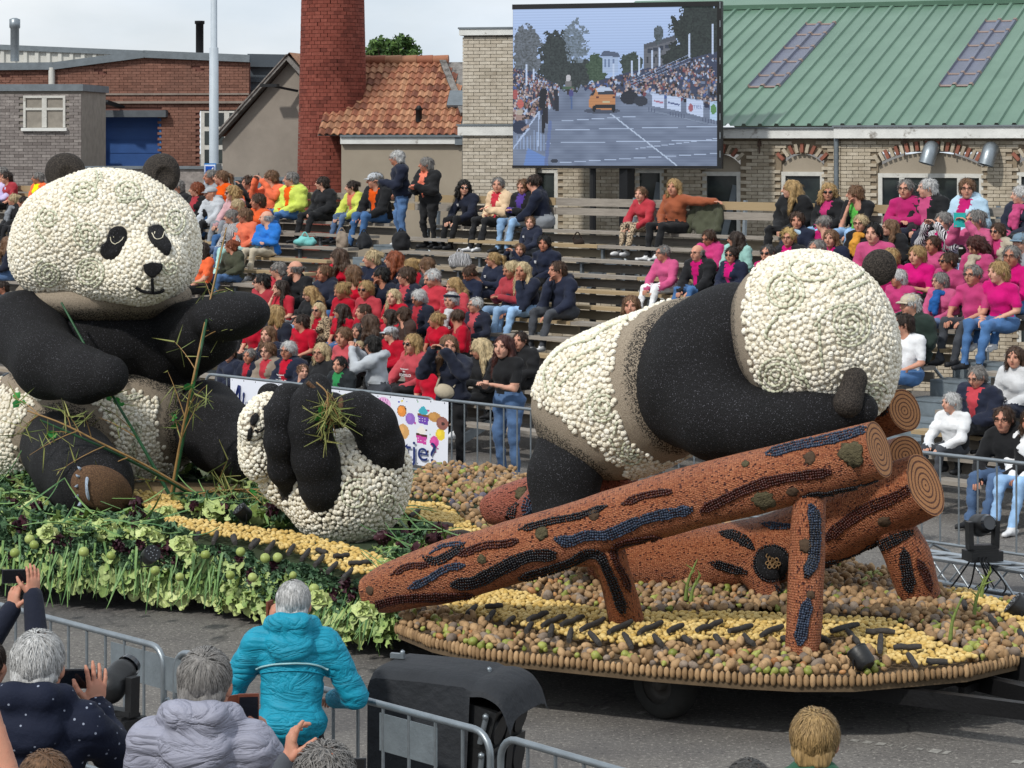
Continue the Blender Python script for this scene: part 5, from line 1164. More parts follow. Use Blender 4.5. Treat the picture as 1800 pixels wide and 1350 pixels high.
s_(568, 322, 'person in a black fleece jacket left of the yellow safety jacket', 'black', 'black', 'short', 'dbr', yaw=-.8, bulk=1, fem=True)
s_(455, 354, 'person in an orange shirt with short brown hair behind the blue jacket', 'orange', 'jeans', 'full', 'brn', yaw=-.2, sleeve='s')
s_(418, 362, 'blond person above the black and white patterned top', 'stone', 'jeans', 'full', 'pbl', yaw=-.7)
s_(408, 381, 'grey-haired person in a black and white patterned top', 'zebra', 'jeans', 'full', 'gry', yaw=-.6)
s_(432, 379, 'person in an orange shirt with black sleeves and brown bob beside the blue jacket', 'orange', 'mint', 'full', 'lbr', yaw=-.7)
s_(470, 383, 'balding person in a bright blue rain jacket and white trousers, arms folded', 'blue', 'stone', 'bald', 'wht', yaw=-.9, al='cross', ar='cross', bulk=1, hood=True)
s_(408, 433, 'red-haired person in an olive green parka behind the bamboo', 'olive', 'jeans', 'bun', 'red', yaw=-.9, bulk=1, hood=True)
s_(354, 437, 'person in an orange T-shirt and black shorts behind the panda chin', 'orange', 'black', 'bob', 'dbr', yaw=-1.2, sleeve='s', legs='short', al='knee', ar='knee')
# top bench, centre
s_(623, 328, 'person in a yellow safety jacket over orange shirt before the chimney', 'hivis', 'jeans', 'bun', 'dbr', yaw=-.6, inner='orange', bulk=1, ar='knee', al='knee', lean=.15)
s_(665, 309, 'person with a grey cap, black coat and orange shirt on the top bench', 'black', 'jeans', 'short', 'gry', yaw=-.7, inner='orange', bulk=1, cap='lgrey', hood=True, ar='knee', al='knee', lean=.15)
stood(705, 277, row_o(11), 'white-haired person standing on the top row in navy jacket and jeans', 'navy', 'jeans', 'short', 'wht', base=row_z(11) - .18, yaw=-.7, turn=-30, bulk=1, al='pocket', ar='phone', specs='g')
stood(754, 289, row_o(11), 'person standing on the top row in a black padded jacket holding a booklet', 'black', 'black', 'full', 'gry', base=row_z(11) - .18, yaw=-.6, bulk=2, al='phone', ar='phone', inner='orange')
s_(821, 329, 'person with black curls and sunglasses in a navy hoodie', 'navy', 'black', 'curly', 'blk', yaw=.8, specs='s', pr='tiny', ar='knee', al='knee', lean=.15)
s_(877, 325, 'person in a cream jacket over a red shirt with short greying hair', 'beige', 'black', 'short', 'gry', yaw=.5, inner='red', bulk=1, fem=True, ar='phone')
s_(921, 328, 'person in a dark jacket over a purple shirt and blue jeans', 'black', 'ljean', 'short', 'lbr', yaw=.2, pitch=.3, inner='purple', bulk=1, ar='phone', al='phone')
s_(948, 319, 'person in a dark navy sweater and grey trousers with back turned', 'navy', 'grey', 'crop', 'dbr', yaw=-.6, turn=-55, specs='g', ar='knee', al='knee', lean=.2)
s_(933, 391, 'fair-haired child in a navy hoodie on the second bench', 'navy', 'dgrey', 'short', 'lbr', yaw=.5, pr='tiny', kid=.85, ar='knee', hood=True)
s_(1130, 340, 'child in a red sweater and leopard leggings on the top bench', 'red', 'leopard', 'pony', 'lbr', yaw=.2, al='knee', ar='knee', lean=.18, shoes='w', kid=.92)
s_(1186, 329, 'person in a rust sweater and black trousers with an arm along the backrest', 'rust', 'black', 'bob', 'bld', yaw=.3, ar='rail', al='lap')
# empty middle benches and the navy hoodies
s_(958, 428, 'person with short black hair in a navy hoodie below the child', 'navy', 'black', 'full', 'blk', yaw=.6, pr='tiny', bulk=1)
s_(915, 439, 'child in navy holding a phone up before the face', 'navy', 'navy', 'pony', 'lbr', yaw=.6, al='up', ar='up', kid=.9)
s_(868, 459, 'person with blond ponytail and glasses in a navy hoodie typing on a phone', 'navy', 'navy', 'pony', 'bld', yaw=-.5, specs='g', al='phone', ar='phone', hood=True, pr='tiny')
s_(900, 471, 'fair-haired child in a red shirt and pale jeans behind the long blond hair', 'red', 'ljean', 'pony', 'pbl', yaw=-.2, pitch=.4, kid=.92, al='phone', ar='phone')
s_(920, 477, 'person with long blond hair in a navy hoodie and pale jeans, chin on hand', 'navy', 'ljean', 'long', 'pbl', yaw=.3, ar='chin', al='knee', lean=.3, shoes='w')
s_(983, 475, 'person in a navy hoodie and dark grey jeans with a hand at the mouth', 'navy', 'dgrey', 'short', 'brn', yaw=-.3, ar='knee', al='chin', lean=.25, shoes='w', hood=True, fem=False)
s_(826, 483, 'person in navy with brown bun looking down at the end of the bench', 'navy', 'navy', 'bun', 'brn', yaw=-.2, pitch=.5, al='phone', ar='phone')
s_(754, 467, 'person with swept blond hair in a charcoal jacket turned away', '#30343a', 'black', 'side', 'lbr', yaw=-1.3, bulk=1, turn=-20)
s_(724, 468, 'blond person in a red shirt looking down behind the brown-haired one', 'red', 'jeans', 'pony', 'bld', yaw=-.9, pitch=.3)
s_(694, 454, 'person with long copper red hair in navy', 'navy', 'black', 'long', 'red', yaw=-.9)
s_(656, 454, 'person with a pale blond bun in a navy hoodie', 'navy', 'black', 'bun', 'pbl', yaw=-.6, hood=True)
s_(597, 451, 'person with long brown curls and a red shirt above the wavy-haired one', 'red', 'jeans', 'long', 'brn', yaw=-1.2, sleeve='s')
s_(622, 481, 'person with wavy light brown hair and red shirt turned away', 'red', 'jeans', 'bob', 'lbr', yaw=-1.4, sleeve='s')
s_(571, 480, 'person in a navy hoodie with pulled-back fair hair', 'navy', 'black', 'bun', 'lbr', yaw=-.1, hood=True, pr='tiny')
s_(521, 473, 'bald person in a black coat with grey collar eating', 'black', 'black', 'bald', 'gry', yaw=-1.2, bulk=1, al='chin', ar='lap')
s_(491, 474, 'grey-haired person in a red shirt beside the bald one', 'red', 'black', 'short', 'gry', yaw=-.9, sleeve='s', specs='g')
s_(462, 492, 'person with dark beard and sunglasses in a red polo shirt', 'red', 'black', 'short', 'blk', yaw=-.6, sleeve='s', specs='s', fem=False)
s_(494, 506, 'person with dark hair and white sunglasses on the head, hand on mouth, red shirt', 'red', 'grey', 'long', 'dbr', yaw=-.2, sleeve='s', al='chin', ar='lap')
s_(546, 516, 'person with long dark blond hair and black top typing on a phone', 'black', 'ljean', 'long', 'bld', yaw=-.5, pitch=.4, specs='g', al='phone', ar='phone')
s_(603, 511, 'person with fair hair tied back in a red shirt looking down', 'red', 'jeans', 'bun', 'bld', yaw=-.4, pitch=.4, sleeve='s')
s_(645, 509, 'person with short curly blond hair and sunglasses in a red polo shirt', 'red', 'black', 'full', 'bld', yaw=.3, specs='s', sleeve='s')
s_(672, 484, 'dark-haired person in a navy hoodie eating', 'navy', 'black', 'short', 'blk', yaw=-.9, al='chin', ar='lap', hood=True, fem=False)
s_(716, 485, 'person with brown quiff and glasses in a navy hoodie over red', 'navy', 'black', 'full', 'brn', yaw=-.6, inner='red', specs='g')
s_(762, 489, 'grey-haired person in a red polo shirt looking down', 'red', 'black', 'crop', 'wht', yaw=-.2, pitch=.3, sleeve='s', pr='echt', fem=False)
s_(693, 522, 'person with long straight blond hair and a red top', 'red', 'black', 'long', 'pbl', yaw=.4)
s_(738, 524, 'person with short white hair in a navy cardigan over red', 'navy', 'black', 'full', 'wht', yaw=-.1, pitch=.2, inner='red', specs='g', skin=2)
s_(799, 502, 'person with long dark blond hair and red shirt looking down', 'red', 'jeans', 'long', 'bld', yaw=-.4, pitch=.4)
s_(795, 528, 'person with navy headband and white scarf in a red lettered shirt', 'red', 'black', 'full', 'wht', yaw=.3, pr='echt', scarf='white', headband='navy')
s_(837, 536, 'person with short white hair and glasses, navy sweater over red shoulders', 'navy', 'black', 'crop', 'wht', yaw=-.4, specs='g', inner='red', fem=True)
s_(561, 545, 'person with long silver blond hair, sunglasses and leopard jacket', 'leopard', 'black', 'long', 'pbl', yaw=.2, specs='s', inner='red', pr='echt')
s_(601, 547, 'person with dark wavy hair in a red shirt beside the leopard jacket', 'red', 'jeans', 'long', 'dbr', yaw=-.8, sleeve='s', specs='g')
s_(486, 547, 'person with blond wavy hair in navy seen from behind near the panda paw', 'navy', 'black', 'bob', 'bld', yaw=-1.4)
s_(473, 588, 'young person with long brown hair under the panda paw', 'navy', 'black', 'long', 'lbr', yaw=.3, kid=.92)
s_(651, 568, 'person with long chestnut hair turned away between red shirts', 'black', 'black', 'long', 'brn', yaw=-1.6)
s_(686, 561, 'person with brown hair tied back leaning to the leather jacket', 'red', 'black', 'long', 'dbr', yaw=-1.0)
s_(713, 553, 'person in a dark brown leather jacket with brown hair', 'leather', 'jeans', 'short', 'brn', yaw=-1.1, bulk=1, turn=-25, fem=False)
s_(808, 558, 'person with thinning brown hair in a red and white striped jersey turned away', 'red', 'black', 'crop', 'brn', yaw=-1.2, turn=-35)
s_(631, 582, 'person with a dark grey bob behind the toddler', 'grey', 'black', 'bob', 'dgr', yaw=.2)
s_(688, 591, 'person with a light grey cap and glasses in a red jacket', 'red', 'black', 'short', 'gry', yaw=-.6, cap='lgrey', specs='s', bulk=1)
s_(727, 604, 'person with blond bob and sunglasses in a red lettered shirt, front rows', 'red', 'black', 'bob', 'bld', yaw=.1, specs='s', pr='echt', al='knee', ar='lap')
s_(473, 617, 'person in a taupe padded jacket with red scarf', 'taupe', 'black', 'full', 'lbr', yaw=.2, specs='g', bulk=2, inner='red')
s_(509, 616, 'person with white hair and glasses in a navy jacket over red lettered shirt', 'navy', 'black', 'full', 'wht', yaw=.3, specs='g', bulk=2, inner='red', pr='echt')
s_(567, 617, 'person with shoulder-length pale hair and glasses in a black top', 'black', 'black', 'bob', 'pbl', yaw=.4, specs='g')
s_(440, 640, 'person in a navy padded coat behind the barrier under the panda arm', 'navy', 'black', 'short', 'gry', yaw=.2, bulk=2, inner='red')
s_(405, 632, 'person in a dark navy jacket hidden by the panda arm', 'navy', 'black', 'short', 'brn', yaw=.2, bulk=2)
s_(916, 598, 'person in a black leather coat with a hand over the cheek', 'black', 'black', 'short', 'dbr', yaw=.2, bulk=1, al='chin', ar='lap', fem=False)
s_(846, 607, 'person with long blond hair and glasses in black typing on a phone', 'black', 'black', 'long', 'pbl', yaw=-.8, pitch=.4, specs='g', al='phone', ar='phone')
s_(640, 548, 'person with short brown hair in red between the curly blond and chestnut hair', 'red', 'black', 'short', 'brn', yaw=-.3, sleeve='s')
s_(768, 566, 'person with tied fair hair in a red shirt beside the leather jacket', 'red', 'black', 'bun', 'bld', yaw=-.6, sleeve='s')
s_(531, 566, 'dark-haired person in a red shirt left of the leopard jacket', 'red', 'black', 'short', 'dbr', yaw=-.6, sleeve='s')
s_(606, 592, 'person in a red shirt just above the green-collared jacket', 'red', 'black', 'full', 'lbr', yaw=.2, sleeve='s')
s_(758, 637, 'person in a red shirt low between the blond bob and the long dark coat', 'red', 'black', 'short', 'gry', yaw=-.3, sleeve='s')
s_(446, 563, 'person in a red shirt half hidden by the sitting panda raised paw', 'red', 'black', 'pony', 'lbr', yaw=-.3, sleeve='s')
# behind the kerb fence
stood(603, 640, .75, 'person with dark hair and sunglasses on the head in a dark jacket with green collar', '#20262b', 'black', 'short', 'blk', yaw=.2, inner='#1f8a4a', bulk=1, fem=False, scarf=None)
stood(538, 652, .6, 'child with shaved light brown hair seen from behind at the fence', 'navy', 'jeans', 'crop', 'lbr', yaw=1.2)
stood(664, 606, 1.2, 'person in a grey hoodie with short dark hair holding up a toddler', 'lgrey', 'dgrey', 'short', 'blk', turn=-60, yaw=-.6, hood=True, al='up', ar='up')
person(tuple(st(st_a(634, 1.35), 1.35, 1.12)), RZ0 + .4, 'blond toddler in a dark patterned jacket held up at the fence', '#2a2029', 'black', 'full', 'pbl', group=G_, scale=.56, al='lap', ar='lap', yaw=.3, bulk=1)
w83 = stood(794, 607, .8, 'person in a long dark coat filming with a phone at the fence', 'navy', 'black', 'long', 'lbr', al='up', ar='up', yaw=.6, turn=20, bulk=1)
stood(893, 608, 1.0, 'person with long dark red hair in black top and blue jeans at the fence', 'black', 'jeans', 'long', 'aub', al='phone', ar='phone', yaw=.3, shoes='b', sleeve='s')
s_(1112, 532, 'smiling person with brown hair just above the lying panda back', 'black', 'black', 'bob', 'lbr', yaw=.5, inner='red')
# pink group
P_ = 'pink'
s_(1170, 444, 'person with short grey hair in a pink top, white sleeves and white trousers', P_, 'white', 'crop', 'gry', yaw=-.2, specs='g', fem=True, al='knee', ar='knee', lean=.15)
s_(1231, 443, 'bald person in a black jacket over pink beside the white trousers', 'black', 'jeans', 'bald', 'gry', yaw=.1, specs='g', inner=P_, bulk=1, ar='knee', al='knee', lean=.15)
s_(1247, 418, 'person with brown hair in a pink jacket with red hood looking down', P_, 'black', 'side', 'brn', yaw=-.1, pitch=.4, bulk=1, specs='g', hood=True, al='phone', ar='phone')
s_(1287, 450, 'person with dark hair and sunglasses in a navy jacket over pink', 'navy', 'jeans', 'full', 'dbr', yaw=.2, specs='s', inner=P_, bulk=1)
s_(1294, 420, 'person with long dark hair in a mint green jacket turned away', 'mint', 'black', 'long', 'dbr', yaw=-1.2, bulk=1, hood=True)
s_(1352, 445, 'person with sunglasses and pink shirt resting the chin on a fist', P_, 'black', 'short', 'dgr', yaw=.2, specs='s', al='chin', ar='knee', lean=.25, fem=False)
s_(1388, 418, 'person with spiky blond hair and glasses in a black leather vest over pink', 'black', 'black', 'spiky', 'spb', yaw=.3, specs='g', inner=P_, bulk=1)
s_(1438, 438, 'grey-haired person just behind the lying panda head', 'grey', 'black', 'short', 'gry', yaw=.1)
s_(1462, 419, 'person with wavy auburn hair in navy over pink', 'navy', 'black', 'bob', 'lbr', yaw=.4, inner=P_, bulk=1)
s_(1403, 388, 'person with short brown hair and a pale blue scarf in navy', 'navy', 'black', 'full', 'brn', yaw=.5, scarf='lblue', bulk=1)
s_(1451, 393, 'grey-haired person in pink turned away beside the scarf', P_, 'black', 'crop', 'gry', yaw=-1.2, specs='g', turn=-20)
s_(1514, 393, 'person with short blond hair, glasses and a mustard yellow scarf', 'black', 'black', 'full', 'pbl', yaw=.3, specs='g', scarf='#c98a16', bulk=1)
s_(1537, 406, 'person with dark hair in a pink sweater over white collar', P_, 'black', 'side', 'blk', yaw=.2, fem=False, inner=None)
s_(1565, 400, 'person with long light brown hair in a black leather jacket', 'black', 'black', 'long', 'lbr', yaw=-.7, bulk=1)
s_(1396, 331, 'person with long blond hair wrapped in black on the top bench', 'black', 'black', 'long', 'bld', yaw=-.8, bulk=2, lean=.15)
s_(1458, 338, 'person with blond curls and sunglasses in a black jacket on the top bench', 'black', 'ljean', 'curly', 'bld', yaw=.5, specs='s', bulk=1, hood=True, inner=P_)
s_(1507, 340, 'bearded person in a black and green shirt with a fist at the mouth', 'black', 'ljean', 'side', 'lbr', yaw=-.8, sleeve='s', al='chin', ar='knee', lean=.2, fem=False, inner='#4fae3f')
s_(1594, 332, 'person with glasses in a pink vest with checked sleeves, arms folded', P_, 'navy', 'short', 'gry', yaw=.2, specs='g', al='cross', ar='cross', fem=False)
s_(1632, 328, 'white-haired person in a black rain jacket over pink on the top bench', 'black', 'navy', 'short', 'wht', yaw=-.6, bulk=1, hood=True, inner=P_)
s_(1702, 330, 'person with short brown hair in a pale blue jacket over pink', 'lblue', 'ljean', 'full', 'lbr', yaw=.5, specs='g', bulk=1, hood=True, inner=P_)
s_(1795, 343, 'white-haired person in a navy jacket and pink scarf at the right edge', 'navy', 'black', 'full', 'wht', yaw=-.5, bulk=1, inner=P_, scarf='pink')
s_(1660, 390, 'person in zebra sleeves photographing with a small camera', 'zebra', 'black', 'full', 'gry', yaw=-.1, al='up', ar='up', inner=P_)
w110 = s_(1716, 386, 'person in pink and black sleeves holding up a teal phone case', P_, 'ljean', 'bun', 'gry', yaw=-.3, al='up', ar='up', specs='g')
s_(1755, 407, 'person with sunglasses in a beige jacket over pink', 'stone', 'black', 'full', 'brn', yaw=0.1, specs='s', bulk=1, inner=P_)
s_(1716, 432, 'person with curly dark red hair in pink with patterned scarf looking down', P_, 'dgrey', 'curly', 'aub', yaw=-.2, pitch=.5, scarf='stone')
s_(1796, 426, 'person with a slate blue cap at the right edge', 'grey', 'black', 'short', 'gry', yaw=.1, cap='#5a7284')
s_(1780, 450, 'person with glasses and grey hair in a pink sweater and jeans at right', P_, 'jeans', 'short', 'gry', yaw=.2, specs='g', fem=False, al='knee', ar='knee')
s_(1614, 449, 'person with swept blond hair in a pink shirt pointing', P_, 'black', 'full', 'bld', yaw=.1, ar='phone', sleeve='s')
s_(1667, 459, 'person with brown hair and sunglasses in a pink shirt', P_, 'black', 'bun', 'brn', yaw=-.2, specs='s', sleeve='s')
s_(1580, 489, 'person with curly white hair in a pink shirt by the panda ear', P_, 'black', 'full', 'wht', yaw=-.3)
s_(1654, 495, 'person with grey curls, glasses and a blue scarf in pink', P_, 'jeans', 'full', 'gry', yaw=-.3, specs='g', scarf='#31568c')
s_(1712, 483, 'stout person with glasses in a pink polo shirt and grey jeans holding an umbrella', P_, 'dgrey', 'crop', 'gry', yaw=.0, specs='g', sleeve='s', al='knee', ar='knee', fem=False)
s_(1602, 530, 'person with white beard and pale cap in a dark green jacket', 'dgreen', 'black', 'short', 'wht', yaw=-.2, cap='stone', bulk=1, fem=False)
s_(1589, 570, 'person with glasses in a white printed T-shirt beside the panda head', 'white', 'jeans', 'short', 'dbr', yaw=-.6, specs='g', sleeve='s', fem=False)
s_(1641, 430, 'person in pink with brown hair below the zebra sleeves', P_, 'black', 'side', 'brn', yaw=.1, sleeve='s', fem=False)
s_(1757, 478, 'person in pink with fair hair right of the stout umbrella holder', P_, 'jeans', 'full', 'bld', yaw=-.3, sleeve='s')
s_(1566, 452, 'person in pink with dark blond hair left of the pointing one', P_, 'black', 'bob', 'bld', yaw=-.3)
s_(1786, 628, 'person with a brown bob in a white polo over black sleeves', 'white', 'navy', 'bob', 'brn', yaw=.2)
s_(1719, 662, 'person with glasses in a navy, white and red jacket', 'navy', 'black', 'short', 'gry', yaw=.1, pitch=.2, specs='g', bulk=2, inner='red', fem=False)
s_(1673, 712, 'white-haired person in a white polo shirt and grey trousers on the front bench', 'white', 'dgrey', 'full', 'wht', yaw=-.3, al='knee', ar='knee')
s_(1770, 733, 'person with glasses in a black hoodie and ripped jeans on the front bench', 'black', 'jeans', 'bun', 'brn', yaw=.2, specs='g', hood=True, al='knee', ar='knee', lean=.2)
s_(1815, 740, 'person in pale jeans cut off by the right edge on the front bench', 'white', 'ljean', 'bob', 'brn', yaw=.2)
# held things and luggage
def gadget(name, label, cat, P, size, rz, mats, rx=0):
    t = thing(name, label, cat, tuple(P)); b = MB(); b.box(P, size, Rm=rotm(0, 0, rz) @ rotm(rx)); b.build('body', mats[0], t); b = MB(); b.box(np.asarray(P) + rotm(0, 0, rz) @ rotm(rx) @ np.array((0, size[1] * .5, 0)), (size[0] * .9, .003, size[2] * .86), Rm=rotm(0, 0, rz) @ rotm(rx)); b.build('display', mats[1], t); return t
M_scr = M('phone_glass', '#0d1016', .1, .1, bump=0, spec=.6); M_case = M('phone_case_dark', '#26282d', .5, .1)
def mid(t): return (np.array(t[1][0]) + np.array(t[1][1])) / 2
gadget('phone', 'dark phone held up by the person in the long dark coat', 'phone', mid(w83) + (0, 0, .06), (.15, .01, .075), RZ0 + .35, (M_case, M_scr))
gadget('phone', 'teal phone case held up in the pink group', 'phone', mid(w110) + (-.04, 0, .06), (.17, .012, .2), RZ0 + .3, (M('teal_case', '#1a9a97', .5, .1), M_scr))
gadget('phone', 'phone held up by the person in the orange T-shirt', 'phone', mid(t_) + (0, 0, .07), (.075, .01, .15), RZ0 - .6, (M_case, M_scr))
def lump(name, label, cat, P, r, col, seed=0, group=None):
    f = Field(); f.ell((0, 0, r[2] * .7), r, None, 0, .02); f.ell((r[0] * .3, 0, r[2] * .4), (r[0] * .7, r[1] * 1.05, r[2] * .5), None, 0, .05); V, F = f.mesh(.02); V = V + vnormals(V, F) * ((vnoise(V * 14 + seed) - .5) * .06)[:, None]; V[:, 2] = np.maximum(V[:, 2], 0)
    t = thing(name, label, cat, tuple(P)); o = link('body', mesh_np(name, V + np.asarray(P), [F]), clothm(col), t); b = MB(); b.tube(spline([P + np.array((-.08, 0, r[2] * 1.3)), P + np.array((0, -.02, r[2] * 1.3 + .12)), P + np.array((.08, 0, r[2] * 1.3))], 8), .012, 6); b.build('strap', clothm(col), t); return t
def on_row(x, i, dz=0, do=0): return st(st_a(x, row_o(i) + do), row_o(i) + do, row_z(i) + dz)
lump('backpack', 'black rucksack on the bench beside the standing white-haired person', 'bag', on_row(705, 10, .0), (.16, .13, .2), 'black', 1)
lump('bag', 'turquoise and white plastic bag on the bench under the yellow poncho', 'bag', on_row(536, 10), (.2, .14, .1), '#5fb6b4', 2)
lump('bag', 'taupe cloth bag beside the turquoise bag', 'bag', on_row(601, 10), (.11, .1, .18), 'taupe', 3)
lump('backpack', 'black rucksack left of the jeans on the upper bench', 'bag', on_row(640, 10), (.14, .12, .17), '#222428', 4)
lump('bag', 'zebra striped shopping bag below the black-clad legs', 'bag', on_row(808, 9), (.2, .12, .15), 'zebra', 5)
lump('bag', 'clear plastic bag lying on the bench right of the zebra bag', 'bag', on_row(882, 9), (.24, .14, .08), '#b9bfc5', 6)
lump('bag', 'small brown fur purse alone on the second bench', 'bag', on_row(1015, 11), (.09, .07, .06), '#2a211c', 7)
f = Field(); P0 = on_row(1245, 12, .46, .3); 
for k in range(7): f.cone((k * .1 - .3, -.02, .02), (k * .115 - .36 + rng.normal() * .03, -.16 + rng.normal() * .02, -.42 + rng.normal() * .05), .05, .07, 0, .06)
V, F = f.mesh(.02); V = V + vnormals(V, F) * ((vnoise(V * 12) - .5) * .05)[:, None]; o = link('coat', mesh_np('coat', V @ RS.T + P0, [F]), clothm('olive')); tag(o, 'olive green coat hung over the top backrest beside the rust sweater', 'coat')
sh_ = thing('shoulder_bag', 'small cream shoulder bag worn over the long dark coat', 'bag', tuple(st(st_a(788, .6), .6, .95))); c = st(st_a(781, .62), .62, CH - (688 - HOR) / FPX * st(st_a(781, .62), .62)[1])
f = Field(); f.ell((0, 0, 0), (.14, .05, .1), None, 0, .03); f.ell((0, -.03, -.01), (.1, .04, .07), None, 0, .02); V, F = f.mesh(.012); link('body', mesh_np('body', V @ rotm(0, .25, RZ0 + .6).T + c, [F]), clothm('stone'), sh_)
b = MB(); b.tube(spline([c + (-.1, 0, .07), c + (-.02, .06, .3), c + (.1, .1, .62)], 8), .016, 6); b.tube(spline([c + (.12, 0, .05), c + (.24, .08, .25), c + (.22, .12, .4)], 8), .012, 6); b.build('strap', clothm('stone'), sh_)
# ---------------------------------------------------------------- parade float: decks
DZ1, DZ2 = .62, .52
def poly_lvl(P, z): return np.array([lvl(x, y, z)[:2] for x, y in P])
D1 = poly_lvl([(-300, 912), (0, 940), (150, 955), (300, 958), (400, 966), (500, 990), (590, 1012), (650, 1026), (712, 1038), (760, 1010), (830, 960), (900, 920), (955, 880), (900, 838), (760, 822), (500, 790), (200, 770), (-300, 755)], DZ1)
D2 = poly_lvl([(700, 1094), (760, 1118), (850, 1138), (1000, 1153), (1150, 1168), (1300, 1180), (1400, 1185), (1500, 1185), (1620, 1175), (1700, 1168), (1800, 1145), (1870, 1112), (1855, 1083), (1790, 1060), (1653, 1037), (1500, 990), (1300, 930), (1100, 885), (965, 858), (890, 850), (830, 930), (745, 1020)], DZ2)
def deck_mesh(poly, z, th):
    bm = bmesh.new(); vs_ = [bm.verts.new((p[0], p[1], z)) for p in poly]; f = bm.faces.new(vs_); f.normal_update()
    if f.normal.z < 0: f.normal_flip()
    r = bmesh.ops.extrude_face_region(bm, geom=[f]); bmesh.ops.translate(bm, verts=[v for v in r['geom'] if isinstance(v, bmesh.types.BMVert)], vec=(0, 0, -th)); bmesh.ops.recalc_face_normals(bm, faces=bm.faces)
    me = bpy.data.meshes.new('deck'); bm.to_mesh(me); bm.free(); return me
M_soil = M('brown_deck_cover', '#5b4c3a', .95, .3, 10); M_under = M('black_chassis', '#0e0e10', .7, .2)
F1 = thing('parade_float', 'leaf-shaped parade float deck covered in cabbage, leek and apples', 'parade float', tuple(np.append(D1.mean(0), 0)))
F2 = thing('parade_float', 'leaf-shaped parade float deck covered in potatoes and pears under the logs', 'parade float', tuple(np.append(D2.mean(0), 0)))
link('deck', deck_mesh(D1, DZ1 - .05, .12), M('green_deck_cover', '#33402a', .95, .4, 14), F1); link('deck', deck_mesh(D2, DZ2 - .03, .1), M_soil, F2)
for F_, poly in ((F1, D1), (F2, D2)):
    c = poly.mean(0); b = MB(); Rm = rotm(0, 0, RZS)
    b.box((c[0], c[1], .36), (5.6, 2.4, .16), Rm=Rm); b.box((c[0], c[1], .40), (6.4, .25, .18), Rm=Rm); b.build('chassis', M_under, F_)
# wheels along the street direction
M_tyre = M('tyre_rubber', '#262625', .8, .2, 20); M_rim = M('dusty_rim', '#4a4744', .6, .3, 8, metal=.3)
U3 = np.array((UX, UY, 0)); N3 = np.array((UY, -UX, 0))            # street direction; towards the viewer across it
def wheel(par, c, r=.27, w=.2):
    t = MB(); prof = [(r * .55, -w / 2), (r * .8, -w / 2 - .01), (r * .94, -w / 2 + .01), (r, -w / 2 + .05), (r, w / 2 - .05), (r * .94, w / 2 - .01), (r * .8, w / 2 + .01), (r * .55, w / 2)]; A = np.linspace(0, 2 * np.pi, 41)[:-1]
    V = np.array([c + U3 * q * math.cos(a) + np.array((0, 0, q * math.sin(a))) + N3 * d for a in A for q, d in prof]); k = len(prof); F = [(i * k + j, i * k + j + 1, ((i + 1) % 40) * k + j + 1, ((i + 1) % 40) * k + j) for i in range(40) for j in range(k - 1)]
    W_ = bpy.data.objects.new('wheel', None); COL.objects.link(W_); W_.location = c; attach_e = W_; W_.parent = par; W_.matrix_parent_inverse = wmat(par).inverted()
    t.add(V, F); link('tyre', t.mesh('tyre'), M_tyre, W_)
    b = MB(); rp = [(r * .56, w / 2 - .01), (r * .5, w / 2 - .05), (r * .2, w / 2 - .06), (r * .18, w / 2 + .0), (.001, w / 2 + .0)]; V = np.array([c + U3 * q * math.cos(a) + np.array((0, 0, q * math.sin(a))) + N3 * d for a in A for q, d in rp]); k = len(rp)
    b.add(V, [(i * k + j, i * k + j + 1, ((i + 1) % 40) * k + j + 1, ((i + 1) % 40) * k + j) for i in range(40) for j in range(k - 1)]); b.add(V * 1 - N3 * (w - .02), [(i * k + j, i * k + j + 1, ((i + 1) % 40) * k + j + 1, ((i + 1) % 40) * k + j) for i in range(40) for j in range(k - 1)]); link('rim', b.mesh('rim'), M_rim, W_)
wc = lvl(1170, 1262, 0); wheel(F2, wc + (0, 0, .27)); wheel(F2, wc + (0, 0, .27) + N3 * -2.0)
w1 = lvl(590, 1105, 0); wheel(F1, w1 + (0, 0, .27) + N3 * -.6); w1 = lvl(210, 1050, 0); wheel(F1, w1 + (0, 0, .27) + N3 * -.5); 
# drawbar at the right
b = MB(); e = lvl(1830, 1262, .22)
for p, q in (((1480, 1190), (1830, 1262)), ((1600, 1178), (1830, 1226)), ((1740, 1208), (1700, 1240))):
    pass
P0, P1, P2 = lvl(1330, 1190, .32), lvl(1560, 1160, .32), lvl(1900, 1262, .3)
b.beam(P0, P2, .08, .12); b.beam(P1, P2 + (.1, .3, 0), .08, .12); b.beam(lvl(1690, 1215, .3), lvl(1735, 1196, .3), .05, .06); b.build('drawbar', M('drawbar_black_steel', '#141416', .5, .2, 8, metal=.3), F2)
# ---------------------------------------------------------------- produce scattered over the decks
def blobs(n, sc, lump, seed):
    V, F = ico(2); out = []
    for i in range(n): g = np.random.default_rng(seed + i); d = 1 + lump * ((vnoise(V * 1.6 + 10 * i + seed) - .5) * 2) + lump * .6 * (vnoise(V * 3.1 + 7 * i) - .5); out.append((V * d[:, None] * sc, F))
    return out
POT = blobs(4, np.array((1.3, .95, .85)), .12, 1); KRI = blobs(3, np.array((1.45, .95, .9)), .05, 5)
def pear():
    z = np.array((-1, -.8, -.4, .1, .5, .9, 1.25, 1.4)); r = np.array((.05, .62, .95, .92, .66, .42, .3, .05)); A = np.linspace(0, 2 * np.pi, 9)[:-1]
    V = np.array([(q * math.cos(a), q * math.sin(a), zz) for zz, q in zip(z, r) for a in A]); F = [(i * 8 + j, i * 8 + (j + 1) % 8, (i + 1) * 8 + (j + 1) % 8, (i + 1) * 8 + j) for i in range(7) for j in range(8)]
    return V, np.array(F)
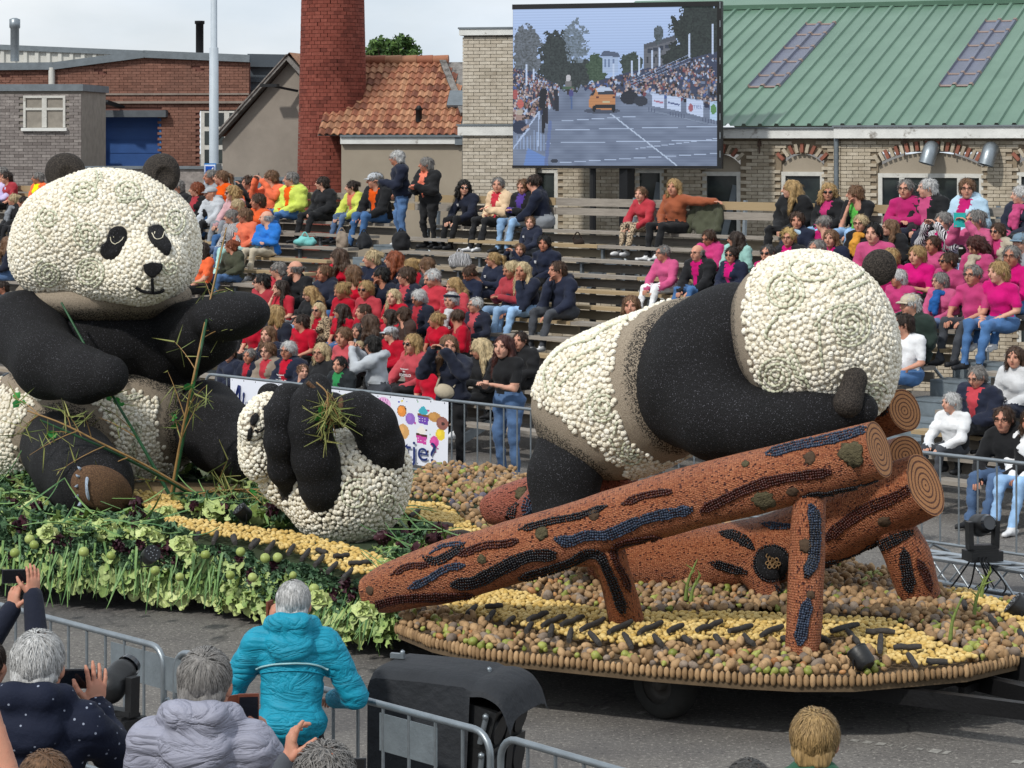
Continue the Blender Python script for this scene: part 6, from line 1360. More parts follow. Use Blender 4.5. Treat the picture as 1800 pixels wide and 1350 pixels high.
def prodm(name, c1, c2, rough=.6, spots=None, nscale=25):
    s = NB(name); s.set(rough, 0, .35); r = isl(s); o = s.n('ShaderNodeNewGeometry').outputs['Position']; k = s.mix(r, lin(c1), lin(c2)); k = s.mix(s.ramp(s.noise(o, nscale, 5, .7), .5, .75), k, lin(spots or c1)); s.col(k); s.bump(s.noise(o, 60, 3), .25, .004); return s.m
M_pot = prodm('potato_skin', '#84694a', '#b0906a', .75, '#6b533b'); M_kri = prodm('yellow_new_potato', '#bd9c52', '#d6bd7e', .6, '#b08f4d'); M_pear = prodm('green_pear', '#6f7a32', '#9aa052', .5, '#7c6a3a'); M_beet = prodm('dusty_root', '#6f6257', '#8f8072', .85, '#574b41'); M_plum = prodm('blue_grey_root', '#4c4a58', '#6b6570', .7, '#3d3a44'); M_onion = prodm('brown_onion', '#96663e', '#b98a5a', .5, '#7c5233')
YEL2 = [[(775, 1068), (840, 1050), (900, 1046), (960, 1064), (1080, 1085), (1150, 1087), (1300, 1085), (1400, 1090), (1560, 1098), (1610, 1120), (1650, 1142), (1700, 1158), (1735, 1172), (1620, 1183), (1560, 1168), (1533, 1150), (1483, 1128), (1430, 1130), (1327, 1137), (1200, 1131), (1120, 1143), (1000, 1128), (900, 1103), (800, 1084)], [(1660, 1046), (1700, 1060), (1760, 1088), (1810, 1125), (1840, 1100), (1750, 1062), (1690, 1043)]]
YEL1 = [[(262, 908), (330, 925), (400, 934), (510, 949), (600, 969), (667, 992), (700, 1003), (640, 1022), (613, 1020), (527, 984), (433, 960), (350, 948), (290, 934)], [(690, 893), (777, 897), (817, 927), (850, 946), (800, 950), (767, 932), (715, 915)], [(225, 872), (300, 885), (330, 905), (262, 912)]]
BRN1 = [[(690, 885), (705, 855), (760, 825), (905, 838), (960, 880), (900, 915), (855, 945), (817, 925), (777, 895)]]
def in_any(q, polys): r = np.zeros(len(q), bool); 
def inpolys(q, polys):
    r = np.zeros(len(q), bool)
    for p in polys: r |= inpoly(q, p)
    return r
def fill(poly, spacing, z, seed, test=None, over=5):
    g = np.random.default_rng(seed); lo, hi = poly.min(0), poly.max(0); A = np.prod(hi - lo); P = lo + g.random((int(A / spacing ** 2 * over), 2)) * (hi - lo); P = P[inpoly(P, poly)]; P3 = np.column_stack((P, np.full(len(P), z)))
    q = proj(P3); m = (q[:, 0] > -60) & (q[:, 0] < 1860)
    if test is not None: m &= test(q)
    P3 = P3[m]; return P3[thin(P3, spacing)]
def pieces(name, stuffname, protos, P, Rm, sc, mat, par, n_ind, want=None):
    """the n_ind best seen pieces as objects that share mesh data, the rest joined"""
    q = proj(P); inside = (q[:, 0] > 5) & (q[:, 0] < 1795) & (q[:, 1] > 0) & (q[:, 1] < 1345)
    sc = np.asarray(sc, float); size = (sc if sc.ndim == 1 else sc.max(1)) / P[:, 1] * np.where(inside, 1, 0) * (1 if want is None else np.where(want, 1.5, 1))
    order = np.argsort(-size + np.random.default_rng(1).random(len(P)) * 1e-4 * 0); ind = order[:n_ind]; rest = order[n_ind:]
    ms = []
    for V, F in protos: me = mesh_np(name, V, [F]); me.materials.append(mat); ms.append(me)
    for k, i in enumerate(ind):
        o = bpy.data.objects.new(name, ms[k % len(ms)]); COL.objects.link(o); s3 = (sc[i],) * 3 if sc.ndim == 1 else tuple(sc[i]); o.matrix_basis = Matrix.LocRotScale(Vector(P[i]), Matrix(Rm[i].tolist()).to_quaternion(), Vector(s3)); attach(o, par)
    if len(rest): V, F = stamp(protos, P[rest], Rm[rest], sc[rest]); link(stuffname, mesh_np(stuffname, V, [F]), mat, par, 'stuff')
yel = fill(D2, .043, DZ2 - .005, 1, lambda q: inpolys(q, YEL2)); n = len(yel); g = np.random.default_rng(3)
yel[:, 2] += .045 + g.normal(size=n) * .006
pieces('small_potato', 'small_potato_bed', KRI, yel, align_rot(np.column_stack((g.normal(size=(n, 2)) * .25, np.ones(n))), g.random(n) * 6.28), .0215 * (.85 + .3 * g.random(n)), M_kri, F2, 300)
y1 = fill(D1, .045, DZ1 - .02, 2, lambda q: inpolys(q, YEL1)); n = len(y1); y1[:, 2] += .07 + g.normal(size=n) * .006
pieces('small_potato', 'small_potato_bed', KRI, y1, align_rot(np.column_stack((g.normal(size=(n, 2)) * .25, np.ones(n))), g.random(n) * 6.28), .0225 * (.85 + .3 * g.random(n)), M_kri, F1, 300)
def grow(p, k):
    p = np.array(p, float); nx = np.roll(p, -1, 0) - np.roll(p, 1, 0); nx /= np.linalg.norm(nx, axis=1)[:, None] + 1e-9; n_ = np.stack((nx[:, 1], -nx[:, 0]), 1); A = np.sum(p[:, 0] * np.roll(p[:, 1], -1) - np.roll(p[:, 0], -1) * p[:, 1]); return p + n_ * (k if A > 0 else -k)
def hidden2(q): return inpolys(q, [grow(p, 8) for p in YEL2])
br = fill(D2, .064, DZ2, 4, lambda q: ~hidden2(q) & ~((q[:, 0] < 900) & (q[:, 1] < 930))); q = proj(br)
hmp = .05 * vnoise(br * 1.1 + 4) + .02; edge = np.array([np.min(np.linalg.norm(D2 - p[:2], axis=1)) for p in br]); br[:, 2] += hmp * np.clip(edge * 1.2, .2, 1) * .9
br2 = fill(D1, .078, DZ1, 5, lambda q: inpolys(q, BRN1)); br2[:, 2] += .12 * vnoise(br2 * 1.3) + .04
for tag_, P, F_ in (('a', br, F2), ('b', br2, F1)):
    n = len(P); k = g.random(n); extra = P[g.random(n) < .3] + np.array((.035, .03, .03)); 
    for nm, lo_, hi_, pr, mat, sz, ni in (('potato', 0, .56, POT, M_pot, .031, 220), ('pear', .56, .70, [pear()], M_pear, .032, 80), ('root_vegetable', .70, .86, POT, M_beet, .036, 60), ('onion', .86, .93, POT, M_onion, .026, 30), ('parsnip', .93, 1.01, POT, M_plum if tag_ == 'b' else M_beet, .036, 30)):
        i = np.where((k >= lo_) & (k < hi_))[0]; Q = P[i]; 
        if nm == 'potato': Q = np.vstack((Q, extra))
        m = len(Q); pieces(nm, nm + '_bed', pr, Q, rand_rot(m, 8), sz * (.65 + .75 * g.random(m) ** 1.5), mat, F_, ni)
# rim of potatoes standing along the edge of the second deck
E_ = np.vstack([np.linspace(D2[i], D2[i + 1], max(2, int(np.linalg.norm(D2[i + 1] - D2[i]) / .004)))[:-1] for i in range(0, 13)]); seg = np.linalg.norm(np.diff(E_, axis=0), axis=1); s_acc = np.concatenate(([0], np.cumsum(seg))); tt = np.arange(0, s_acc[-1], .0475)
EP = np.column_stack((np.interp(tt, s_acc, E_[:, 0]), np.interp(tt, s_acc, E_[:, 1]), np.full(len(tt), DZ2 - .045))); n = len(EP); tang = np.gradient(EP, axis=0); outw = np.column_stack((tang[:, 1], -tang[:, 0], 0 * tang[:, 0])); outw /= np.linalg.norm(outw, axis=1)[:, None]
EP = EP + outw * .012; Rr = np.stack((np.tile((0, 0, 1.), (n, 1)), outw, np.cross(np.tile((0, 0, 1.), (n, 1)), outw)), -1); q = proj(EP)
tipy = (q[:, 0] > 1612) & (q[:, 0] < 1705)
pieces('rim_potato', 'rim_potato_row', POT, EP, Rr, np.stack((.035 * (.9 + .3 * g.random(n)), np.full(n, .025), np.full(n, .027)), 1), M_pot, F2, 300)
# dark sticks in a herringbone over the yellow bands
M_stick = M('dark_salsify_stick', '#3b3836', .9, .35, 30, bump=.6)
def sticks(par, z, rows):
    for (x0, y0, x1, y1) in rows:
        a, b_ = lvl(x0, y0, z), lvl(x1, y1, z); b = MB(); d = (b_ - a); P = np.array([a + d * t + (0, 0, rng.normal() * .004) for t in np.linspace(0, 1, 5)]); b.tube(P, [.02, .025, .023, .025, .019], 7); b.build('stick', M_stick, par)
S2 = []
for z_ in [(5, 660, 40, 690), (75, 620, 205, 575), (170, 652, 200, 688), (245, 630, 365, 600), (325, 655, 375, 702), (415, 650, 525, 600), (525, 660, 570, 685), (685, 612, 730, 598), (785, 628, 925, 590), (690, 640, 775, 682), (868, 622, 930, 695), (965, 628, 1120, 632), (1045, 650, 1040, 745), (1112, 712, 1260, 712), (1190, 752, 1230, 812), (1285, 785, 1398, 788), (1480, 470, 1490, 505), (1620, 548, 1650, 590), (1775, 630, 1800, 655)]: S2.append((1200 + z_[0] / 3, 900 + z_[1] / 3, 1200 + z_[2] / 3, 900 + z_[3] / 3))
for z_ in [(665, 838, 710, 795), (770, 868, 805, 825), (865, 888, 910, 850), (975, 930, 1005, 888), (1100, 955, 1112, 900), (1200, 978, 1212, 920), (1310, 935, 1362, 995), (1490, 940, 1530, 1010), (1650, 955, 1690, 1000), (760, 800, 850, 795), (985, 870, 1085, 830), (1060, 895, 1180, 848), (1160, 895, 1275, 848), (1265, 925, 1385, 862), (1410, 935, 1530, 875), (1570, 935, 1690, 880), (1725, 925, 1800, 895)]: S2.append((600 + z_[0] / 3, 800 + z_[1] / 3, 600 + z_[2] / 3, 800 + z_[3] / 3))
sticks(F2, DZ2 + .082, S2)
S1 = [(400 + a / 3, 650 + b / 3, 400 + c / 3, 650 + d / 3) for a, b, c, d in [(25, 880, 40, 915), (120, 935, 150, 895), (205, 955, 245, 910), (320, 970, 350, 925), (390, 1000, 430, 950), (460, 1030, 505, 985), (530, 1065, 575, 1020), (610, 1100, 655, 1055), (470, 950, 525, 962), (560, 985, 640, 975), (640, 1022, 760, 1010), (1060, 812, 1190, 818), (1010, 825, 1020, 795), (1160, 860, 1280, 862), (960, 775, 1010, 740)]] + [(a / 3, 600 + b / 3, c / 3, 600 + d / 3) for a, b, c, d in [(930, 1045, 960, 995), (1035, 1040, 1050, 1010), (1125, 1065, 1145, 1010), (1240, 1065, 1235, 1025), (1320, 1090, 1365, 1050), (1410, 1110, 1440, 1065), (860, 1010, 900, 985)]]
sticks(F1, DZ1 + .085, S1)
# ---------------------------------------------------------------- greens
def leafproto(kind, seed):
    g = np.random.default_rng(seed); nu, nv = 7, 5; u = np.linspace(0, 1, nu); v = np.linspace(-1, 1, nv); U, Vv = np.meshgrid(u, v, indexing='ij')
    w = np.sin(np.pi * np.clip(U * .9 + .08, 0, 1)) ** .7 * .42; ruff = np.abs(Vv) ** 2 * .14 * np.sin(U * 17 + seed + np.sign(Vv)) ; P = np.stack((Vv * w * (1 + .12 * np.sin(U * 13 + seed)), U, .22 * U ** 2 * (1 if seed % 2 else -.6) + .18 * np.abs(Vv) * w + ruff), -1).reshape(-1, 3)
    F = np.array([(i * nv + j, i * nv + j + 1, (i + 1) * nv + j + 1, (i + 1) * nv + j) for i in range(nu - 1) for j in range(nv - 1)]); return P, F
LEAVES = [leafproto('l', i) for i in range(5)]
def clump(seed):
    b = MB(); g = np.random.default_rng(seed); u = np.linspace(0, 1, 5); v = np.linspace(-1, 1, 5); U, Vv = np.meshgrid(u, v, indexing='ij')
    for k in range(9):
        w = (.25 + .75 * np.sin(np.pi * np.clip(U * .8 + .2, 0, 1))) * .5; ru = .28 * np.abs(Vv) * np.sin(U * 11 + Vv * 7 + k) + .2 * U * np.sin(Vv * 9 + k); P = np.stack((Vv * w, U * 1.1, ru + .25 * U), -1).reshape(-1, 3)
        F = [(i * 5 + j, i * 5 + j + 1, (i + 1) * 5 + j + 1, (i + 1) * 5 + j) for i in range(4) for j in range(4)]; Rm = rotm(0, 0, k * .7 + g.random()) @ rotm(.2 + .9 * g.random(), 0, 0); b.add(P @ Rm.T, F)
    return np.concatenate(b.V), np.concatenate(b.F[4])
KALE = [clump(i * 11) for i in range(4)]
def bladep(seed):
    u = np.linspace(0, 1, 6); w = .5 * (1 - u ** 2) + .05; bend = .25 * u ** 2 * (seed - 1); P = np.vstack([np.array(((-w[i] * .06, u[i], bend[i]), (0, u[i], bend[i] + .02), (w[i] * .06, u[i], bend[i]))) for i in range(6)]); return P, np.array([(i * 3 + j, i * 3 + j + 1, i * 3 + j + 4, i * 3 + j + 3) for i in range(5) for j in range(2)])
BLADE = [bladep(i) for i in range(3)]
def greenm(name, c1, c2, rough=.5):
    s = NB(name); s.set(rough, 0, .35); r = isl(s); o = s.n('ShaderNodeNewGeometry').outputs['Position']; k = s.mix(r, lin(c1), lin(c2)); k = s.mix(s.math('MULTIPLY', s.ramp(s.noise(o, 30, 4), .45, .8), .5), k, dark(lin(c2), 1.35)); s.col(k); s.b.inputs['Subsurface Weight'].default_value = 0; s.bump(s.noise(o, 45, 4), .5, .008); return s.m
M_let = greenm('lettuce_leaf', '#6f8744', '#abb97c'); M_cab = greenm('pale_cabbage_leaf', '#9aad62', '#c0ca8c'); M_kal = greenm('kale', '#37563f', '#5d7a58', .6); M_redl = greenm('red_lettuce', '#2a1620', '#4a2732', .55); M_lk = greenm('leek_blade', '#386038', '#759658', .45); M_app = prodm('green_apple', '#7f8f44', '#a3af68', .4, '#919d56', 9); M_end = greenm('endive', '#4d6e36', '#92a862')
def gtest(q):
    m = ~inpolys(q, [grow(p, 15) for p in YEL1]) & ~inpolys(q, [grow(p, 4) for p in BRN1])
    m &= ~(((q[:, 0] - 310) / 135) ** 2 + ((q[:, 1] - 864) / 24) ** 2 < 1)         # bare sand at the bamboo foot
    m &= ~(((q[:, 0] - 145) / 112) ** 2 + ((q[:, 1] - 893) / 26) ** 2 < 1) & ~((q[:, 0] > 640) & (q[:, 1] < 868)); m &= ~(((q[:, 0] - 610) / 112) ** 2 + ((q[:, 1] - 945) / 34) ** 2 < 1)
    return m
vis = lambda q: gtest(q) & (q[:, 1] > 800)
def greens(spacing, seed, protos, size, mat, name, zoff, n_ind, tilt=.7, sel=1.0, spread=.35, test=vis):
    P = fill(D1, spacing, DZ1, seed, test); g = np.random.default_rng(seed); P = P[g.random(len(P)) < sel]; n = len(P); P[:, 2] += zoff * (.4 + 1.2 * g.random(n)) + .04 * vnoise(P * 1.5); N = np.column_stack((g.normal(size=(n, 2)) * tilt, np.ones(n)))
    pieces(name, name + '_bed', protos, P, align_rot(N, g.random(n) * 6.28), size * (1 - spread + 2 * spread * g.random(n)), mat, F1, n_ind)
greens(.09, 21, LEAVES, .13, M_let, 'lettuce_leaf', .02, 220); greens(.12, 22, LEAVES, .12, M_end, 'endive_leaf', .03, 80); greens(.15, 23, KALE, .09, M_kal, 'kale_bunch', .04, 120, .7, .5); greens(.30, 24, KALE, .09, M_redl, 'red_lettuce', .07, 60, .7, .6); greens(.12, 25, BLADE, .40, M_lk, 'leek_leaf', .10, 120, .3, .9); greens(.27, 26, LEAVES, .2, M_cab, 'cabbage_leaf', .04, 60, .5, .8)
pos = np.array([lvl(x, y, DZ1 + .09) for x, y in [(43, 903), (95, 925), (60, 955), (120, 915), (136, 910), (209, 914), (222, 934), (195, 974), (273, 1000), (316, 1011), (361, 972), (405, 1008), (423, 967), (444, 1012), (466, 978), (488, 977), (515, 1008), (26, 969), (52, 945), (392, 888), (552, 1032), (147, 967), (670, 985), (530, 920)]]); n = len(pos); g = np.random.default_rng(9)
AV, AF = ico(2); ap = AV.copy(); ap[:, 2] -= .35 * np.exp(-(np.hypot(AV[:, 0], AV[:, 1]) / .35) ** 2) * np.sign(AV[:, 2]) * .7
pos[:, 2] -= .015; pieces('apple', 'apples', [(ap, AF)], pos, align_rot(np.column_stack((g.normal(size=(n, 2)) * .8, np.ones(n))), g.random(n) * 6.28), .042 * (.8 + .4 * g.random(n)), M_app, F1, 300)
# cabbages: a few whole heads with cupped leaves
for i, (x, y, s_) in enumerate([(68, 895, .17), (262, 945, .15), (320, 960, .14), (185, 930, .15), (85, 940, .13), (295, 905, .13), (375, 903, .13), (640, 1075, .12), (560, 1055, .12), (150, 885, .13)]):
    c = lvl(x, y, DZ1 + .07); b = MB()
    for k in range(9): V, F = LEAVES[k % 5]; Rm = align_rot(np.array([[math.cos(k * .7) * .9, math.sin(k * .7) * .9, .55]]), np.array([k * 1.3]))[0]; b.add((V - (0, .4, 0)) * s_ * 1.25 @ Rm.T + c + Rm[:, 2] * s_ * .25, F)
    b.ball(c, s_ * .45, 2); b.build('cabbage', M_cab, F1)
# drape hanging from the front edge
EE = D1[:9]; E_ = np.vstack([np.linspace(EE[i], EE[i + 1], 200)[:-1] for i in range(len(EE) - 1)]); seg = np.linalg.norm(np.diff(E_, axis=0), axis=1); sa = np.concatenate(([0], np.cumsum(seg)))
def drape(n, protos, size, mat, name, n_ind, z0, z1, out, seed, amin=0, amax=1, down=1.0, jit=.35):
    g = np.random.default_rng(seed); t = (amin + (amax - amin) * g.random(n)) * sa[-1]; P = np.column_stack((np.interp(t, sa, E_[:, 0]), np.interp(t, sa, E_[:, 1]), z0 + (z1 - z0) * g.random(n))); q = proj(P)
    d = np.column_stack((np.interp(t + .05, sa, E_[:, 0]) - P[:, 0], np.interp(t + .05, sa, E_[:, 1]) - P[:, 1], 0 * t)); o_ = np.column_stack((d[:, 1], -d[:, 0], d[:, 2])); o_ /= np.linalg.norm(o_, axis=1)[:, None] + 1e-9
    P = P + o_ * (out * (.3 + g.random(n)))[:, None]; y = np.column_stack((g.normal(size=n) * jit, g.normal(size=n) * jit, -np.full(n, down))) + o_ * .25; y /= np.linalg.norm(y, axis=1)[:, None]; x = np.cross(y, o_ + g.normal(size=(n, 3)) * .3); x /= np.linalg.norm(x, axis=1)[:, None]
    m = q[:, 0] > -80; pieces(name, name + '_fringe', protos, P[m], np.stack((x, y, np.cross(x, y)), -1)[m], (size * (.7 + .6 * g.random(n)))[m], mat, F1, n_ind)
drape(950, LEAVES, .14, M_let, 'lettuce_leaf', 80, .28, .62, .08, 31); drape(900, LEAVES, .10, M_end, 'endive_leaf', 60, .25, .6, .10, 32); drape(360, KALE, .075, M_kal, 'kale_bunch', 60, .35, .64, .08, 33); drape(300, BLADE, .38, M_lk, 'leek_leaf', 120, .44, .68, .12, 34, 0, .66, 1, .18); drape(60, BLADE, .34, M_lk, 'leek_leaf', 60, .4, .66, .11, 38, .8, 1, 1, .15); drape(120, LEAVES, .17, M_cab, 'cabbage_leaf', 100, .22, .36, .06, 35, .5, .93, 1.2, .12); drape(60, KALE, .07, M_redl, 'red_lettuce', 30, .45, .66, .1, 36)
# sand at the bamboo foot
b = MB(); c = lvl(300, 866, DZ1); V, F = ico(3); V = V * (.95, .8, .1) * (1 + .25 * (vnoise(V * 4) - .5))[:, None]; b.add(V + c - (0, 0, .03), F); b.build('sand_heap', M('brown_sand', '#7d6a4c', .95, .3, 8, bump=.6), F1)
# ---------------------------------------------------------------- panda sculptures covered in cauliflower and seed
def furm():
    s = NB('panda_seed_cover'); s.set(.85, 0, .3); o = s.n('ShaderNodeNewGeometry').outputs['Position']; bd = s.n('ShaderNodeAttribute', attribute_name='bd').outputs['Fac']
    sp = s.noise(o, 130, 2, .6); mp_ = s.n('ShaderNodeMapping'); mp_.inputs['Scale'].default_value = (1, 1, 1); s.l(o, mp_.inputs[0])
    zig = s.math('SUBTRACT', s.noise(o, 17, 3, .7), .5); zig2 = s.math('SUBTRACT', s.noise(o, 46, 2, .6), .5)
    e = s.math('ADD', bd, s.math('ADD', s.math('MULTIPLY', zig, .10), s.math('MULTIPLY', zig2, .16)))
    blk = s.mix(s.ramp(sp, .60, .66), s.mix(s.ramp(s.noise(o, 60, 3), .3, .7), lin('#0a0a0c'), lin('#18181b')), lin('#55555c'))  # light flecks paint the glitter of the seeds into the black
    bg_ = s.mix(s.ramp(sp, .35, .7), lin('#7b6f60'), lin('#a79b8a')); fr = s.mix(s.ramp(s.noise(o, 75, 2, .7), .46, .52), bg_, lin('#2a2724'))
    k = s.mix(s.ramp(e, .0, .004), blk, fr); k = s.mix(s.ramp(e, .09, .12), k, bg_); k = s.mix(s.ramp(bd, .24, .26), k, lin('#d2c9b5')); s.col(k); s.bump(sp, .7, .012); return s.m
M_fur = furm()
def seedm(name, c1, c2, n=120, c3=None):
    s = NB(name); s.set(.8, 0, .3); o = s.n('ShaderNodeNewGeometry').outputs['Position']; sp = s.noise(o, n, 2, .7); k = s.mix(s.ramp(sp, .4, .7), lin(c1), lin(c2))
    if c3:
        k = s.mix(s.ramp(s.noise(o, n * .8, 1, .5), .66, .70), k, lin(c3)); w_ = s.n('ShaderNodeTexWave'); w_.inputs['Scale'].default_value = 7; w_.inputs['Distortion'].default_value = 3; w_.bands_direction = 'Z'; s.l(o, w_.inputs['Vector']); k = s.mix(s.math('MULTIPLY', w_.outputs[1], .12), k, dark(lin(c2), 1.6))  # pale specks put the sparkle of the seeds into the colour
    s.col(k); s.bump(sp, .9, .012); return s.m
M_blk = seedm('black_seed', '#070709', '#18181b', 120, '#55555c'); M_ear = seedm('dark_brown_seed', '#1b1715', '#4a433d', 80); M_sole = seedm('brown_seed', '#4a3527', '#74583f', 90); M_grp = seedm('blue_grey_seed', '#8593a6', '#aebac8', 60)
def caulim():
    s = NB('cauliflower'); s.set(.75, 0, .25); r = isl(s); o = s.n('ShaderNodeNewGeometry').outputs['Position']; k = s.mix(r, lin('#ddd5c1'), lin('#f0ecdf')); k = s.mix(s.math('MULTIPLY', s.ramp(s.noise(o, 6, 4), .5, .8), .35), k, lin('#d6c9a8')); s.col(k)
    v = s.n('ShaderNodeTexVoronoi'); v.inputs['Scale'].default_value = 75; s.l(o, v.inputs['Vector']); s.bump(s.math('SUBTRACT', 1, v.outputs[0]), .55, .012); return s.m
M_caul = caulim(); M_pick = prodm('silverskin_onion', '#b3b49c', '#cdcdb8', .4, '#a3aa8a', 30)
def flore(seed): V, F = ico(2); d = 1 + .42 * (vnoise(V * 2.6 + seed * 9) - .5) + .40 * (vnoise(V * 5.5 + seed) - .5); return V * d[:, None] * (1, 1, .72), F
CAUL = [flore(i) for i in range(5)]
CAMO = Vector((0, 0, CH))
def bvh_of(V, F): return BVHTree.FromPolygons(V.tolist(), F.tolist())
def hit(bv, x, y):
    d = Vector(px(x, y, 1.0) - np.array((0, 0, CH))).normalized(); l, nn, _, _ = bv.ray_cast(CAMO, d)
    if l is None: return None
    if nn.dot(d) > 0: nn = -nn
    return np.array(l), np.array(nn)
def decal(bv, poly, lift, name, mat, par, rings=6, na=56):
    P = np.array(poly + poly[:1], float); L_ = np.concatenate(([0], np.cumsum(np.linalg.norm(np.diff(P, axis=0), axis=1)))); t = np.linspace(0, L_[-1], na + 1)[:-1]; O = np.stack((np.interp(t, L_, P[:, 0]), np.interp(t, L_, P[:, 1])), 1)
    O = O.mean(0) + (O - O.mean(0)) * 1.06
    for _ in range(2): O = .5 * O + .25 * (np.roll(O, 1, 0) + np.roll(O, -1, 0))
    c = O.mean(0); V = []; h0 = hit(bv, *c)
    if h0 is None: return None
    last = h0
    for r in np.linspace(0, 1, rings):
        for q in O:
            h_ = hit(bv, *(c + (q - c) * r)) or last; last = h_; V.append(h_[0] + h_[1] * (lift if r < .98 else -.03))
    F = np.array([(i * na + j, i * na + (j + 1) % na, (i + 1) * na + (j + 1) % na, (i + 1) * na + j) for i in range(rings - 1) for j in range(na)])
    return link(name, mesh_np(name, np.array(V), [F]), mat, par)
def ridge(bv, pts, r, name, mat, par, lift=.03, n=24):
    P = []
    for x, y in spline(np.array(pts, float), n):
        h_ = hit(bv, x, y)
        if h_ is not None: P.append(h_[0] + h_[1] * lift)
    if len(P) > 2: b = MB(); b.tube(P, r, 7); return b.build(name, mat, par)
def spiral(cx, cy, r, turns, tail=(), a0=0., asp=1.0, flip=1):
    a = np.linspace(0, turns * 2 * np.pi, int(26 * turns)); rr = r * (.12 + .88 * a / a[-1]); P = np.stack((cx + rr * np.cos(a * flip + a0), cy + asp * rr * np.sin(a * flip + a0)), 1)
    if len(tail): P = np.vstack((P, spline(np.vstack((P[-1:], np.array(tail, float))), 22)[1:]))
    return P
class Panda:
    def __init__(s, label, base):
        s.t = thing('panda_sculpture', label, 'panda sculpture', tuple(base)); s.parts = []
    def part(s, name, col, fn, h=.042, mat=None, w=.26):
        f = Field(); fn(f); s.parts.append([name, col, f, h, mat, w]); return s
    def build(s, w=.2):
        s.o = {}; s.bv = {}; s.geo = {}; blk = [p for p in s.parts if p[1] == 'b']
        for name, col, f, h, mat, w in s.parts:
            V, F = f.mesh(h, (lambda X: (vnoise(X * 3) - .5) * .03)); me = mesh_np(name, V, [F])
            bd = np.min([q[2].dist(V, (1,)) for q in blk if any(z_[5] == 1 for z_ in q[2].P)], 0) if col == 'w' else np.full(len(V), -1.0)
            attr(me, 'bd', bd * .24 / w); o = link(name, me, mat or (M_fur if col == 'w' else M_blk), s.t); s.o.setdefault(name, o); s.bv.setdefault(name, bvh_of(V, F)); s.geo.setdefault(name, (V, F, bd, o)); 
        return s
    def cauli(s, name, r, w, seed, skip=(), n_ind=150, curves=(), bead=.028):
        V, F, bd, o = s.geo[name]; bv = s.bv[name]; g = np.random.default_rng(seed); ar = np.linalg.norm(np.cross(V[F[:, 2]] - V[F[:, 0]], V[F[:, 3]] - V[F[:, 1]]), axis=1).sum() / 2
        P, N = scatter_mesh(V, F, int(ar / (r * r) * 9), seed); d = np.array((0, 0, CH)) - P; d /= np.linalg.norm(d, axis=1)[:, None]; fac = (N * d).sum(1)
        blk = [p for p in s.parts if p[1] == 'b']; blk = [q for q in blk if any(z_[5] == 1 for z_ in q[2].P)]; B = np.min([q[2].dist(P, (1,)) for q in blk], 0); m = (fac > -.12) & (B > w + g.normal(size=len(P)) * .02); q = proj(P)
        oth = [p[2] for p in s.parts if p[2] is not None and p[0] != name]; 
        for p in s.parts:
            if p[0] != name: m &= p[2].dist(P) > -.01
        for sk in skip: sk = np.array(sk); sk = sk.mean(0) + (sk - sk.mean(0)) * 1.1; m &= ~((fac > 0) & inpoly(q, sk))
        beads_P, beads_T, beads_N = [], [], []
        for C in curves:
            H = [hit(bv, x, y) for x, y in C]; H = [h for h in H if h is not None]
            if len(H) < 3: continue
            Q = np.array([h[0] for h in H]); Nn = np.array([h[1] for h in H]); L_ = np.concatenate(([0], np.cumsum(np.linalg.norm(np.diff(Q, axis=0), axis=1)))); t = np.arange(0, L_[-1], bead * 1.75)
            X = np.stack([np.interp(t, L_, Q[:, i]) for i in range(3)], 1); Y = np.stack([np.interp(t, L_, Nn[:, i]) for i in range(3)], 1)
            if len(X) > 2: beads_P.append(X); beads_N.append(Y); beads_T.append(np.gradient(X, axis=0))
        if beads_P:
            BP, BT, BN = np.vstack(beads_P), np.vstack(beads_T), np.vstack(beads_N); BB = np.min([q_[2].dist(BP, (1,)) for q_ in blk], 0); k = BB > w; BP, BT, BN = BP[k], BT[k], BN[k]
            BT /= np.linalg.norm(BT, axis=1)[:, None] + 1e-9; y = np.cross(BN, BT); y /= np.linalg.norm(y, axis=1)[:, None] + 1e-9; zz = np.cross(BT, y)
            kk = np.floor(BP / (r * 1.2)).astype(int); cells = {}
            for i, c in enumerate(kk): cells.setdefault(tuple(c), []).append(i)
            idx = np.where(m)[0]; kp = np.floor(P[idx] / (r * 1.2)).astype(int); 
            for a, c in zip(idx, kp):
                for dx in (-1, 0, 1):
                    for dy in (-1, 0, 1):
                        for dz in (-1, 0, 1):
                            for i in cells.get((c[0] + dx, c[1] + dy, c[2] + dz), ()):
                                if np.dot(P[a] - BP[i], P[a] - BP[i]) < (r * .60) ** 2: m[a] = False
            pieces('pickled_onion', 'pickled_onion_row', blobs(2, np.array((1.7, .9, .85)), .05, 3), BP + zz * (r * .55), np.stack((BT, y, zz), -1), bead * .55 * (.9 + .2 * g.random(len(BP))), M_pick, o, 60)
        P, N, B = P[m], N[m], B[m]; rr = r * (.84 + .34 * g.random(len(P))); k = thin(P, rr * .98); P, N, rr = P[k], N[k], rr[k]
        pieces('cauliflower', 'cauliflower_cover', CAUL, P + N * (rr * .10)[:, None], align_rot(N + g.normal(size=N.shape) * .15, g.random(len(P)) * 6.28), rr * .72, M_caul, o, n_ind)
zc = lambda L_, ox, oy, k=3.0: [(ox + a / k, oy + b / k) for a, b in L_]
def Z(*a): return np.array(px(*a))
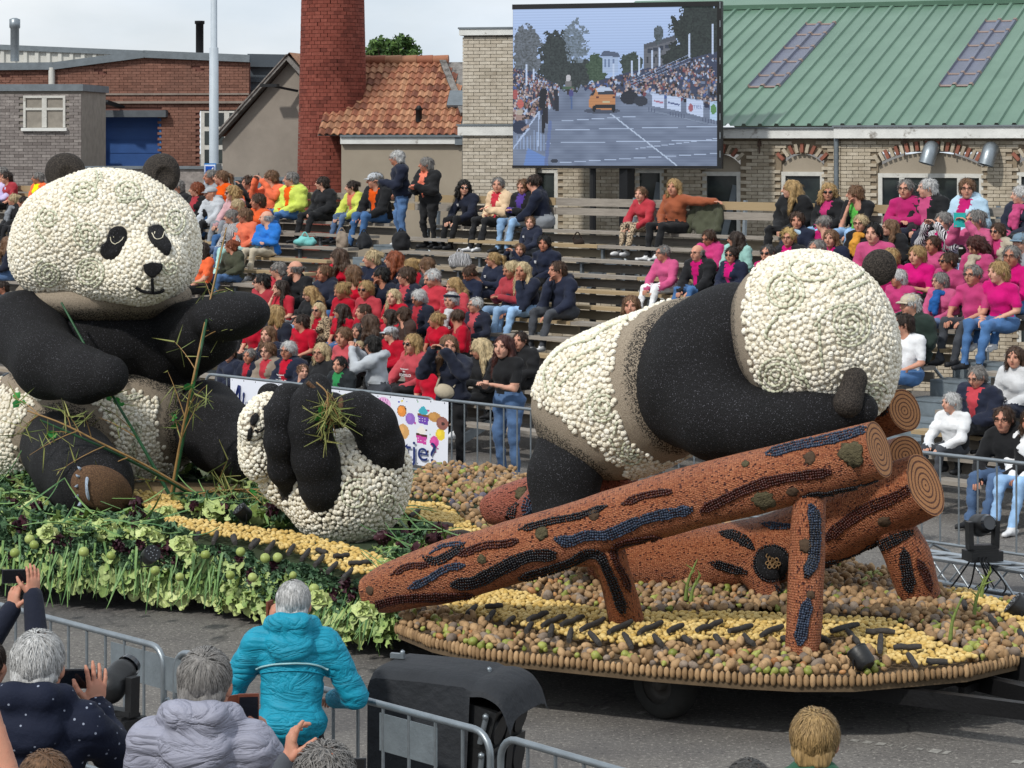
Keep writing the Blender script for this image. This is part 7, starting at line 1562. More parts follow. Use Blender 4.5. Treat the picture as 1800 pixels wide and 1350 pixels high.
# ---- big sitting panda
p1 = Panda('big sitting panda of cauliflower and black seed on the leek float, holding bamboo', lvl(180, 880, DZ1))
p1.part('head', 'w', lambda f: (f.ell(Z(186, 415, 27.75), (1.0, .88, .74), None, 0, .1), f.ell(Z(90, 455, 27.7), (.42, .5, .42), None, 0, .25), f.ell(Z(295, 450, 27.6), (.32, .45, .42), None, 0, .25), f.ell(Z(262, 470, 27.05), (.40, .36, .36), None, 0, .15), f.ell(Z(222, 487, 27.3), (.5, .45, .27), None, 0, .2)), .038)
p1.part('torso', 'w', lambda f: (f.ell(Z(185, 730, 28.3), (1.18, .98, .9), None, 0, .2), f.ell(Z(25, 765, 28.2), (.55, .7, .6), None, 0, .3), f.ell(Z(175, 560, 28.2), (.75, .65, .4), None, 0, .3)), .045, None, .27)
p1.part('collar', 'w', lambda f: f.ell(Z(182, 520, 28.0), (.99, .86, .33), None, 0, .1), .03, None, .5)
p1.part('chest', 'b', lambda f: (f.ell(Z(165, 598, 28.15), (1.07, .9, .52), None, 1, .15), f.ell(Z(290, 610, 28.2), (.5, .7, .52), None, 1, .15)))
p1.part('arm', 'b', lambda f: f.chain([Z(45, 578, 27.5), Z(85, 640, 26.75), Z(150, 660, 26.35), Z(190, 660, 26.15)], [.44, .36, .29, .22], 2, .1))
p1.part('arm', 'b', lambda f: (f.chain([Z(300, 590, 27.9), Z(360, 575, 27.2)], [.34, .33], 2, .1), f.ell(Z(405, 556, 26.75), (.43, .36, .27), rotm(0, -.12, -.2), 2, .12), f.chain([Z(330, 620, 27.9), Z(380, 600, 27.2)], [.3, .24], 2, .1)))
p1.part('leg', 'b', lambda f: f.chain([Z(100, 788, 27.2), Z(130, 820, 26.4), Z(164, 848, 25.75)], [.40, .43, .42], 1, .12), .038)
p1.part('leg', 'b', lambda f: f.chain([Z(362, 735, 28.0), Z(390, 768, 27.4), Z(425, 800, 26.9)], [.43, .39, .27], 1, .12))
for x, y, rz in ((114, 304, -.1), (284, 306, -.35)):
    p1.part('ear', 'e', lambda f, x=x, y=y, rz=rz: (f.ell(Z(x, y, 27.75), (.235, .14, .235), rotm(0, 0, rz), 1, .03), f.cut(Z(x + 6, y + 4, 27.58), (.12, .07, .12), rotm(0, 0, rz), .03)), .02, M_ear)
p1.build()
eyeL = zc([(575, 460), (610, 438), (650, 440), (673, 465), (670, 520), (645, 560), (625, 600), (590, 625), (550, 620), (525, 590), (528, 550), (560, 520)], 0, 250); eyeR = zc([(780, 450), (810, 435), (845, 440), (860, 470), (865, 510), (890, 535), (905, 570), (890, 605), (870, 600), (840, 575), (800, 540), (775, 490)], 0, 250); nose = zc([(752, 645), (800, 632), (860, 640), (856, 672), (815, 712), (795, 715), (762, 690)], 0, 250)
hd, hb = p1.o['head'], p1.bv['head']
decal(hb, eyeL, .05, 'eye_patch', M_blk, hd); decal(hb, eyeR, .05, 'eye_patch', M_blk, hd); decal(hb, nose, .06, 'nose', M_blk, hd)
M_ewh = M('eye_white_line', '#d6cfb8', .6, .1)
ridge(hb, zc([(582, 500), (590, 525), (615, 540), (640, 532), (655, 510)], 0, 250), .0045, 'eye_line', M_ewh, hd, .053); ridge(hb, zc([(800, 500), (812, 525), (830, 530), (850, 520), (858, 490)], 0, 250), .0045, 'eye_line', M_ewh, hd, .053)
for e in ((600, 502), (812, 500)): decal(hb, zc([(e[0] + 4 * math.cos(t), e[1] + 7 * math.sin(t)) for t in np.linspace(0, 6.28, 9)[:-1]], 0, 250), .066, 'eye_glint', M_ewh, hd, 3, 16)
ridge(hb, zc([(801, 712), (802, 740), (803, 772)], 0, 250), .018, 'mouth_line', M_blk, hd, .05); ridge(hb, zc([(722, 752), (755, 772), (803, 778), (835, 775), (858, 762)], 0, 250), .018, 'mouth', M_blk, hd, .05)
cur = [spiral(*[v / 3 if i == 0 else v for i, v in enumerate((440, 338, 28))], 2.3, zc([(520, 210), (530, 165)], 0, 250), 1.0, .75), spiral(222, 338, 27, 2.3, zc([(745, 300), (770, 340), (700, 405)], 0, 250), .3, .75), spiral(88, 383, 18, 2.2, zc([(190, 430), (250, 540)], 0, 250), 3.0), spiral(150, 415, 26, 2.3, zc([(400, 400), (370, 380)], 0, 250), -.5), spiral(158, 478, 27, 3.2, (), 0), spiral(86, 480, 25, 2.6, (), .5), spiral(305, 390, 22, 2.3, (), 1.5, 1.2), spiral(298, 470, 14, 1.6), np.array(zc([(505, 160), (515, 200), (500, 260)], 0, 250))]
p1.cauli('head', .037, .10, 11, [eyeL, eyeR, nose], 300, [spline(c, 3 * len(c)) for c in cur])
cb1 = [np.stack((213 + r_ * np.cos(t), 668 + r_ * .62 * np.sin(t)), 1) for r_ in (28, 38, 48, 58) for t in [np.linspace(-.6, 2.6, 40)]] + [np.stack((235 + 6 * np.sin(np.linspace(0, 9, 40)) + k * 6, np.linspace(745, 835, 40)), 1) for k in range(2)]
p1.cauli('torso', .038, .24, 12, [], 160, cb1)
legb = p1.bv['leg']; lg = p1.o['leg']; a = np.linspace(0, 2 * np.pi, 40)[:-1]; ca, sa_ = math.cos(.35), math.sin(.35)
sole = [(178 + 58 * math.cos(t) * ca - 40 * math.sin(t) * sa_, 858 + 58 * math.cos(t) * sa_ + 40 * math.sin(t) * ca) for t in a]
so = decal(legb, sole, .05, 'sole', M_sole, lg)
for poly in (zc([(450, 680), (480, 690), (478, 710), (465, 725), (470, 790), (488, 860), (480, 875), (465, 862), (450, 790), (448, 720)], 0, 600), zc([(415, 665), (440, 675), (430, 697)], 0, 600), zc([(405, 700), (435, 712), (425, 730)], 0, 600), zc([(398, 768), (425, 745), (425, 775)], 0, 600), zc([(402, 815), (425, 792), (428, 820)], 0, 600), zc([(412, 850), (440, 832), (440, 862)], 0, 600)):
    decal(legb, [(x + 0, y) for x, y in poly], .078, 'paw_mark', M_grp, lg, 3, 24)
# ---- lying panda on the logs
p2 = Panda('big panda of cauliflower and black seed lying face down over the logs', lvl(1180, 1000, DZ2))
p2.part('head', 'w', lambda f: (f.ell(Z(1430, 592, 20.95), (.68, .68, .69), None, 0, .1), f.ell(Z(1400, 540, 21.1), (.5, .5, .42), None, 0, .2), f.ell(Z(1520, 650, 20.9), (.24, .4, .38), None, 0, .2)), .036, None, .37)
p2.part('torso', 'w', lambda f: (f.ell(Z(1072, 712, 22.0), (.69, .66, .66), rotm(0, .15), 0, .2), f.ell(Z(1170, 672, 21.9), (.62, .62, .63), None, 0, .3), f.ell(Z(1250, 620, 21.8), (.5, .5, .5), None, 0, .3)), .036)
p2.part('arm', 'b', lambda f: (f.ell(Z(1238, 655, 21.45), (.575, .55, .66), rotm(0, .25), 1, .15), f.ell(Z(1290, 612, 21.5), (.47, .55, .56), None, 1, .15), f.chain([Z(1220, 690, 21.25), Z(1260, 735, 20.95), Z(1340, 745, 20.65), Z(1420, 738, 20.45), Z(1515, 718, 20.35)], [.40, .31, .23, .175, .14], 2, .25)), .034)
p2.part('leg', 'b', lambda f: f.chain([Z(1015, 775, 22.0), Z(992, 840, 21.8), Z(990, 925, 21.7)], [.34, .30, .27], 1, .1), .034)
p2.part('ear', 'e', lambda f: (f.ell(Z(1545, 470, 21.1), (.155, .1, .165), rotm(0, .4, 0), 1, .03),), .018, M_ear)
p2.part('ear', 'e', lambda f: (f.cone(Z(1502, 668, 20.3), Z(1490, 708, 20.25), .11, .13, 1, .03),), .018, M_ear)
p2.build()
P2c = lambda L_: zc(L_, 1250, 280, 3.27)
cur2 = [spiral(1380, 515, 36, 3.2, P2c([(320, 1000), (360, 1050)]), .5), spiral(1493, 572, 37, 3.2, (), 1.), spiral(1366, 660, 33, 3.0, P2c([(540, 1260)]), 0), spiral(1435, 478, 50, 1.6, (), .2, .45), np.array(P2c([(600, 950), (640, 900), (720, 850), (830, 840)])), np.array(P2c([(620, 960), (625, 1080), (640, 1200)])), np.array(P2c([(700, 740), (800, 700), (900, 640)])), np.array(P2c([(720, 780), (820, 740), (930, 690)])), np.array(P2c([(430, 1080), (480, 1180), (530, 1300)])), np.array(P2c([(460, 1070), (510, 1180), (560, 1300)])), spiral(1535, 690, 22, 2.0)]
p2.cauli('head', .036, .36, 13, [], 300, [spline(c, 3 * len(c)) for c in cur2], .026)
Q2 = lambda L_: zc(L_, 880, 400)
cur3 = [spiral(1060, 715, 30, 2.6, (), 1.), spiral(1110, 790, 24, 2.4), np.array(Q2([(250, 860), (240, 760), (330, 650), (480, 600)])), np.array(Q2([(280, 870), (300, 780), (400, 690), (520, 640)])), np.array(Q2([(320, 830), (400, 760), (520, 700)])), np.array(Q2([(480, 600), (560, 540), (680, 490)])), np.array(Q2([(600, 1080), (620, 1020), (680, 1010)])), np.array(Q2([(580, 1120), (640, 1200), (760, 1180)]))]
p2.cauli('torso', .036, .25, 14, [], 200, [spline(c, 3 * len(c)) for c in cur3], .026)
# ---- cub on its back
p3 = Panda('small panda cub of cauliflower rolled on its back, clutching its feet', lvl(600, 945, DZ1))
p3.part('torso', 'w', lambda f: (f.ell(Z(610, 858, 24.2), (.60, .56, .525), rotm(0, -.15), 0, .1), f.ell(Z(640, 815, 24.25), (.40, .45, .30), None, 0, .2), f.ell(Z(505, 835, 24.3), (.28, .35, .28), None, 0, .2)), .028)
p3.part('head', 'w', lambda f: (f.ell(Z(474, 752, 24.15), (.285, .31, .33), rotm(0, .15), 0, .08), f.ell(Z(447, 748, 23.95), (.15, .18, .17), None, 0, .08), f.ell(Z(462, 800, 24.15), (.22, .3, .26), None, 0, .12)), .024)
p3.part('arm', 'b', lambda f: f.chain([Z(538, 690, 23.95), Z(508, 700, 23.8), Z(495, 730, 23.7), Z(494, 775, 23.72), Z(499, 825, 23.86), Z(507, 868, 24.0)], [.09, .125, .145, .15, .145, .07], 1, .08), .024)
p3.part('arm', 'b', lambda f: f.chain([Z(558, 680, 23.75), Z(548, 712, 23.65), Z(546, 750, 23.6), Z(554, 805, 23.66), Z(566, 855, 23.76), Z(578, 905, 23.88)], [.13, .185, .20, .215, .205, .13], 1, .08), .024)
p3.part('leg', 'b', lambda f: f.chain([Z(602, 722, 23.8), Z(632, 724, 23.82), Z(658, 746, 23.85), Z(670, 785, 23.92), Z(677, 825, 24.05), Z(682, 850, 24.15)], [.14, .175, .205, .21, .17, .09], 1, .08), .024)
p3.part('leg', 'b', lambda f: f.chain([Z(585, 712, 24.3), Z(615, 735, 24.45), Z(640, 775, 24.55), Z(655, 820, 24.5)], [.13, .17, .18, .15], 1, .08), .024)
p3.part('ear', 'e', lambda f: f.ell(Z(475, 694, 24.25), (.13, .09, .12), None, 1, .02), .015, M_blk)
p3.build()
hd, hb = p3.o['head'], p3.bv['head']
def el(cx, cy, rx, ry, rot=0): return [(cx + rx * math.cos(t) * math.cos(rot) - ry * math.sin(t) * math.sin(rot), cy + rx * math.cos(t) * math.sin(rot) + ry * math.sin(t) * math.cos(rot)) for t in np.linspace(0, 2 * np.pi, 25)[:-1]]
n3 = el(447, 738, 8, 14, .45); e3 = el(468, 719, 8, 5, -.3); e4 = el(440, 762, 4.5, 15, .12)
decal(hb, n3, .03, 'nose', M_blk, hd, 4, 30); decal(hb, e3, .03, 'eye_patch', M_blk, hd, 4, 30); decal(hb, e4, .03, 'eye_patch', M_blk, hd, 4, 30)
ridge(hb, zc([(140, 315), (165, 322), (190, 302), (205, 275)], 400, 650), .01, 'mouth', M_blk, hd, .03)
p3.cauli('head', .034, .02, 15, [n3, e3, e4], 150); p3.cauli('torso', .037, .03, 16, [], 250, [spiral(625, 870, 28, 1.8), spiral(680, 880, 18, 1.6)], .026)
b = MB(); c = Z(598, 724, 23.72); b.ball(c, (.05, .07, .14), 2, 0, rotm(0, .1, .2)); b.build('foot_pad', M_sole, p3.t)
b = MB(); b.tube([Z(540, 672, 23.55), Z(590, 716, 23.6)], .022, 8); b.build('bamboo_piece', M_sole, p3.t)
# loose cauliflower florets that have crept onto the black seed of the cub
# ---------------------------------------------------------------- logs of rose-hip beads with berry stripes
def logm(name, c1, c2):
    s = NB(name); s.set(.55, 0, .35); u = s.n('ShaderNodeAttribute', attribute_name='lu').outputs['Fac']; v = s.n('ShaderNodeAttribute', attribute_name='lv').outputs['Fac']
    cm = s.n('ShaderNodeCombineXYZ'); s.l(s.math('MULTIPLY', u, 52), cm.inputs[0]); s.l(s.math('MULTIPLY', v, 84), cm.inputs[1]); vo = s.n('ShaderNodeTexVoronoi'); vo.inputs['Scale'].default_value = 1; vo.inputs['Randomness'].default_value = .45; s.l(cm.outputs[0], vo.inputs['Vector'])
    sp = s.n('ShaderNodeSeparateColor'); s.l(vo.outputs['Color'], sp.inputs[0]); k = s.mix(sp.outputs[0], lin(c1), lin(c2)); k = s.mix(s.ramp(vo.outputs['Distance'], .5, .75), k, lin('#4a2619')); k = s.mix(s.ramp(sp.outputs[1], .93, .95), k, lin('#3f1a14')); o = s.n('ShaderNodeNewGeometry').outputs['Position']; k = s.mix(s.math('MULTIPLY', s.ramp(s.noise(o, 2, 4), .5, .8), .35), k, dark(lin(c1), .6)); s.col(k); s.bump(s.math('SUBTRACT', 1, vo.outputs['Distance']), .8, .02); return s.m
M_log = logm('rose_hip_beads', '#86492d', '#a76a48'); M_log2 = logm('dark_rose_hip_beads', '#8a4a3c', '#a5604c')
def ringm():
    s = NB('cut_log_rings'); s.set(.7, 0, .3); r = s.n('ShaderNodeAttribute', attribute_name='rr').outputs['Fac']; o = s.n('ShaderNodeNewGeometry').outputs['Position']; w = s.math('SINE', s.math('MULTIPLY', s.math('ADD', r, s.math('MULTIPLY', s.noise(o, 6, 2), .05)), 34)); k = s.mix(s.ramp(w, .45, .6), lin('#a8764c'), lin('#4a2519')); k = s.mix(s.ramp(s.noise(o, 110, 2), .5, .7), k, dark(lin('#a8764c'), .5)); s.col(k); s.bump(s.noise(o, 110, 2), .6, .01); return s.m
M_ring = ringm()
berm = dict(k=prodm('black_berry', '#0c0c10', '#1c1c22', .3), b=prodm('blue_berry', '#1c2432', '#37445a', .45), r=prodm('dark_red_bean', '#2a110e', '#451d17', .35))
BER = [ico(1)]; M_moss = M('dry_moss', '#57503a', .95, .35, 20, bump=1, bscale=50, bdist=.03); M_cone_ = M('brown_seed_head', '#4a3a2c', .95, .3, 30)
class Log:
    def __init__(s, label, path, extra=(), mat=None, end=(0, 1)):
        P = spline(np.array([list(Z(x, y, Y)) + [r] for x, y, Y, r in path]), 30); s.t = thing('log', label, 'log sculpture', (P[:, 0].mean(), P[:, 1].mean(), P[:, 2].min()), 'bead-covered logs under the lying panda'); s.V, s.F = [], []; s.n = 0; me_parts = []
        for k, pp in enumerate([P] + [spline(np.array([list(Z(x, y, Y)) + [r] for x, y, Y, r in e]), 16) for e in extra]):
            n = 28; r = pp[:, 3] * (1 + .05 * (vnoise(pp[:, :3] * 3) - .5)); V, F = tube(pp[:, :3], r, n); V = V + ((vnoise(V * 4) - .5) * .02)[:, None]; V2 = V; L_ = np.concatenate(([0], np.cumsum(np.linalg.norm(np.diff(pp[:, :3], axis=0), axis=1))))
            a = np.arange(n) / n; lu = np.repeat(L_, n); lv = (((a + .5) % 1)[None] * 2 * np.pi * np.mean(r)).repeat(len(pp), 0).ravel()
            # round off closed ends
            me = mesh_np('trunk', V, [F]); attr(me, 'lu', lu); attr(me, 'lv', lv); link('trunk' if k == 0 else 'branch', me, mat or M_log, s.t); s.V.append(V); s.F.append(F + s.n); s.n += len(V)
            for which in (0, 1):
                if k == 0:
                    i = 0 if which == 0 else len(pp) - 1; c = pp[i, :3]; ring = V[i * n:(i + 1) * n]; T = pp[i, :3] - pp[1 if which == 0 else -2, :3]; T /= np.linalg.norm(T); b = []
                    fr_ = np.linspace(1, 0, 8); dome = (.18 if which not in end else .0) * pp[i, 3] if False else (0 if which in end and which == 1 else .5 * pp[i, 3])
                    VV = np.vstack([c + (ring - c) * q + T * dome * math.sqrt(max(0, 1 - q * q)) for q in fr_]); FF = np.array([(j * n + m_, j * n + (m_ + 1) % n, (j + 1) * n + (m_ + 1) % n, (j + 1) * n + m_) for j in range(7) for m_ in range(n)]); FF = FF if which == 0 else FF[:, ::-1]
                    me = mesh_np('cut_end', VV, [FF]); attr(me, 'rr', np.repeat(fr_, n)); attr(me, 'lu', np.repeat(fr_ * pp[i, 3], n)); attr(me, 'lv', np.tile(np.arange(n) / n * 6.28 * pp[i, 3] * .6, 8)); link('cut_end', me, M_ring if which in end and which == 1 else (mat or M_log), s.t)
        s.bv = BVHTree.FromPolygons(np.vstack(s.V).tolist(), np.vstack(s.F).tolist())
    def stripe(s, pts, w, c):
        C = spline(np.array(pts, float), 60); T = np.gradient(C, axis=0); T /= np.linalg.norm(T, axis=1)[:, None]; Nn = np.stack((-T[:, 1], T[:, 0]), 1); L_ = np.concatenate(([0], np.cumsum(np.linalg.norm(np.diff(C, axis=0), axis=1)))); st_ = 4.3; P = []; g = np.random.default_rng(int(pts[0][0]))
        for k, t in enumerate(np.arange(0, L_[-1], st_)):
            c0 = np.array([np.interp(t, L_, C[:, i]) for i in (0, 1)]); nn = np.array([np.interp(t, L_, Nn[:, i]) for i in (0, 1)]); ww = 1.35 * w * min(1, .35 + t / 22, .35 + (L_[-1] - t) / 22) * (.85 + .3 * vnoise(np.array([[t * .05, w, 0.]]))[0]); m_ = max(1, int(round(2 * ww / st_)))
            for j in range(m_):
                q = c0 + nn * ((j + .5) / m_ * 2 - 1) * ww + g.normal(size=2) * .35; h_ = hit(s.bv, *q)
                if h_ is not None: P.append(h_[0] + h_[1] * .007)
        if not P: return
        P = np.array(P); V, F = stamp(BER, P, rand_rot(len(P), 3), .0125 * (.85 + .3 * g.random(len(P)))); link('berry_stripe', mesh_np('berry_stripe', V, [F]), berm[c], s.t, 'stuff')
    def moss(s, x, y, r, mat=None):
        h_ = hit(s.bv, x, y)
        if h_ is None: return
        V, F = ico(3); V = V * (1, 1, .35) * (.7 + .7 * vnoise(V * 3.5 + x))[:, None] * r; Rm = align_rot(h_[1][None], np.array([x * .1]))[0]; link('moss', mesh_np('moss', V @ Rm.T + h_[0], [F]), mat or M_moss, s.t)
z4 = lambda L_: zc(L_, 600, 800); zb = lambda L_: zc(L_, 1250, 600, 3.27); z5 = lambda L_: zc(L_, 1200, 900)
A_ = Log('longest orange bead log leaning up from the leek float to the upper right', [(650, 1043, 20.25, .15), (690, 1032, 20.2, .2), (800, 1000, 20.05, .245), (960, 953, 19.8, .245), (1150, 893, 19.6, .24), (1350, 842, 19.3, .245), (1470, 812, 19.08, .235), (1546, 790, 18.92, .218)], [[(1010, 962, 19.75, .14), (1060, 968, 19.7, .15), (1080, 1010, 19.8, .13), (1102, 1090, 20.1, .135)]])
for p, w, c in ((z4([(1130, 440), (1200, 455), (1290, 425), (1400, 420), (1500, 380), (1620, 330), (1850, 285)]), 7, 'b'), (z4([(580, 680), (700, 670), (800, 620), (900, 570), (1000, 530), (1140, 530)]), 8.5, 'k'), (z4([(355, 700), (450, 660), (550, 600), (655, 580)]), 5, 'b'), (z4([(265, 635), (350, 590), (470, 580)]), 4.5, 'r'), (z4([(620, 530), (750, 480), (850, 470), (940, 450)]), 5.5, 'r'), (z4([(150, 800), (300, 760), (500, 750), (700, 740)]), 6, 'r'), (z4([(940, 650), (1080, 610), (1200, 570), (1300, 520), (1360, 530), (1400, 600), (1450, 720), (1490, 840)]), 6.5, 'k'), (z4([(1700, 440), (1560, 450), (1450, 480), (1440, 540), (1490, 640), (1520, 720)]), 5, 'r'), (zb([(320, 650), (500, 600), (700, 560), (910, 500)]), 6.5, 'b'), (zb([(-60, 975), (200, 850), (400, 790), (690, 750)]), 6.5, 'r'), (zb([(530, 890), (700, 870), (850, 840), (1000, 795)]), 4, 'k'), (z4([(940, 395), (1100, 352), (1250, 322), (1400, 268)]), 4.5, 'k'), (z4([(1480, 260), (1600, 215), (1750, 190)]), 5, 'r'), (z4([(435, 540), (500, 560), (580, 520), (650, 480)]), 6, 'k'), (z4([(470, 520), (540, 480), (660, 465)]), 3, 'b')): A_.stripe(p, w, c)
for x, y, r in ((952, 937, .05), (847, 983, .035), (1342, 880, .08), (1498, 797, .09), (1310, 815, .03)): A_.moss(x, y, r)
for x, y, r in ((1423, 805, .045), (1393, 865, .04), (650, 1038, .035), (1044, 905, .04)): A_.moss(x, y, r, M_cone_)
B_ = Log('thick orange bead log with a black knot below the longest log', [(1050, 985, 22.0, .2), (1180, 985, 21.9, .27), (1340, 970, 21.6, .30), (1480, 915, 21.25, .31), (1560, 880, 21.0, .295), (1627, 853, 20.78, .268)], [[(1310, 985, 21.3, .16), (1335, 1015, 21.25, .14), (1350, 1052, 21.2, .12)], [(1560, 915, 21.0, .18), (1595, 975, 21.0, .19), (1618, 1046, 21.1, .175)]])
for p, w, c in ((zb([(660, 1140), (750, 1060), (900, 960), (1050, 900), (1210, 810)]), 7.5, 'r'), (zb([(620, 1305), (800, 1262), (950, 1185), (1160, 1095)]), 7, 'k'), (zb([(50, 1100), (150, 1130), (240, 1190)]), 6, 'k'), (zb([(0, 1270), (100, 1300), (210, 1330)]), 6, 'k'), (z5([(200, 110), (300, 130), (380, 200)]), 6, 'k'), (z5([(420, 65), (500, 75), (585, 75)]), 5, 'b'), (z5([(1165, 190), (1180, 300), (1200, 420)]), 8, 'k'), (z5([(1240, 250), (1280, 330), (1310, 420)]), 6, 'r'), (z5([(1300, 110), (1340, 230), (1355, 330)]), 5, 'k'), (z5([(490, 390), (520, 450)]), 5, 'k')): B_.stripe(p, w, c)
k_ = [(1357 + 34 * math.cos(t), 990 + 34 * math.sin(t)) for t in np.linspace(0, 6.28, 25)[:-1]]; decal(B_.bv, k_, .03, 'knot', M_blk, B_.t, 5, 40)
for rr_ in (30, 24, 18): B_.stripe([(1357 + rr_ * math.cos(t), 990 + rr_ * math.sin(t)) for t in np.linspace(0, 6.1, 14)], 3.2, 'k')
for i in range(14): cx_, cy_ = 1345 + (i % 4) * 7.5 + (i // 4 % 2) * 3.5, 981 + (i // 4) * 6; ridge(B_.bv, [(cx_ + 3 * math.cos(q), cy_ + 3 * math.sin(q)) for q in np.linspace(0, 6.28, 8)], .004, 'knot_curl', M('dry_cut_curl', '#8a6d4a', .8, .2), B_.t, .036, 10)
for x, y, r in ((1628, 865, .10), (1450, 1020, .05)): B_.moss(x, y, r)
B_.moss(1555, 917, .05, M_cone_); B_.moss(1410, 960, .03, M_cone_)
C_ = Log('short log end with ringed face under the lying panda ear', [(1395, 782, 22.2, .185), (1500, 748, 21.5, .185), (1590, 722, 20.98, .178)])
C_.stripe(zb([(820, 440), (900, 412), (1030, 375)]), 9, 'k'); C_.moss(1510, 745, .05)
D_ = Log('dark log end wedged between ringed log and knotted log', [(1440, 845, 22.6, .17), (1540, 815, 22.1, .18), (1592, 800, 21.6, .17)])
E1 = Log('reddish log stump behind the lying panda leg', [(862, 897, 22.6, .14), (900, 885, 22.5, .19), (1010, 860, 22.4, .21), (1100, 840, 22.3, .2)], [[(893, 915, 21.9, .05), (935, 890, 22.0, .13), (990, 850, 22.1, .22), (1030, 820, 22.2, .2)]], M_log2, (9,))
E1.stripe(z4([(870, 400), (890, 340), (900, 290), (930, 255)]), 6, 'k'); E1.stripe(z4([(1030, 345), (980, 300), (990, 240), (1030, 215)]), 7, 'b'); E1.moss(917, 868, .06)
PO = Log('upright bead-covered post standing on the potato deck before the knotted log', [(1424, 868, 19.15, .12), (1420, 950, 19.05, .135), (1415, 1050, 18.98, .14), (1409, 1150, 18.92, .13)], (), None, (9,))
for p, w, c in ((zb([(570, 940), (590, 1000), (600, 1150), (590, 1250), (550, 1340)]), 7, 'b'), (z5([(700, 0), (690, 200), (680, 260), (650, 350)]), 7, 'k'), (z5([(662, 460), (640, 560), (615, 705)]), 7.5, 'b')): PO.stripe(p, w, c)
PO.moss(1417, 960, .05, M_cone_); PO.moss(1425, 1045, .03, M_cone_)
# ---------------------------------------------------------------- bamboo
M_bg = M('green_bamboo', '#1f4a2c', .45, .25, 8); M_bt = M('tan_bamboo', '#927246', .5, .3, 8); M_bl = leafm('bamboo_leaf', '#5b6f3a', '#98955a'); M_bl2 = leafm('fresh_leaf', '#1f6a32', '#3c8a3e')
def bamboo(label, path, r, mat, twigs=6, leaves=26, seed=0, tl=1.0):
    g = np.random.default_rng(seed); P = spline(np.array([Z(*p) for p in path]), 24); t = thing('bamboo_stalk', label, 'bamboo', tuple(P[0]), 'bamboo stalks held by the sitting panda'); b = MB(); b.tube(P, np.linspace(r, r * .6, 24), 8); b.build('stem', mat, t)
    tw = MB(); LP, LN = [], []
    for i in range(twigs):
        k = int(4 + g.random() * 19); d = g.normal(size=3) * (1, .4, 1); d /= np.linalg.norm(d); T = P[min(23, k + 1)] - P[k - 1]; T /= np.linalg.norm(T); d = d * .7 + T * .9; d /= np.linalg.norm(d); ln = (.25 + .35 * g.random()) * tl; Q = np.array([P[k] + d * ln * u + np.array((0, 0, -.08)) * u * u for u in np.linspace(0, 1, 5)]); tw.tube(Q, np.linspace(.007, .002, 5), 4)
        for u in range(int(leaves / twigs) + 2): c = Q[0] + (Q[-1] - Q[0]) * (.4 + .65 * g.random()); LP.append(c); LN.append(g.normal(size=3))
    tw.build('twig', M_bt, t); LP, LN = np.array(LP), np.array(LN); V, F = stamp([BLADE[1]], LP, align_rot(LN, g.random(len(LP)) * 6.28), .16 + .1 * g.random(len(LP))); link('foliage', mesh_np('foliage', V, [F], None, False), M_bl, t)
    n = 3; V, F = stamp([LEAVES[0]], LP[:n], align_rot(LN[:n], g.random(n) * 6), np.full(n, .09)); link('leaf', mesh_np('leaf', V, [F]), M_bl2, t)
bamboo('green bamboo cane leaning from the panda chest to its left paw', [(297, 868, 26.25), (245, 775, 26.3), (195, 690, 26.35), (108, 532, 27.0)], .02, M_bg, 3, 8, 1)
bamboo('tan upright bamboo cane beside the panda raised paw', [(301, 866, 26.2), (320, 760, 26.15), (345, 640, 26.1), (362, 560, 26.5), (398, 400, 26.9)], .014, M_bt, 9, 36, 2)
bamboo('green upright bamboo cane behind the tan one', [(304, 868, 26.3), (328, 740, 26.25), (352, 620, 26.2), (372, 520, 26.7), (392, 425, 27.0)], .019, M_bg, 4, 16, 3)
bamboo('long tan bamboo cane lying across the panda leg', [(345, 870, 26.0), (260, 820, 25.7), (180, 780, 25.5), (110, 745, 25.45), (48, 722, 25.5)], .013, M_bt, 9, 40, 4)
bamboo('long green bamboo cane lying across the panda leg', [(342, 872, 26.05), (260, 826, 25.75), (180, 786, 25.55), (70, 738, 25.5)], .017, M_bg, 3, 14, 5)
bamboo('tan bamboo cane lying toward the cub', [(310, 876, 26.0), (390, 862, 25.6), (480, 860, 25.2)], .011, M_bt, 10, 50, 6)
bamboo('green bamboo cane lying toward the cub', [(300, 868, 26.1), (390, 864, 25.65), (470, 856, 25.3)], .015, M_bg, 3, 10, 7)
bamboo('bamboo sprig clutched by the cub', [(556, 672, 23.45), (574, 690, 23.4), (580, 720, 23.4), (590, 765, 23.5)], .008, M_bt, 11, 80, 8, .45)
# asparagus spears and grass tufts on the potato deck
M_asp = M('asparagus', '#6f8040', .6, .25, 12)
for i, (x, y, h_) in enumerate(((1670, 1125, .3), (1712, 1085, .3), (1725, 1050, .22), (1205, 1055, .3), (1214, 1058, .22), (1385, 1065, .25), (880, 930, .22), (888, 932, .18), (362, 845, .2))):
    c = lvl(x, y, DZ2 + .05); b = MB(); P = spline(np.array([c, c + (.02, 0, h_ * .5), c + (.08, 0, h_)]), 8); b.tube(P, np.linspace(.018, .008, 8), 7)
    for k in range(6): q = P[2 + k % 6]; b.tube([q, q + np.array((rng.normal() * .03, -.01, .045))], [.01, .002], 5)
    o = b.build('asparagus_spear', M_asp); o2 = tag(o, ['asparagus spear near the right end of the potato deck, lowest of three', 'tall asparagus spear by the right rear yellow band', 'rearmost asparagus spear near the floor spotlight', 'asparagus spear left of the upright post, taller of two', 'asparagus spear left of the upright post, shorter of two', 'asparagus spear just left of the upright post', 'asparagus spear at the reddish stump, taller', 'asparagus spear at the reddish stump, shorter', 'asparagus spear at the bamboo foot'][i], 'asparagus', 'asparagus spears on the floats')
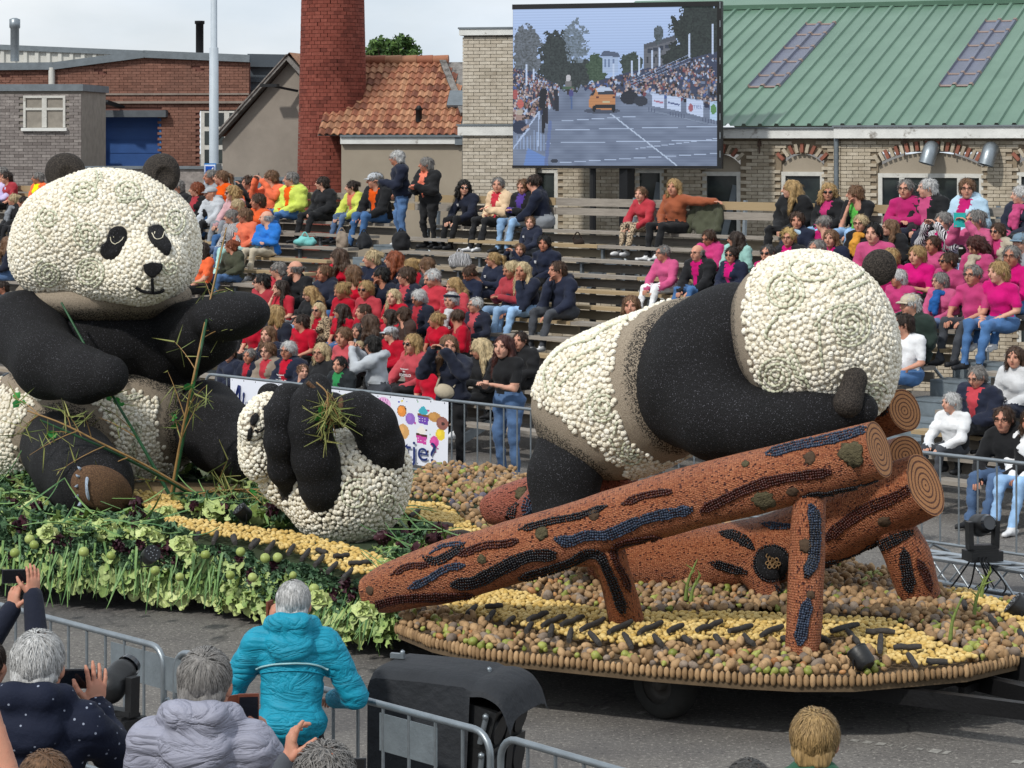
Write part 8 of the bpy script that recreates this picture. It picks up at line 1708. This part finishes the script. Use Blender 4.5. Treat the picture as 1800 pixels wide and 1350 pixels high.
# ---------------------------------------------------------------- near side: barriers
fa, fb = lvl(-60, 1048, 1.1), lvl(288, 1139, 1.1); barrier(fa, fb, 'galvanised barrier at the lower left before the moving light', (1.9, 2.75), 0, .225)
fa, fb = lvl(309, 1143, 1.1), lvl(862, 1289, 1.1); barrier(fa, fb, 'galvanised barrier the teal jacket leans on', (2.1, 2.62), 0, .225)
fa, fb = lvl(880, 1294, 1.1), lvl(1420, 1450, 1.1); barrier(fa, fb, 'galvanised barrier at the bottom edge in front of the black loudspeaker end', None, 0, .225)
# near-side spectator platform (mostly below the frame)
pf = MB(); dn_ = np.array((-.1, -1, 0)); 
for k in range(6): pf.box((-1.0, 10.8 - k * .75, .45 + .28 * k / 2), (9, .74, .9 + .28 * k))
o = pf.build('near_platform', M_wood2); o['kind'] = 'structure'
# ---------------------------------------------------------------- moving-head lights, truss, spotlights
M_plas = M('black_abs_plastic', '#17181a', .45, .2, 10, bump=.2, spec=.5)
def moving_head(P, sc, rz, tilt, label):
    t = thing('moving_head_light', label, 'stage light', tuple(P), 'moving-head stage lights'); Rm = rotm(0, 0, rz); Q = lambda v: P + Rm @ (np.array(v, float) * sc)
    b = MB(); b.box(Q((0, 0, .06)), np.array((.40, .28, .12)) * sc, Rm=Rm); b.box(Q((0, 0, .13)), np.array((.3, .24, .03)) * sc, Rm=Rm); b.build('base', M_plas, t)
    b = MB()
    for s_ in (-1, 1): b.beam(Q((s_ * .16, 0, .14)), Q((s_ * .17, 0, .46)), .11 * sc, .06 * sc, up=tuple(Rm[:, 0])); 
    b.box(Q((0, 0, .16)), np.array((.36, .12, .05)) * sc, Rm=Rm); b.build('yoke', M_plas, t)
    f = Field(); d = np.array((0, -math.cos(tilt), math.sin(tilt))); c = np.array((0, 0, .42)); f.cone(c - d * .1, c + d * .08, .125, .115, 0, .03); f.ell(c - d * .1, (.13, .13, .13), None, 0, .03); V, F = f.mesh(.018); link('head', mesh_np('head', (V * sc) @ Rm.T + P, [F]), M_plas, t)
    b = MB(); q = Q(c + d * .17); dd = Rm @ d; b.tube([q, q + dd * .05 * sc], [.1 * sc, .085 * sc], 20, cap=False); b.tube([q + dd * .02 * sc, q + dd * .026 * sc], .082 * sc, 20); b.build('lens', M('lens_glass', '#20242a', .08, .1, bump=0, spec=.7), t)
    b = MB()
    for k in range(3): b.tube(spline(np.array([Q((-.1 + .05 * k, -.14, .06)), Q((-.12 + .03 * k, -.22, 0)), Q((-.02 + .02 * k, -.17, -.14)), Q((.1 - .12 * k, -.1, -.3))]), 12), .008 * sc, 5)
    b.build('cable', M_black, t); return t
mh = st_a(1726, -3.05)
moving_head(px(1727, 985, 24.0), .82, .25, .25, 'black moving-head light on the truss at the right edge')
moving_head(px(205, 1285, 15.9), .78, 2.6, .5, 'black moving-head light behind the lower left barrier')
t = thing('lighting_truss', 'aluminium truss lying on the asphalt behind the potato float', 'truss', tuple(lvl(1720, 1040, 0)), )
M_alu = M('aluminium_tube', '#a9b0b6', .35, .1, 10, metal=.8, bump=.05)
A0, A1 = lvl(1560, 1020, .03), lvl(1830, 1064, .03); L_ = A1 - A0; ln = np.linalg.norm(L_); L_ /= ln; W_ = np.array((-L_[1], L_[0], 0)); W_ = W_ if W_[1] > 0 else -W_; H3 = np.array((0, 0, .29))
for k, off in enumerate((0 * W_, W_ * .29, H3, H3 + W_ * .29)): b = MB(); b.tube([A0 + off, A1 + off], .026, 10); b.build('chord', M_alu, t)
n = int(ln / .26)
for k in range(n): p, q = A0 + L_ * ln * k / n, A0 + L_ * ln * (k + 1) / n; b = MB(); b.tube([p + (H3 if k % 2 else 0), q + (0 if k % 2 else H3)], .011, 6); b.tube([p + W_ * .29 + (H3 if k % 2 else 0), q + W_ * .29 + (0 if k % 2 else H3)], .011, 6); b.tube([p + H3, q + H3 + W_ * .29], .011, 6); b.build('lattice_bar', M_alu, t)
b = MB()
for k in range(4): x = 1662 + k * 31; b.tube(spline(np.array([px(1706 + k * 9, 985, 23.9), lvl(x, 1018, .12) * (1, .985, 1), lvl(x - 14 + k * 5, 1052, .01), lvl(1690 + k * 27, 1066, .01), lvl(1650 + k * 50, 1058, .01)]), 24), .009, 5)
o = b.build('cable_loop', M_black); tag(o, 'tangle of black cables hanging from the truss light', 'cables')
def par(P, d, r, label):
    t = thing('floor_spotlight', label, 'spotlight', tuple(P), 'floor spotlights on the floats'); d = np.array(d, float); d /= np.linalg.norm(d); b = MB(); b.tube([P - d * r, P - d * r * .6, P + d * r * .8], [r * .7, r, r], 20); b.build('can', M_plas, t)
    b = MB(); b.tube([P + d * r * .8, P + d * r * .95], [r * 1.02, r * 1.02], 20); b.build('rim', M_black, t); B = basis(d)
    for k in range(12): a = k * 2.4; q = P + d * r * .97 + (B[:, 0] * math.cos(a) + B[:, 1] * math.sin(a)) * r * .24 * math.sqrt(k); l = MB(); l.ball(q, r * .1, 1); l.build('led', M('led_lens', '#6a6f75', .2, .1, bump=0), t)
    b = MB(); b.tube([P + B[:, 0] * r * 1.15, P + B[:, 0] * r * 1.15 - (0, 0, r * 1.3), P - B[:, 0] * r * 1.15 - (0, 0, r * 1.3), P - B[:, 0] * r * 1.15], r * .1, 6); b.build('bracket', M_black, t)
par(lvl(264, 976, DZ1 + .13), (.5, -1, .5), .075, 'small round spotlight among the leeks at the front edge'); par(lvl(428, 902, DZ1 + .15), (-.6, -.3, .7), .075, 'small round spotlight left of the cub'); par(lvl(1515, 1157, DZ2 + .1), (-.4, .5, .6), .08, 'small round spotlight on the potato deck near the post'); par(lvl(1795, 1072, DZ2 + .08), (-.7, .1, .6), .1, 'small round spotlight at the right end of the potato deck')
# ---------------------------------------------------------------- covered loudspeaker stack
spk = thing('loudspeaker_stack', 'black line-array loudspeaker on the ground under a dark cloth', 'loudspeaker', tuple(px(770, 1350, 15.3) * (1, 1, 0)))
M_cover = M('dark_cover_cloth', '#26292e', .75, .2, 3, bump=.5, bscale=14, bdist=.03); c0 = px(772, 1350, 15.4); SR = rotm(0, 0, -.38)
f = Field()
for z in (.1, .5, .9, 1.08): pass
def rbox(c, hs, r): f.cone(c, c, r, r, 0, .02)
V = []; nx_, nz_ = 14, 16
b = MB(); hx, hy, ht = .34, .30, 1.2
prof = [(-hx, 0), (-hx, ht * .5), (-hx, ht - .06), (-hx + .015, ht - .015), (-hx + .05, ht), (0, ht), (hx - .05, ht - .01), (hx, ht - .03), (hx + .1, ht - .03), (hx + .2, ht - .09), (hx + .26, ht - .24)]
Pf = np.vstack((spline(np.array(prof[:3], float), 8)[:-1], np.array(prof[2:8], float), spline(np.array(prof[7:], float), 28)[1:])); Pf = np.stack([np.interp(np.linspace(0, len(Pf) - 1, 40), np.arange(len(Pf)), Pf[:, i]) for i in (0, 1)], 1); ys = np.linspace(-hy, hy, 12); G = np.array([[(p[0], y * (1 + .04 * math.sin(p[1] * 7)), p[1] - .06 * (abs(y) / hy) ** 6) for y in ys] for p in Pf]).reshape(-1, 3)
Fq = [(i * 12 + j, i * 12 + j + 1, (i + 1) * 12 + j + 1, (i + 1) * 12 + j) for i in range(39) for j in range(11)]; b.add(G @ SR.T + np.array((c0[0], c0[1], 0)), Fq)
for sy in (-1, 1):
    k = list(range(40)); top = np.array([(Pf[i, 0], sy * hy * (1 + .04 * math.sin(Pf[i, 1] * 7)), Pf[i, 1] - .058) for i in k]); bot = np.array([(q_[0], q_[1] * 1.05, .02 if q_[0] < hx - .02 else max(.02, q_[2] - .03)) for q_ in top]); V2 = np.vstack((top, bot)); m_ = len(k); b.add(V2 @ SR.T + np.array((c0[0], c0[1], 0)), [(i, i + 1, m_ + i + 1, m_ + i) for i in range(m_ - 1)])
b.build('cover', M_cover, spk)
for k, (z, tl) in enumerate(((.92, -.25), (.66, -.1), (.40, 0), (.14, .05))):
    cb_ = MB(); Rm = SR @ rotm(0, -tl, 0); c = np.array((c0[0], c0[1], z)) + SR @ np.array((hx - .08 - .02 * k, 0, 0)); cb_.box(c, (.42, .56, .245), Rm=Rm); co = cb_.build('cabinet', M_plas, spk)
    for y in (-.17, .17):
        g_ = MB(); g_.tube([c + Rm @ np.array((.205, y, 0)), c + Rm @ np.array((.225, y, 0))], [.1, .095], 18); g_.build('driver', M_black, co)
    g_ = MB(); g_.box(c + Rm @ np.array((.215, 0, 0)), (.02, .1, .2), Rm=Rm); g_.build('horn', M_black, co)
    g_ = MB(); g_.tube([c + Rm @ np.array((.16, -.3, .08)), c + Rm @ np.array((.16, -.3, -.08))], .018, 8); g_.ball(c + Rm @ np.array((.16, -.31, .09)), .024, 1); g_.build('rigging_pin', M_steel, co)
for x in (-.28, .3): b = MB(); q = np.array((c0[0], c0[1], ht + .02 - (.06 if x > 0 else 0))) + SR @ np.array((x, 0, 0)); b.box(q, (.09, .03, .03), Rm=SR); b.ball(q + (.03, 0, .02), .018, 1); b.build('clip', M_steel, spk)
# ---------------------------------------------------------------- near-side spectators
def fine_hand(wrist, up, palm, side, spread=.12, curl=(.3, .35, .4, .5), s=1.0, thumb=(.9, .5), h=.005):
    """palm with five separate bent fingers; up: wrist to fingertips, palm: direction the palm faces, side: +1 thumb on the +x side"""
    z = np.array(up, float); z /= np.linalg.norm(z); y = np.array(palm, float); y -= z * (y @ z); y /= np.linalg.norm(y); x = np.cross(y, z); B = np.stack((x, y, z), 1); f = Field()
    f.cone((0, 0, -.03), (0, .002, .02), .027, .029, 0, .012); f.ell((0, 0, .055), (.041, .016, .05), None, 0, .012); f.ell((side * .022, .008, .04), (.02, .016, .035), None, 0, .012)
    for i, ln in enumerate((.072, .082, .076, .06)):
        x0 = side * (.030 - .0205 * i); a = side * (.5 - i * .33) * spread; d0 = np.array((math.sin(a), 0, math.cos(a))); b0 = np.array((x0, 0, .09 - .004 * abs(i - 1.2))); c = curl[i]
        dd = [d0 * math.cos(q) + np.array((0, 1, 0)) * math.sin(q) for q in (c * .5, c * 1.3, c * 2.0)]; p1_ = b0 + dd[0] * ln * .46; p2_ = p1_ + dd[1] * ln * .32; p3_ = p2_ + dd[2] * ln * .24
        f.chain([b0 - d0 * .02, b0, p1_, p2_, p3_], [.0095, .0098, .0088, .0082, .0066], 0, .004)
    t0 = np.array((side * .036, .004, .03)); t1 = t0 + np.array((side * .7, thumb[1] * .4, .75)) * .035 * (1 + thumb[0] * .2); t2 = t1 + np.array((side * .35 * thumb[0], thumb[1], .8)) * .03; t3 = t2 + np.array((side * .1, thumb[1], .85)) * .022; f.chain([t0 - (side * .01, 0, .01), t0, t1, t2, t3], [.013, .014, .011, .0095, .0075], 0, .006)
    V, F = f.mesh(h); return (V * s) @ B.T + wrist, F
def strands(n, seed, ln=(.05, .09), whorl=(0, .055, .115), lift=.005, down=-.085, messy=.25, thin_=.0015):
    """hair of single locks combed from the crown flat over the skull, head coordinates"""
    g = np.random.default_rng(seed); V, F = [], []; k = 0; c = np.array((0, .018, .03)); r = np.array((.084, .103, .094)); w = np.array(whorl)
    while k < n:
        d = g.normal(size=3); d /= np.linalg.norm(d); P = c + d * r
        if P[2] < down or (P[1] < -.05 and P[2] < .075) or (abs(P[0]) > .06 and P[1] < .0 and P[2] < .0): continue
        L2 = ln[0] + (ln[1] - ln[0]) * g.random(); jit = g.normal(size=3) * messy; wave = g.normal() * .25; q = P.copy(); row = []; hh = lift * (.2 + 1.2 * g.random())
        for i in range(5):
            e = (q - c) / r; m_ = np.linalg.norm(e); nn = e / r; nn /= np.linalg.norm(nn); t = q - w; t = t - nn * (t @ nn); t /= np.linalg.norm(t) + 1e-6; t = t + jit + np.cross(nn, t) * wave * i * .3; t[2] -= .35; t = t - nn * (t @ nn); t /= np.linalg.norm(t); s_ = np.cross(nn, t); u = i / 4; wd = thin_ * (1 - .7 * u) + .0005; qq = q + nn * hh * math.sin(.4 + u * 2.2); row += [qq - s_ * wd, qq + s_ * wd]
            q = q + t * L2 / 4; e = (q - c) / r; q = c + e / np.linalg.norm(e) * r if q[2] > -.05 else q
        V.append(np.array(row)); F.append(np.array([(0, 1, 3, 2), (2, 3, 5, 4), (4, 5, 7, 6), (6, 7, 9, 8)]) + 10 * k); k += 1
    return np.concatenate(V), np.concatenate(F)
GF = 'spectators on the near side'
ARMS.update(pT=((.34, -.06, .24), (.20, -.32, .20)), pT2=((.36, -.08, .26), (.13, -.26, .54)))
def near(x, y, Y, label, top, hc, rz, arms, hood=False, bulk=1, seed=1, wr=0, hair_n=2600, hair_kw={}, skin=0, sleeve='l', hands=(), cuffs=True, bottom='black', fem=False, dots=None, yaw=0, pitch=0, lean=.05):
    s = FPX / Y; z = CH - (y - HOR) / s; base = z - 1.545
    loc = np.array(((x - 900) / s, Y, base)); Ri = rotm(0, 0, rz).T; nm = []; sd_ = []
    for s_, a in zip((-1, 1), arms):             # a world point: the arm reaches for it
        if not isinstance(a, str):
            w_ = Ri @ (np.asarray(a) - loc) - (0, 0, .82); cl, sl = math.cos(lean), math.sin(lean); q = w_ - (0, .02, .1); w_ = np.array((q[0], q[1] * cl + q[2] * sl, -q[1] * sl + q[2] * cl)) + (0, .02, .1); S0 = np.array((s_ * .19, .02, .515)); e_ = (S0 + w_) / 2 + np.array((s_ * .09, .0, -.13)); k = 'arm%d%d' % (x, s_); ARMS[k] = (tuple(e_ * (s_, 1, 1)), tuple(w_ * (s_, 1, 1))); a = k; sd_.append(s_)
        nm.append(a)
    me, hcen, HR, hd_, T = person_mesh(pose='stand', al=nm[0], ar=nm[1], sleeve=sleeve, bulk=bulk, hood=hood, yaw=yaw, pitch=pitch, h=.016 if hair_n > 2000 else .0195, hh=.008, seed=seed, lean=lean, fem=fem, nohand=tuple(sd_))
    V = np.empty(len(me.vertices) * 3, np.float32); me.vertices.foreach_get('co', V); V = V.reshape(-1, 3)
    if wr:
        nn = np.empty(len(V) * 3, np.float32); me.vertices.foreach_get('normal', nn); nn = nn.reshape(-1, 3); m_ = (V[:, 2] < 1.42) & (V[:, 2] > .8); w_ = (vnoise(V * (5, 5, 34) + 3) - .5) * .030 + (vnoise(V * (9, 9, 70)) - .5) * .012; V = V + nn * (w_ * m_ * wr)[:, None]; me.vertices.foreach_set('co', V.astype(np.float32).ravel()); me.update()
    hb_ = MB(); Hm = None
    o = bpy.data.objects.new('person', me); COL.objects.link(o); o.location = ((x - 900) / s, Y, base); o.rotation_euler = (0, 0, rz); tag(o, label, 'person', GF); me.name = 'person'
    for m in (SKINS[skin], clothm(top), clothm(top), clothm(bottom), M_shoe_d, M_eye, M_lip, hairm(hc)): me.materials.append(m)
    def kid(name, mesh, mats, head=True):
        c = bpy.data.objects.new(name, mesh); COL.objects.link(c); c.parent = o
        for m in mats: mesh.materials.append(m)
        if head: c.location = hcen; c.rotation_euler = Matrix((HR / 1.1).tolist()).to_euler(); c.scale = (1.1,) * 3
        return c
    if hair_n:
        Vh, Fh = strands(hair_n, seed, **hair_kw); hm = hair_mesh('short', True); Vb = np.empty(len(hm.vertices) * 3, np.float32); hm.vertices.foreach_get('co', Vb); Fb = np.array([p.vertices[:] for p in hm.polygons]); q = MB(); q.add(Vb.reshape(-1, 3) * (.985, .985, .985), Fb); q.add(Vh, Fh); kid('hair', q.mesh('hair'), [hairm(hc)])
    for nm, (Vk, Fk), mm in hands: kid(nm, mesh_np(nm, Vk, [Fk]), [mm], False)
    return o, T, hcen, HR
def wrinkle(name, col):
    s = NB('cloth_' + name); s.set(.6, 0, .3); o = s.obj(); k0 = lin(col); m_ = s.n('ShaderNodeMapping'); m_.inputs['Scale'].default_value = (4, 4, 9); s.l(o, m_.inputs[0]); n_ = s.n('ShaderNodeTexNoise'); n_.inputs['Scale'].default_value = 1.2; n_.inputs['Detail'].default_value = 5; n_.inputs['Distortion'].default_value = 1.2; s.l(m_.outputs[0], n_.inputs['Vector'])
    r = s.math('POWER', s.math('SUBTRACT', 1, s.math('ABSOLUTE', s.math('MULTIPLY_ADD', n_.outputs[0], 2, -1))), 6); s.col(s.mix(s.ramp(s.noise(o, 8, 4), .3, .7), dark(k0, .9), dark(k0, 1.08))); s.bump(s.math('SUBTRACT', s.math('MULTIPLY', s.noise(o, 14, 5), .5), r), .5, .025); _M['cloth_' + name] = s.m; PAL[name] = col
wrinkle('teal', PAL['teal']); wrinkle('lavender', '#8d8f9f')
# A: grey hair, navy dotted jacket, phone held out at the right of the head
def dotm():
    s = NB('cloth_navy_dashes'); s.set(.8, 0, .2); o = s.obj(); v = s.n('ShaderNodeTexVoronoi', feature='F1'); v.inputs['Scale'].default_value = 26; s.l(o, v.inputs['Vector']); k = s.mix(s.ramp(v.outputs['Distance'], .10, .14), lin('#8f97a8'), lin('#171d2f')); s.col(k); s.bump(s.noise(o, 24, 5, .65), .5, .012); return s.m
_M['cloth_navydash'] = dotm(); PAL['navydash'] = '#171d2f'
zA = .82
def hand_pair(x, y, Y, o_rz, pos, up, palm, side, **k):
    """hand placed at photo pixel in the person's local frame"""
    return fine_hand(np.array(pos), up, palm, side, **k)
def local(o, P): return np.array(wmat(o).inverted() @ Vector(P))
def add_hand(o, P, up, palm, side, skin, band=None, name='hand', **k):
    V, F = fine_hand(np.array(P, float), up, palm, side, **k); V = np.array([local(o, v) for v in V]); me = o.data; nv = len(me.vertices)
    b = MB(); b.add(V, F); me2 = b.mesh('hand'); bm = bmesh.new(); bm.from_mesh(me); bm.from_mesh(me2); bm.to_mesh(me); bm.free(); bpy.data.meshes.remove(me2)
    if band is not None:
        u = np.array(up, float); u /= np.linalg.norm(u); B = basis(u); q = MB(); c = np.array(P) - u * .028; q.tube([c + (B[:, 0] * math.cos(a) * .036 + B[:, 1] * math.sin(a) * .03) for a in np.linspace(0, 2 * np.pi, 21)], .011, 6, 0, False); q.build('wristband', band, o)
M_band = M('red_wristband', '#b5202c', .5, .1); M_ringg = M('gold_ring', '#b58a3a', .3, .1, metal=.9, bump=0)
oA, T, hcA, HRA = near(62, 1176, 9.2, 'grey-haired person in a navy dashed jacket filming with a phone, lower left', 'navydash', 'wht', R(176), (px(168, 1245, 9.45), 'lap'), True, 1, 3, .6, 2600, dict(ln=(.05, .09), messy=.3, lift=.007))
add_hand(oA, px(168, 1245, 9.45), (.02, .12, 1), (-.55, .8, 0), -1, 0, M_band, spread=.35, curl=(.12, .12, .2, .25))
gadget('phone', 'phone held sideways by the grey-haired person in navy, lower left', 'phone', px(128, 1193, 9.5), (.15, .011, .075), .05 + math.pi, (M_case, M_scr))
# B: lavender jacket with hood
oB, T, hcB, HRB = near(356, 1207, 9.0, 'person with thinning grey hair in a lavender grey hooded jacket', 'lavender', 'gry', R(172), (px(462, 1322, 9.3), 'lap'), True, 1, 5, .3, 2600, dict(ln=(.06, .10), messy=.15, whorl=(-.01, .08, .09)))
add_hand(oB, px(462, 1322, 9.3), (-.05, .1, 1), (-.9, .4, .1), -1, 0, None, spread=.1, curl=(.75, .8, .8, .75))
gadget('phone', 'black phone in a brown flip case held by the lavender jacket', 'phone', px(437, 1256, 9.3), (.076, .011, .155), .15 + math.pi, (M('brown_case', '#6b3a2a', .6, .15), M_scr))
b = MB(); b.box(px(413, 1258, 9.32), (.075, .008, .155), .5); o = b.build('phone_case_flap', M('brown_case', '#6b3a2a')); tag(o, 'open brown flap of the phone case beside the lavender jacket', 'phone case')
# D: spiky grey hair with sunglasses on the head at the bottom edge, one hand raised
oD, T, hcD, HRD = near(566, 1383, 8.4, 'grey spiky-haired person at the bottom edge with a hand raised', 'dgrey', 'gry', R(170), ('lap', px(507, 1342, 8.6)), False, 0, 7, 0, 2200, dict(ln=(.03, .07), messy=.6, lift=.014))
add_hand(oD, px(507, 1342, 8.6), (.12, .05, 1), (.75, .3, 0), 1, 0, M_band, spread=.3, curl=(.25, .75, .85, .9), thumb=(.3, .9))
gadget('phone', 'black phone at the bottom edge before the spiky-haired person', 'phone', px(606, 1352, 8.7), (.15, .011, .075), .1 + math.pi, (M_case, M_scr))
# C: top of a light brown head at the lower left
near(76, 1392, 8.6, 'top of a light brown-haired head at the lower left edge', 'navy', 'lbr', R(180), ('lap', 'lap'), False, 0, 9, 0, 1800, dict(ln=(.05, .09), messy=.35))
# teal jacket
oT, T, hcT, HRT = near(513, 1066, 14.6, 'white-haired person in a bright teal rain jacket leaning on the barrier', 'teal', 'wht', R(178), ('pT', 'pT2'), True, 1, 2, .4, 2600, dict(ln=(.05, .08), messy=.15, whorl=(0, .03, .12)), lean=.12)
oT.scale = (1.06, 1.06, 1.08); oT.location.z = CH - (1066 - HOR) / FPX * 14.6 - 1.545 * 1.08
Wt = wmat(oT); b = MB(); 
Vt = np.empty(len(oT.data.vertices) * 3, np.float32); oT.data.vertices.foreach_get('co', Vt); Vt = Vt.reshape(-1, 3); Vw = np.array(Wt)[:3, :3] @ Vt.T; Vw = Vw.T + np.array(Wt)[:3, 3]; Ft = [list(p.vertices) for p in oT.data.polygons]; bvT = BVHTree.FromPolygons(Vw.tolist(), Ft)
ridge(bvT, [(450, 1175), (480, 1168), (515, 1165), (550, 1168), (578, 1176)], .006, 'reflective_piping', M('reflective_piping', '#8fb9bf', .4, .05), oT, .006, 30)
ridge(bvT, [(453, 1184), (480, 1180), (515, 1179), (550, 1181), (582, 1190)], .005, 'yoke_seam', clothm('teal'), oT, .004, 30)
add_hand(oT, px(478, 1100, 15.0), (.05, .1, 1), (.8, .5, 0), 1, 0, None, curl=(.7, .75, .8, .8)); gadget('phone', 'phone held before the face of the teal jacket', 'phone', px(474, 1078, 15.05), (.075, .012, .15), 1.2, (M('brown_case', '#6b3a2a'), M_scr))
# blond person at the lower right
near(1431, 1308, 10.2, 'person with tousled blond hair and a green collar at the lower right', '#2c5a45', 'bld', R(168), ('down', 'down'), False, 1, 4, .5, 2600, dict(ln=(.06, .10), messy=.4, lift=.010))
near(1318, 1400, 9.6, 'top of a dark grey-haired head at the bottom edge', 'dgrey', 'dgr', R(180), ('lap', 'lap'), False, 0, 6, 0, 1500, dict(ln=(.04, .07), messy=.4))
# G: raised arms with a phone at the left edge
oG, T, hcG, HRG = near(-28, 1172, 13.2, 'person in a navy jacket at the left edge raising a phone with both hands', 'navy', 'dbr', R(165), (px(58, 1048, 13.5), px(20, 1072, 13.5)), False, 1, 8, .6, 1200)
add_hand(oG, px(58, 1048, 13.5), (.0, .08, 1), (-.6, .75, 0), -1, 0, None, curl=(.2, .2, .2, .25), spread=.1); add_hand(oG, px(20, 1072, 13.5), (.18, .05, 1), (.5, .7, .1), 1, 0, None, curl=(.1, .8, .9, .9), thumb=(.4, .6))
gadget('phone', 'dark phone held up at the left edge above the barrier', 'phone', px(27, 1013, 13.55), (.145, .011, .075), .1 + math.pi, (M_case, M_scr))
# H: bare forearm raised at the lower left edge
oH, T, hcH, HRH = near(-128, 1330, 7.4, 'person with a bare raised forearm cut off by the lower left edge', 'white', 'brn', R(178), (px(-48, 1150, 7.5), 'lap'), False, 0, 11, 0, 0, sleeve='s')
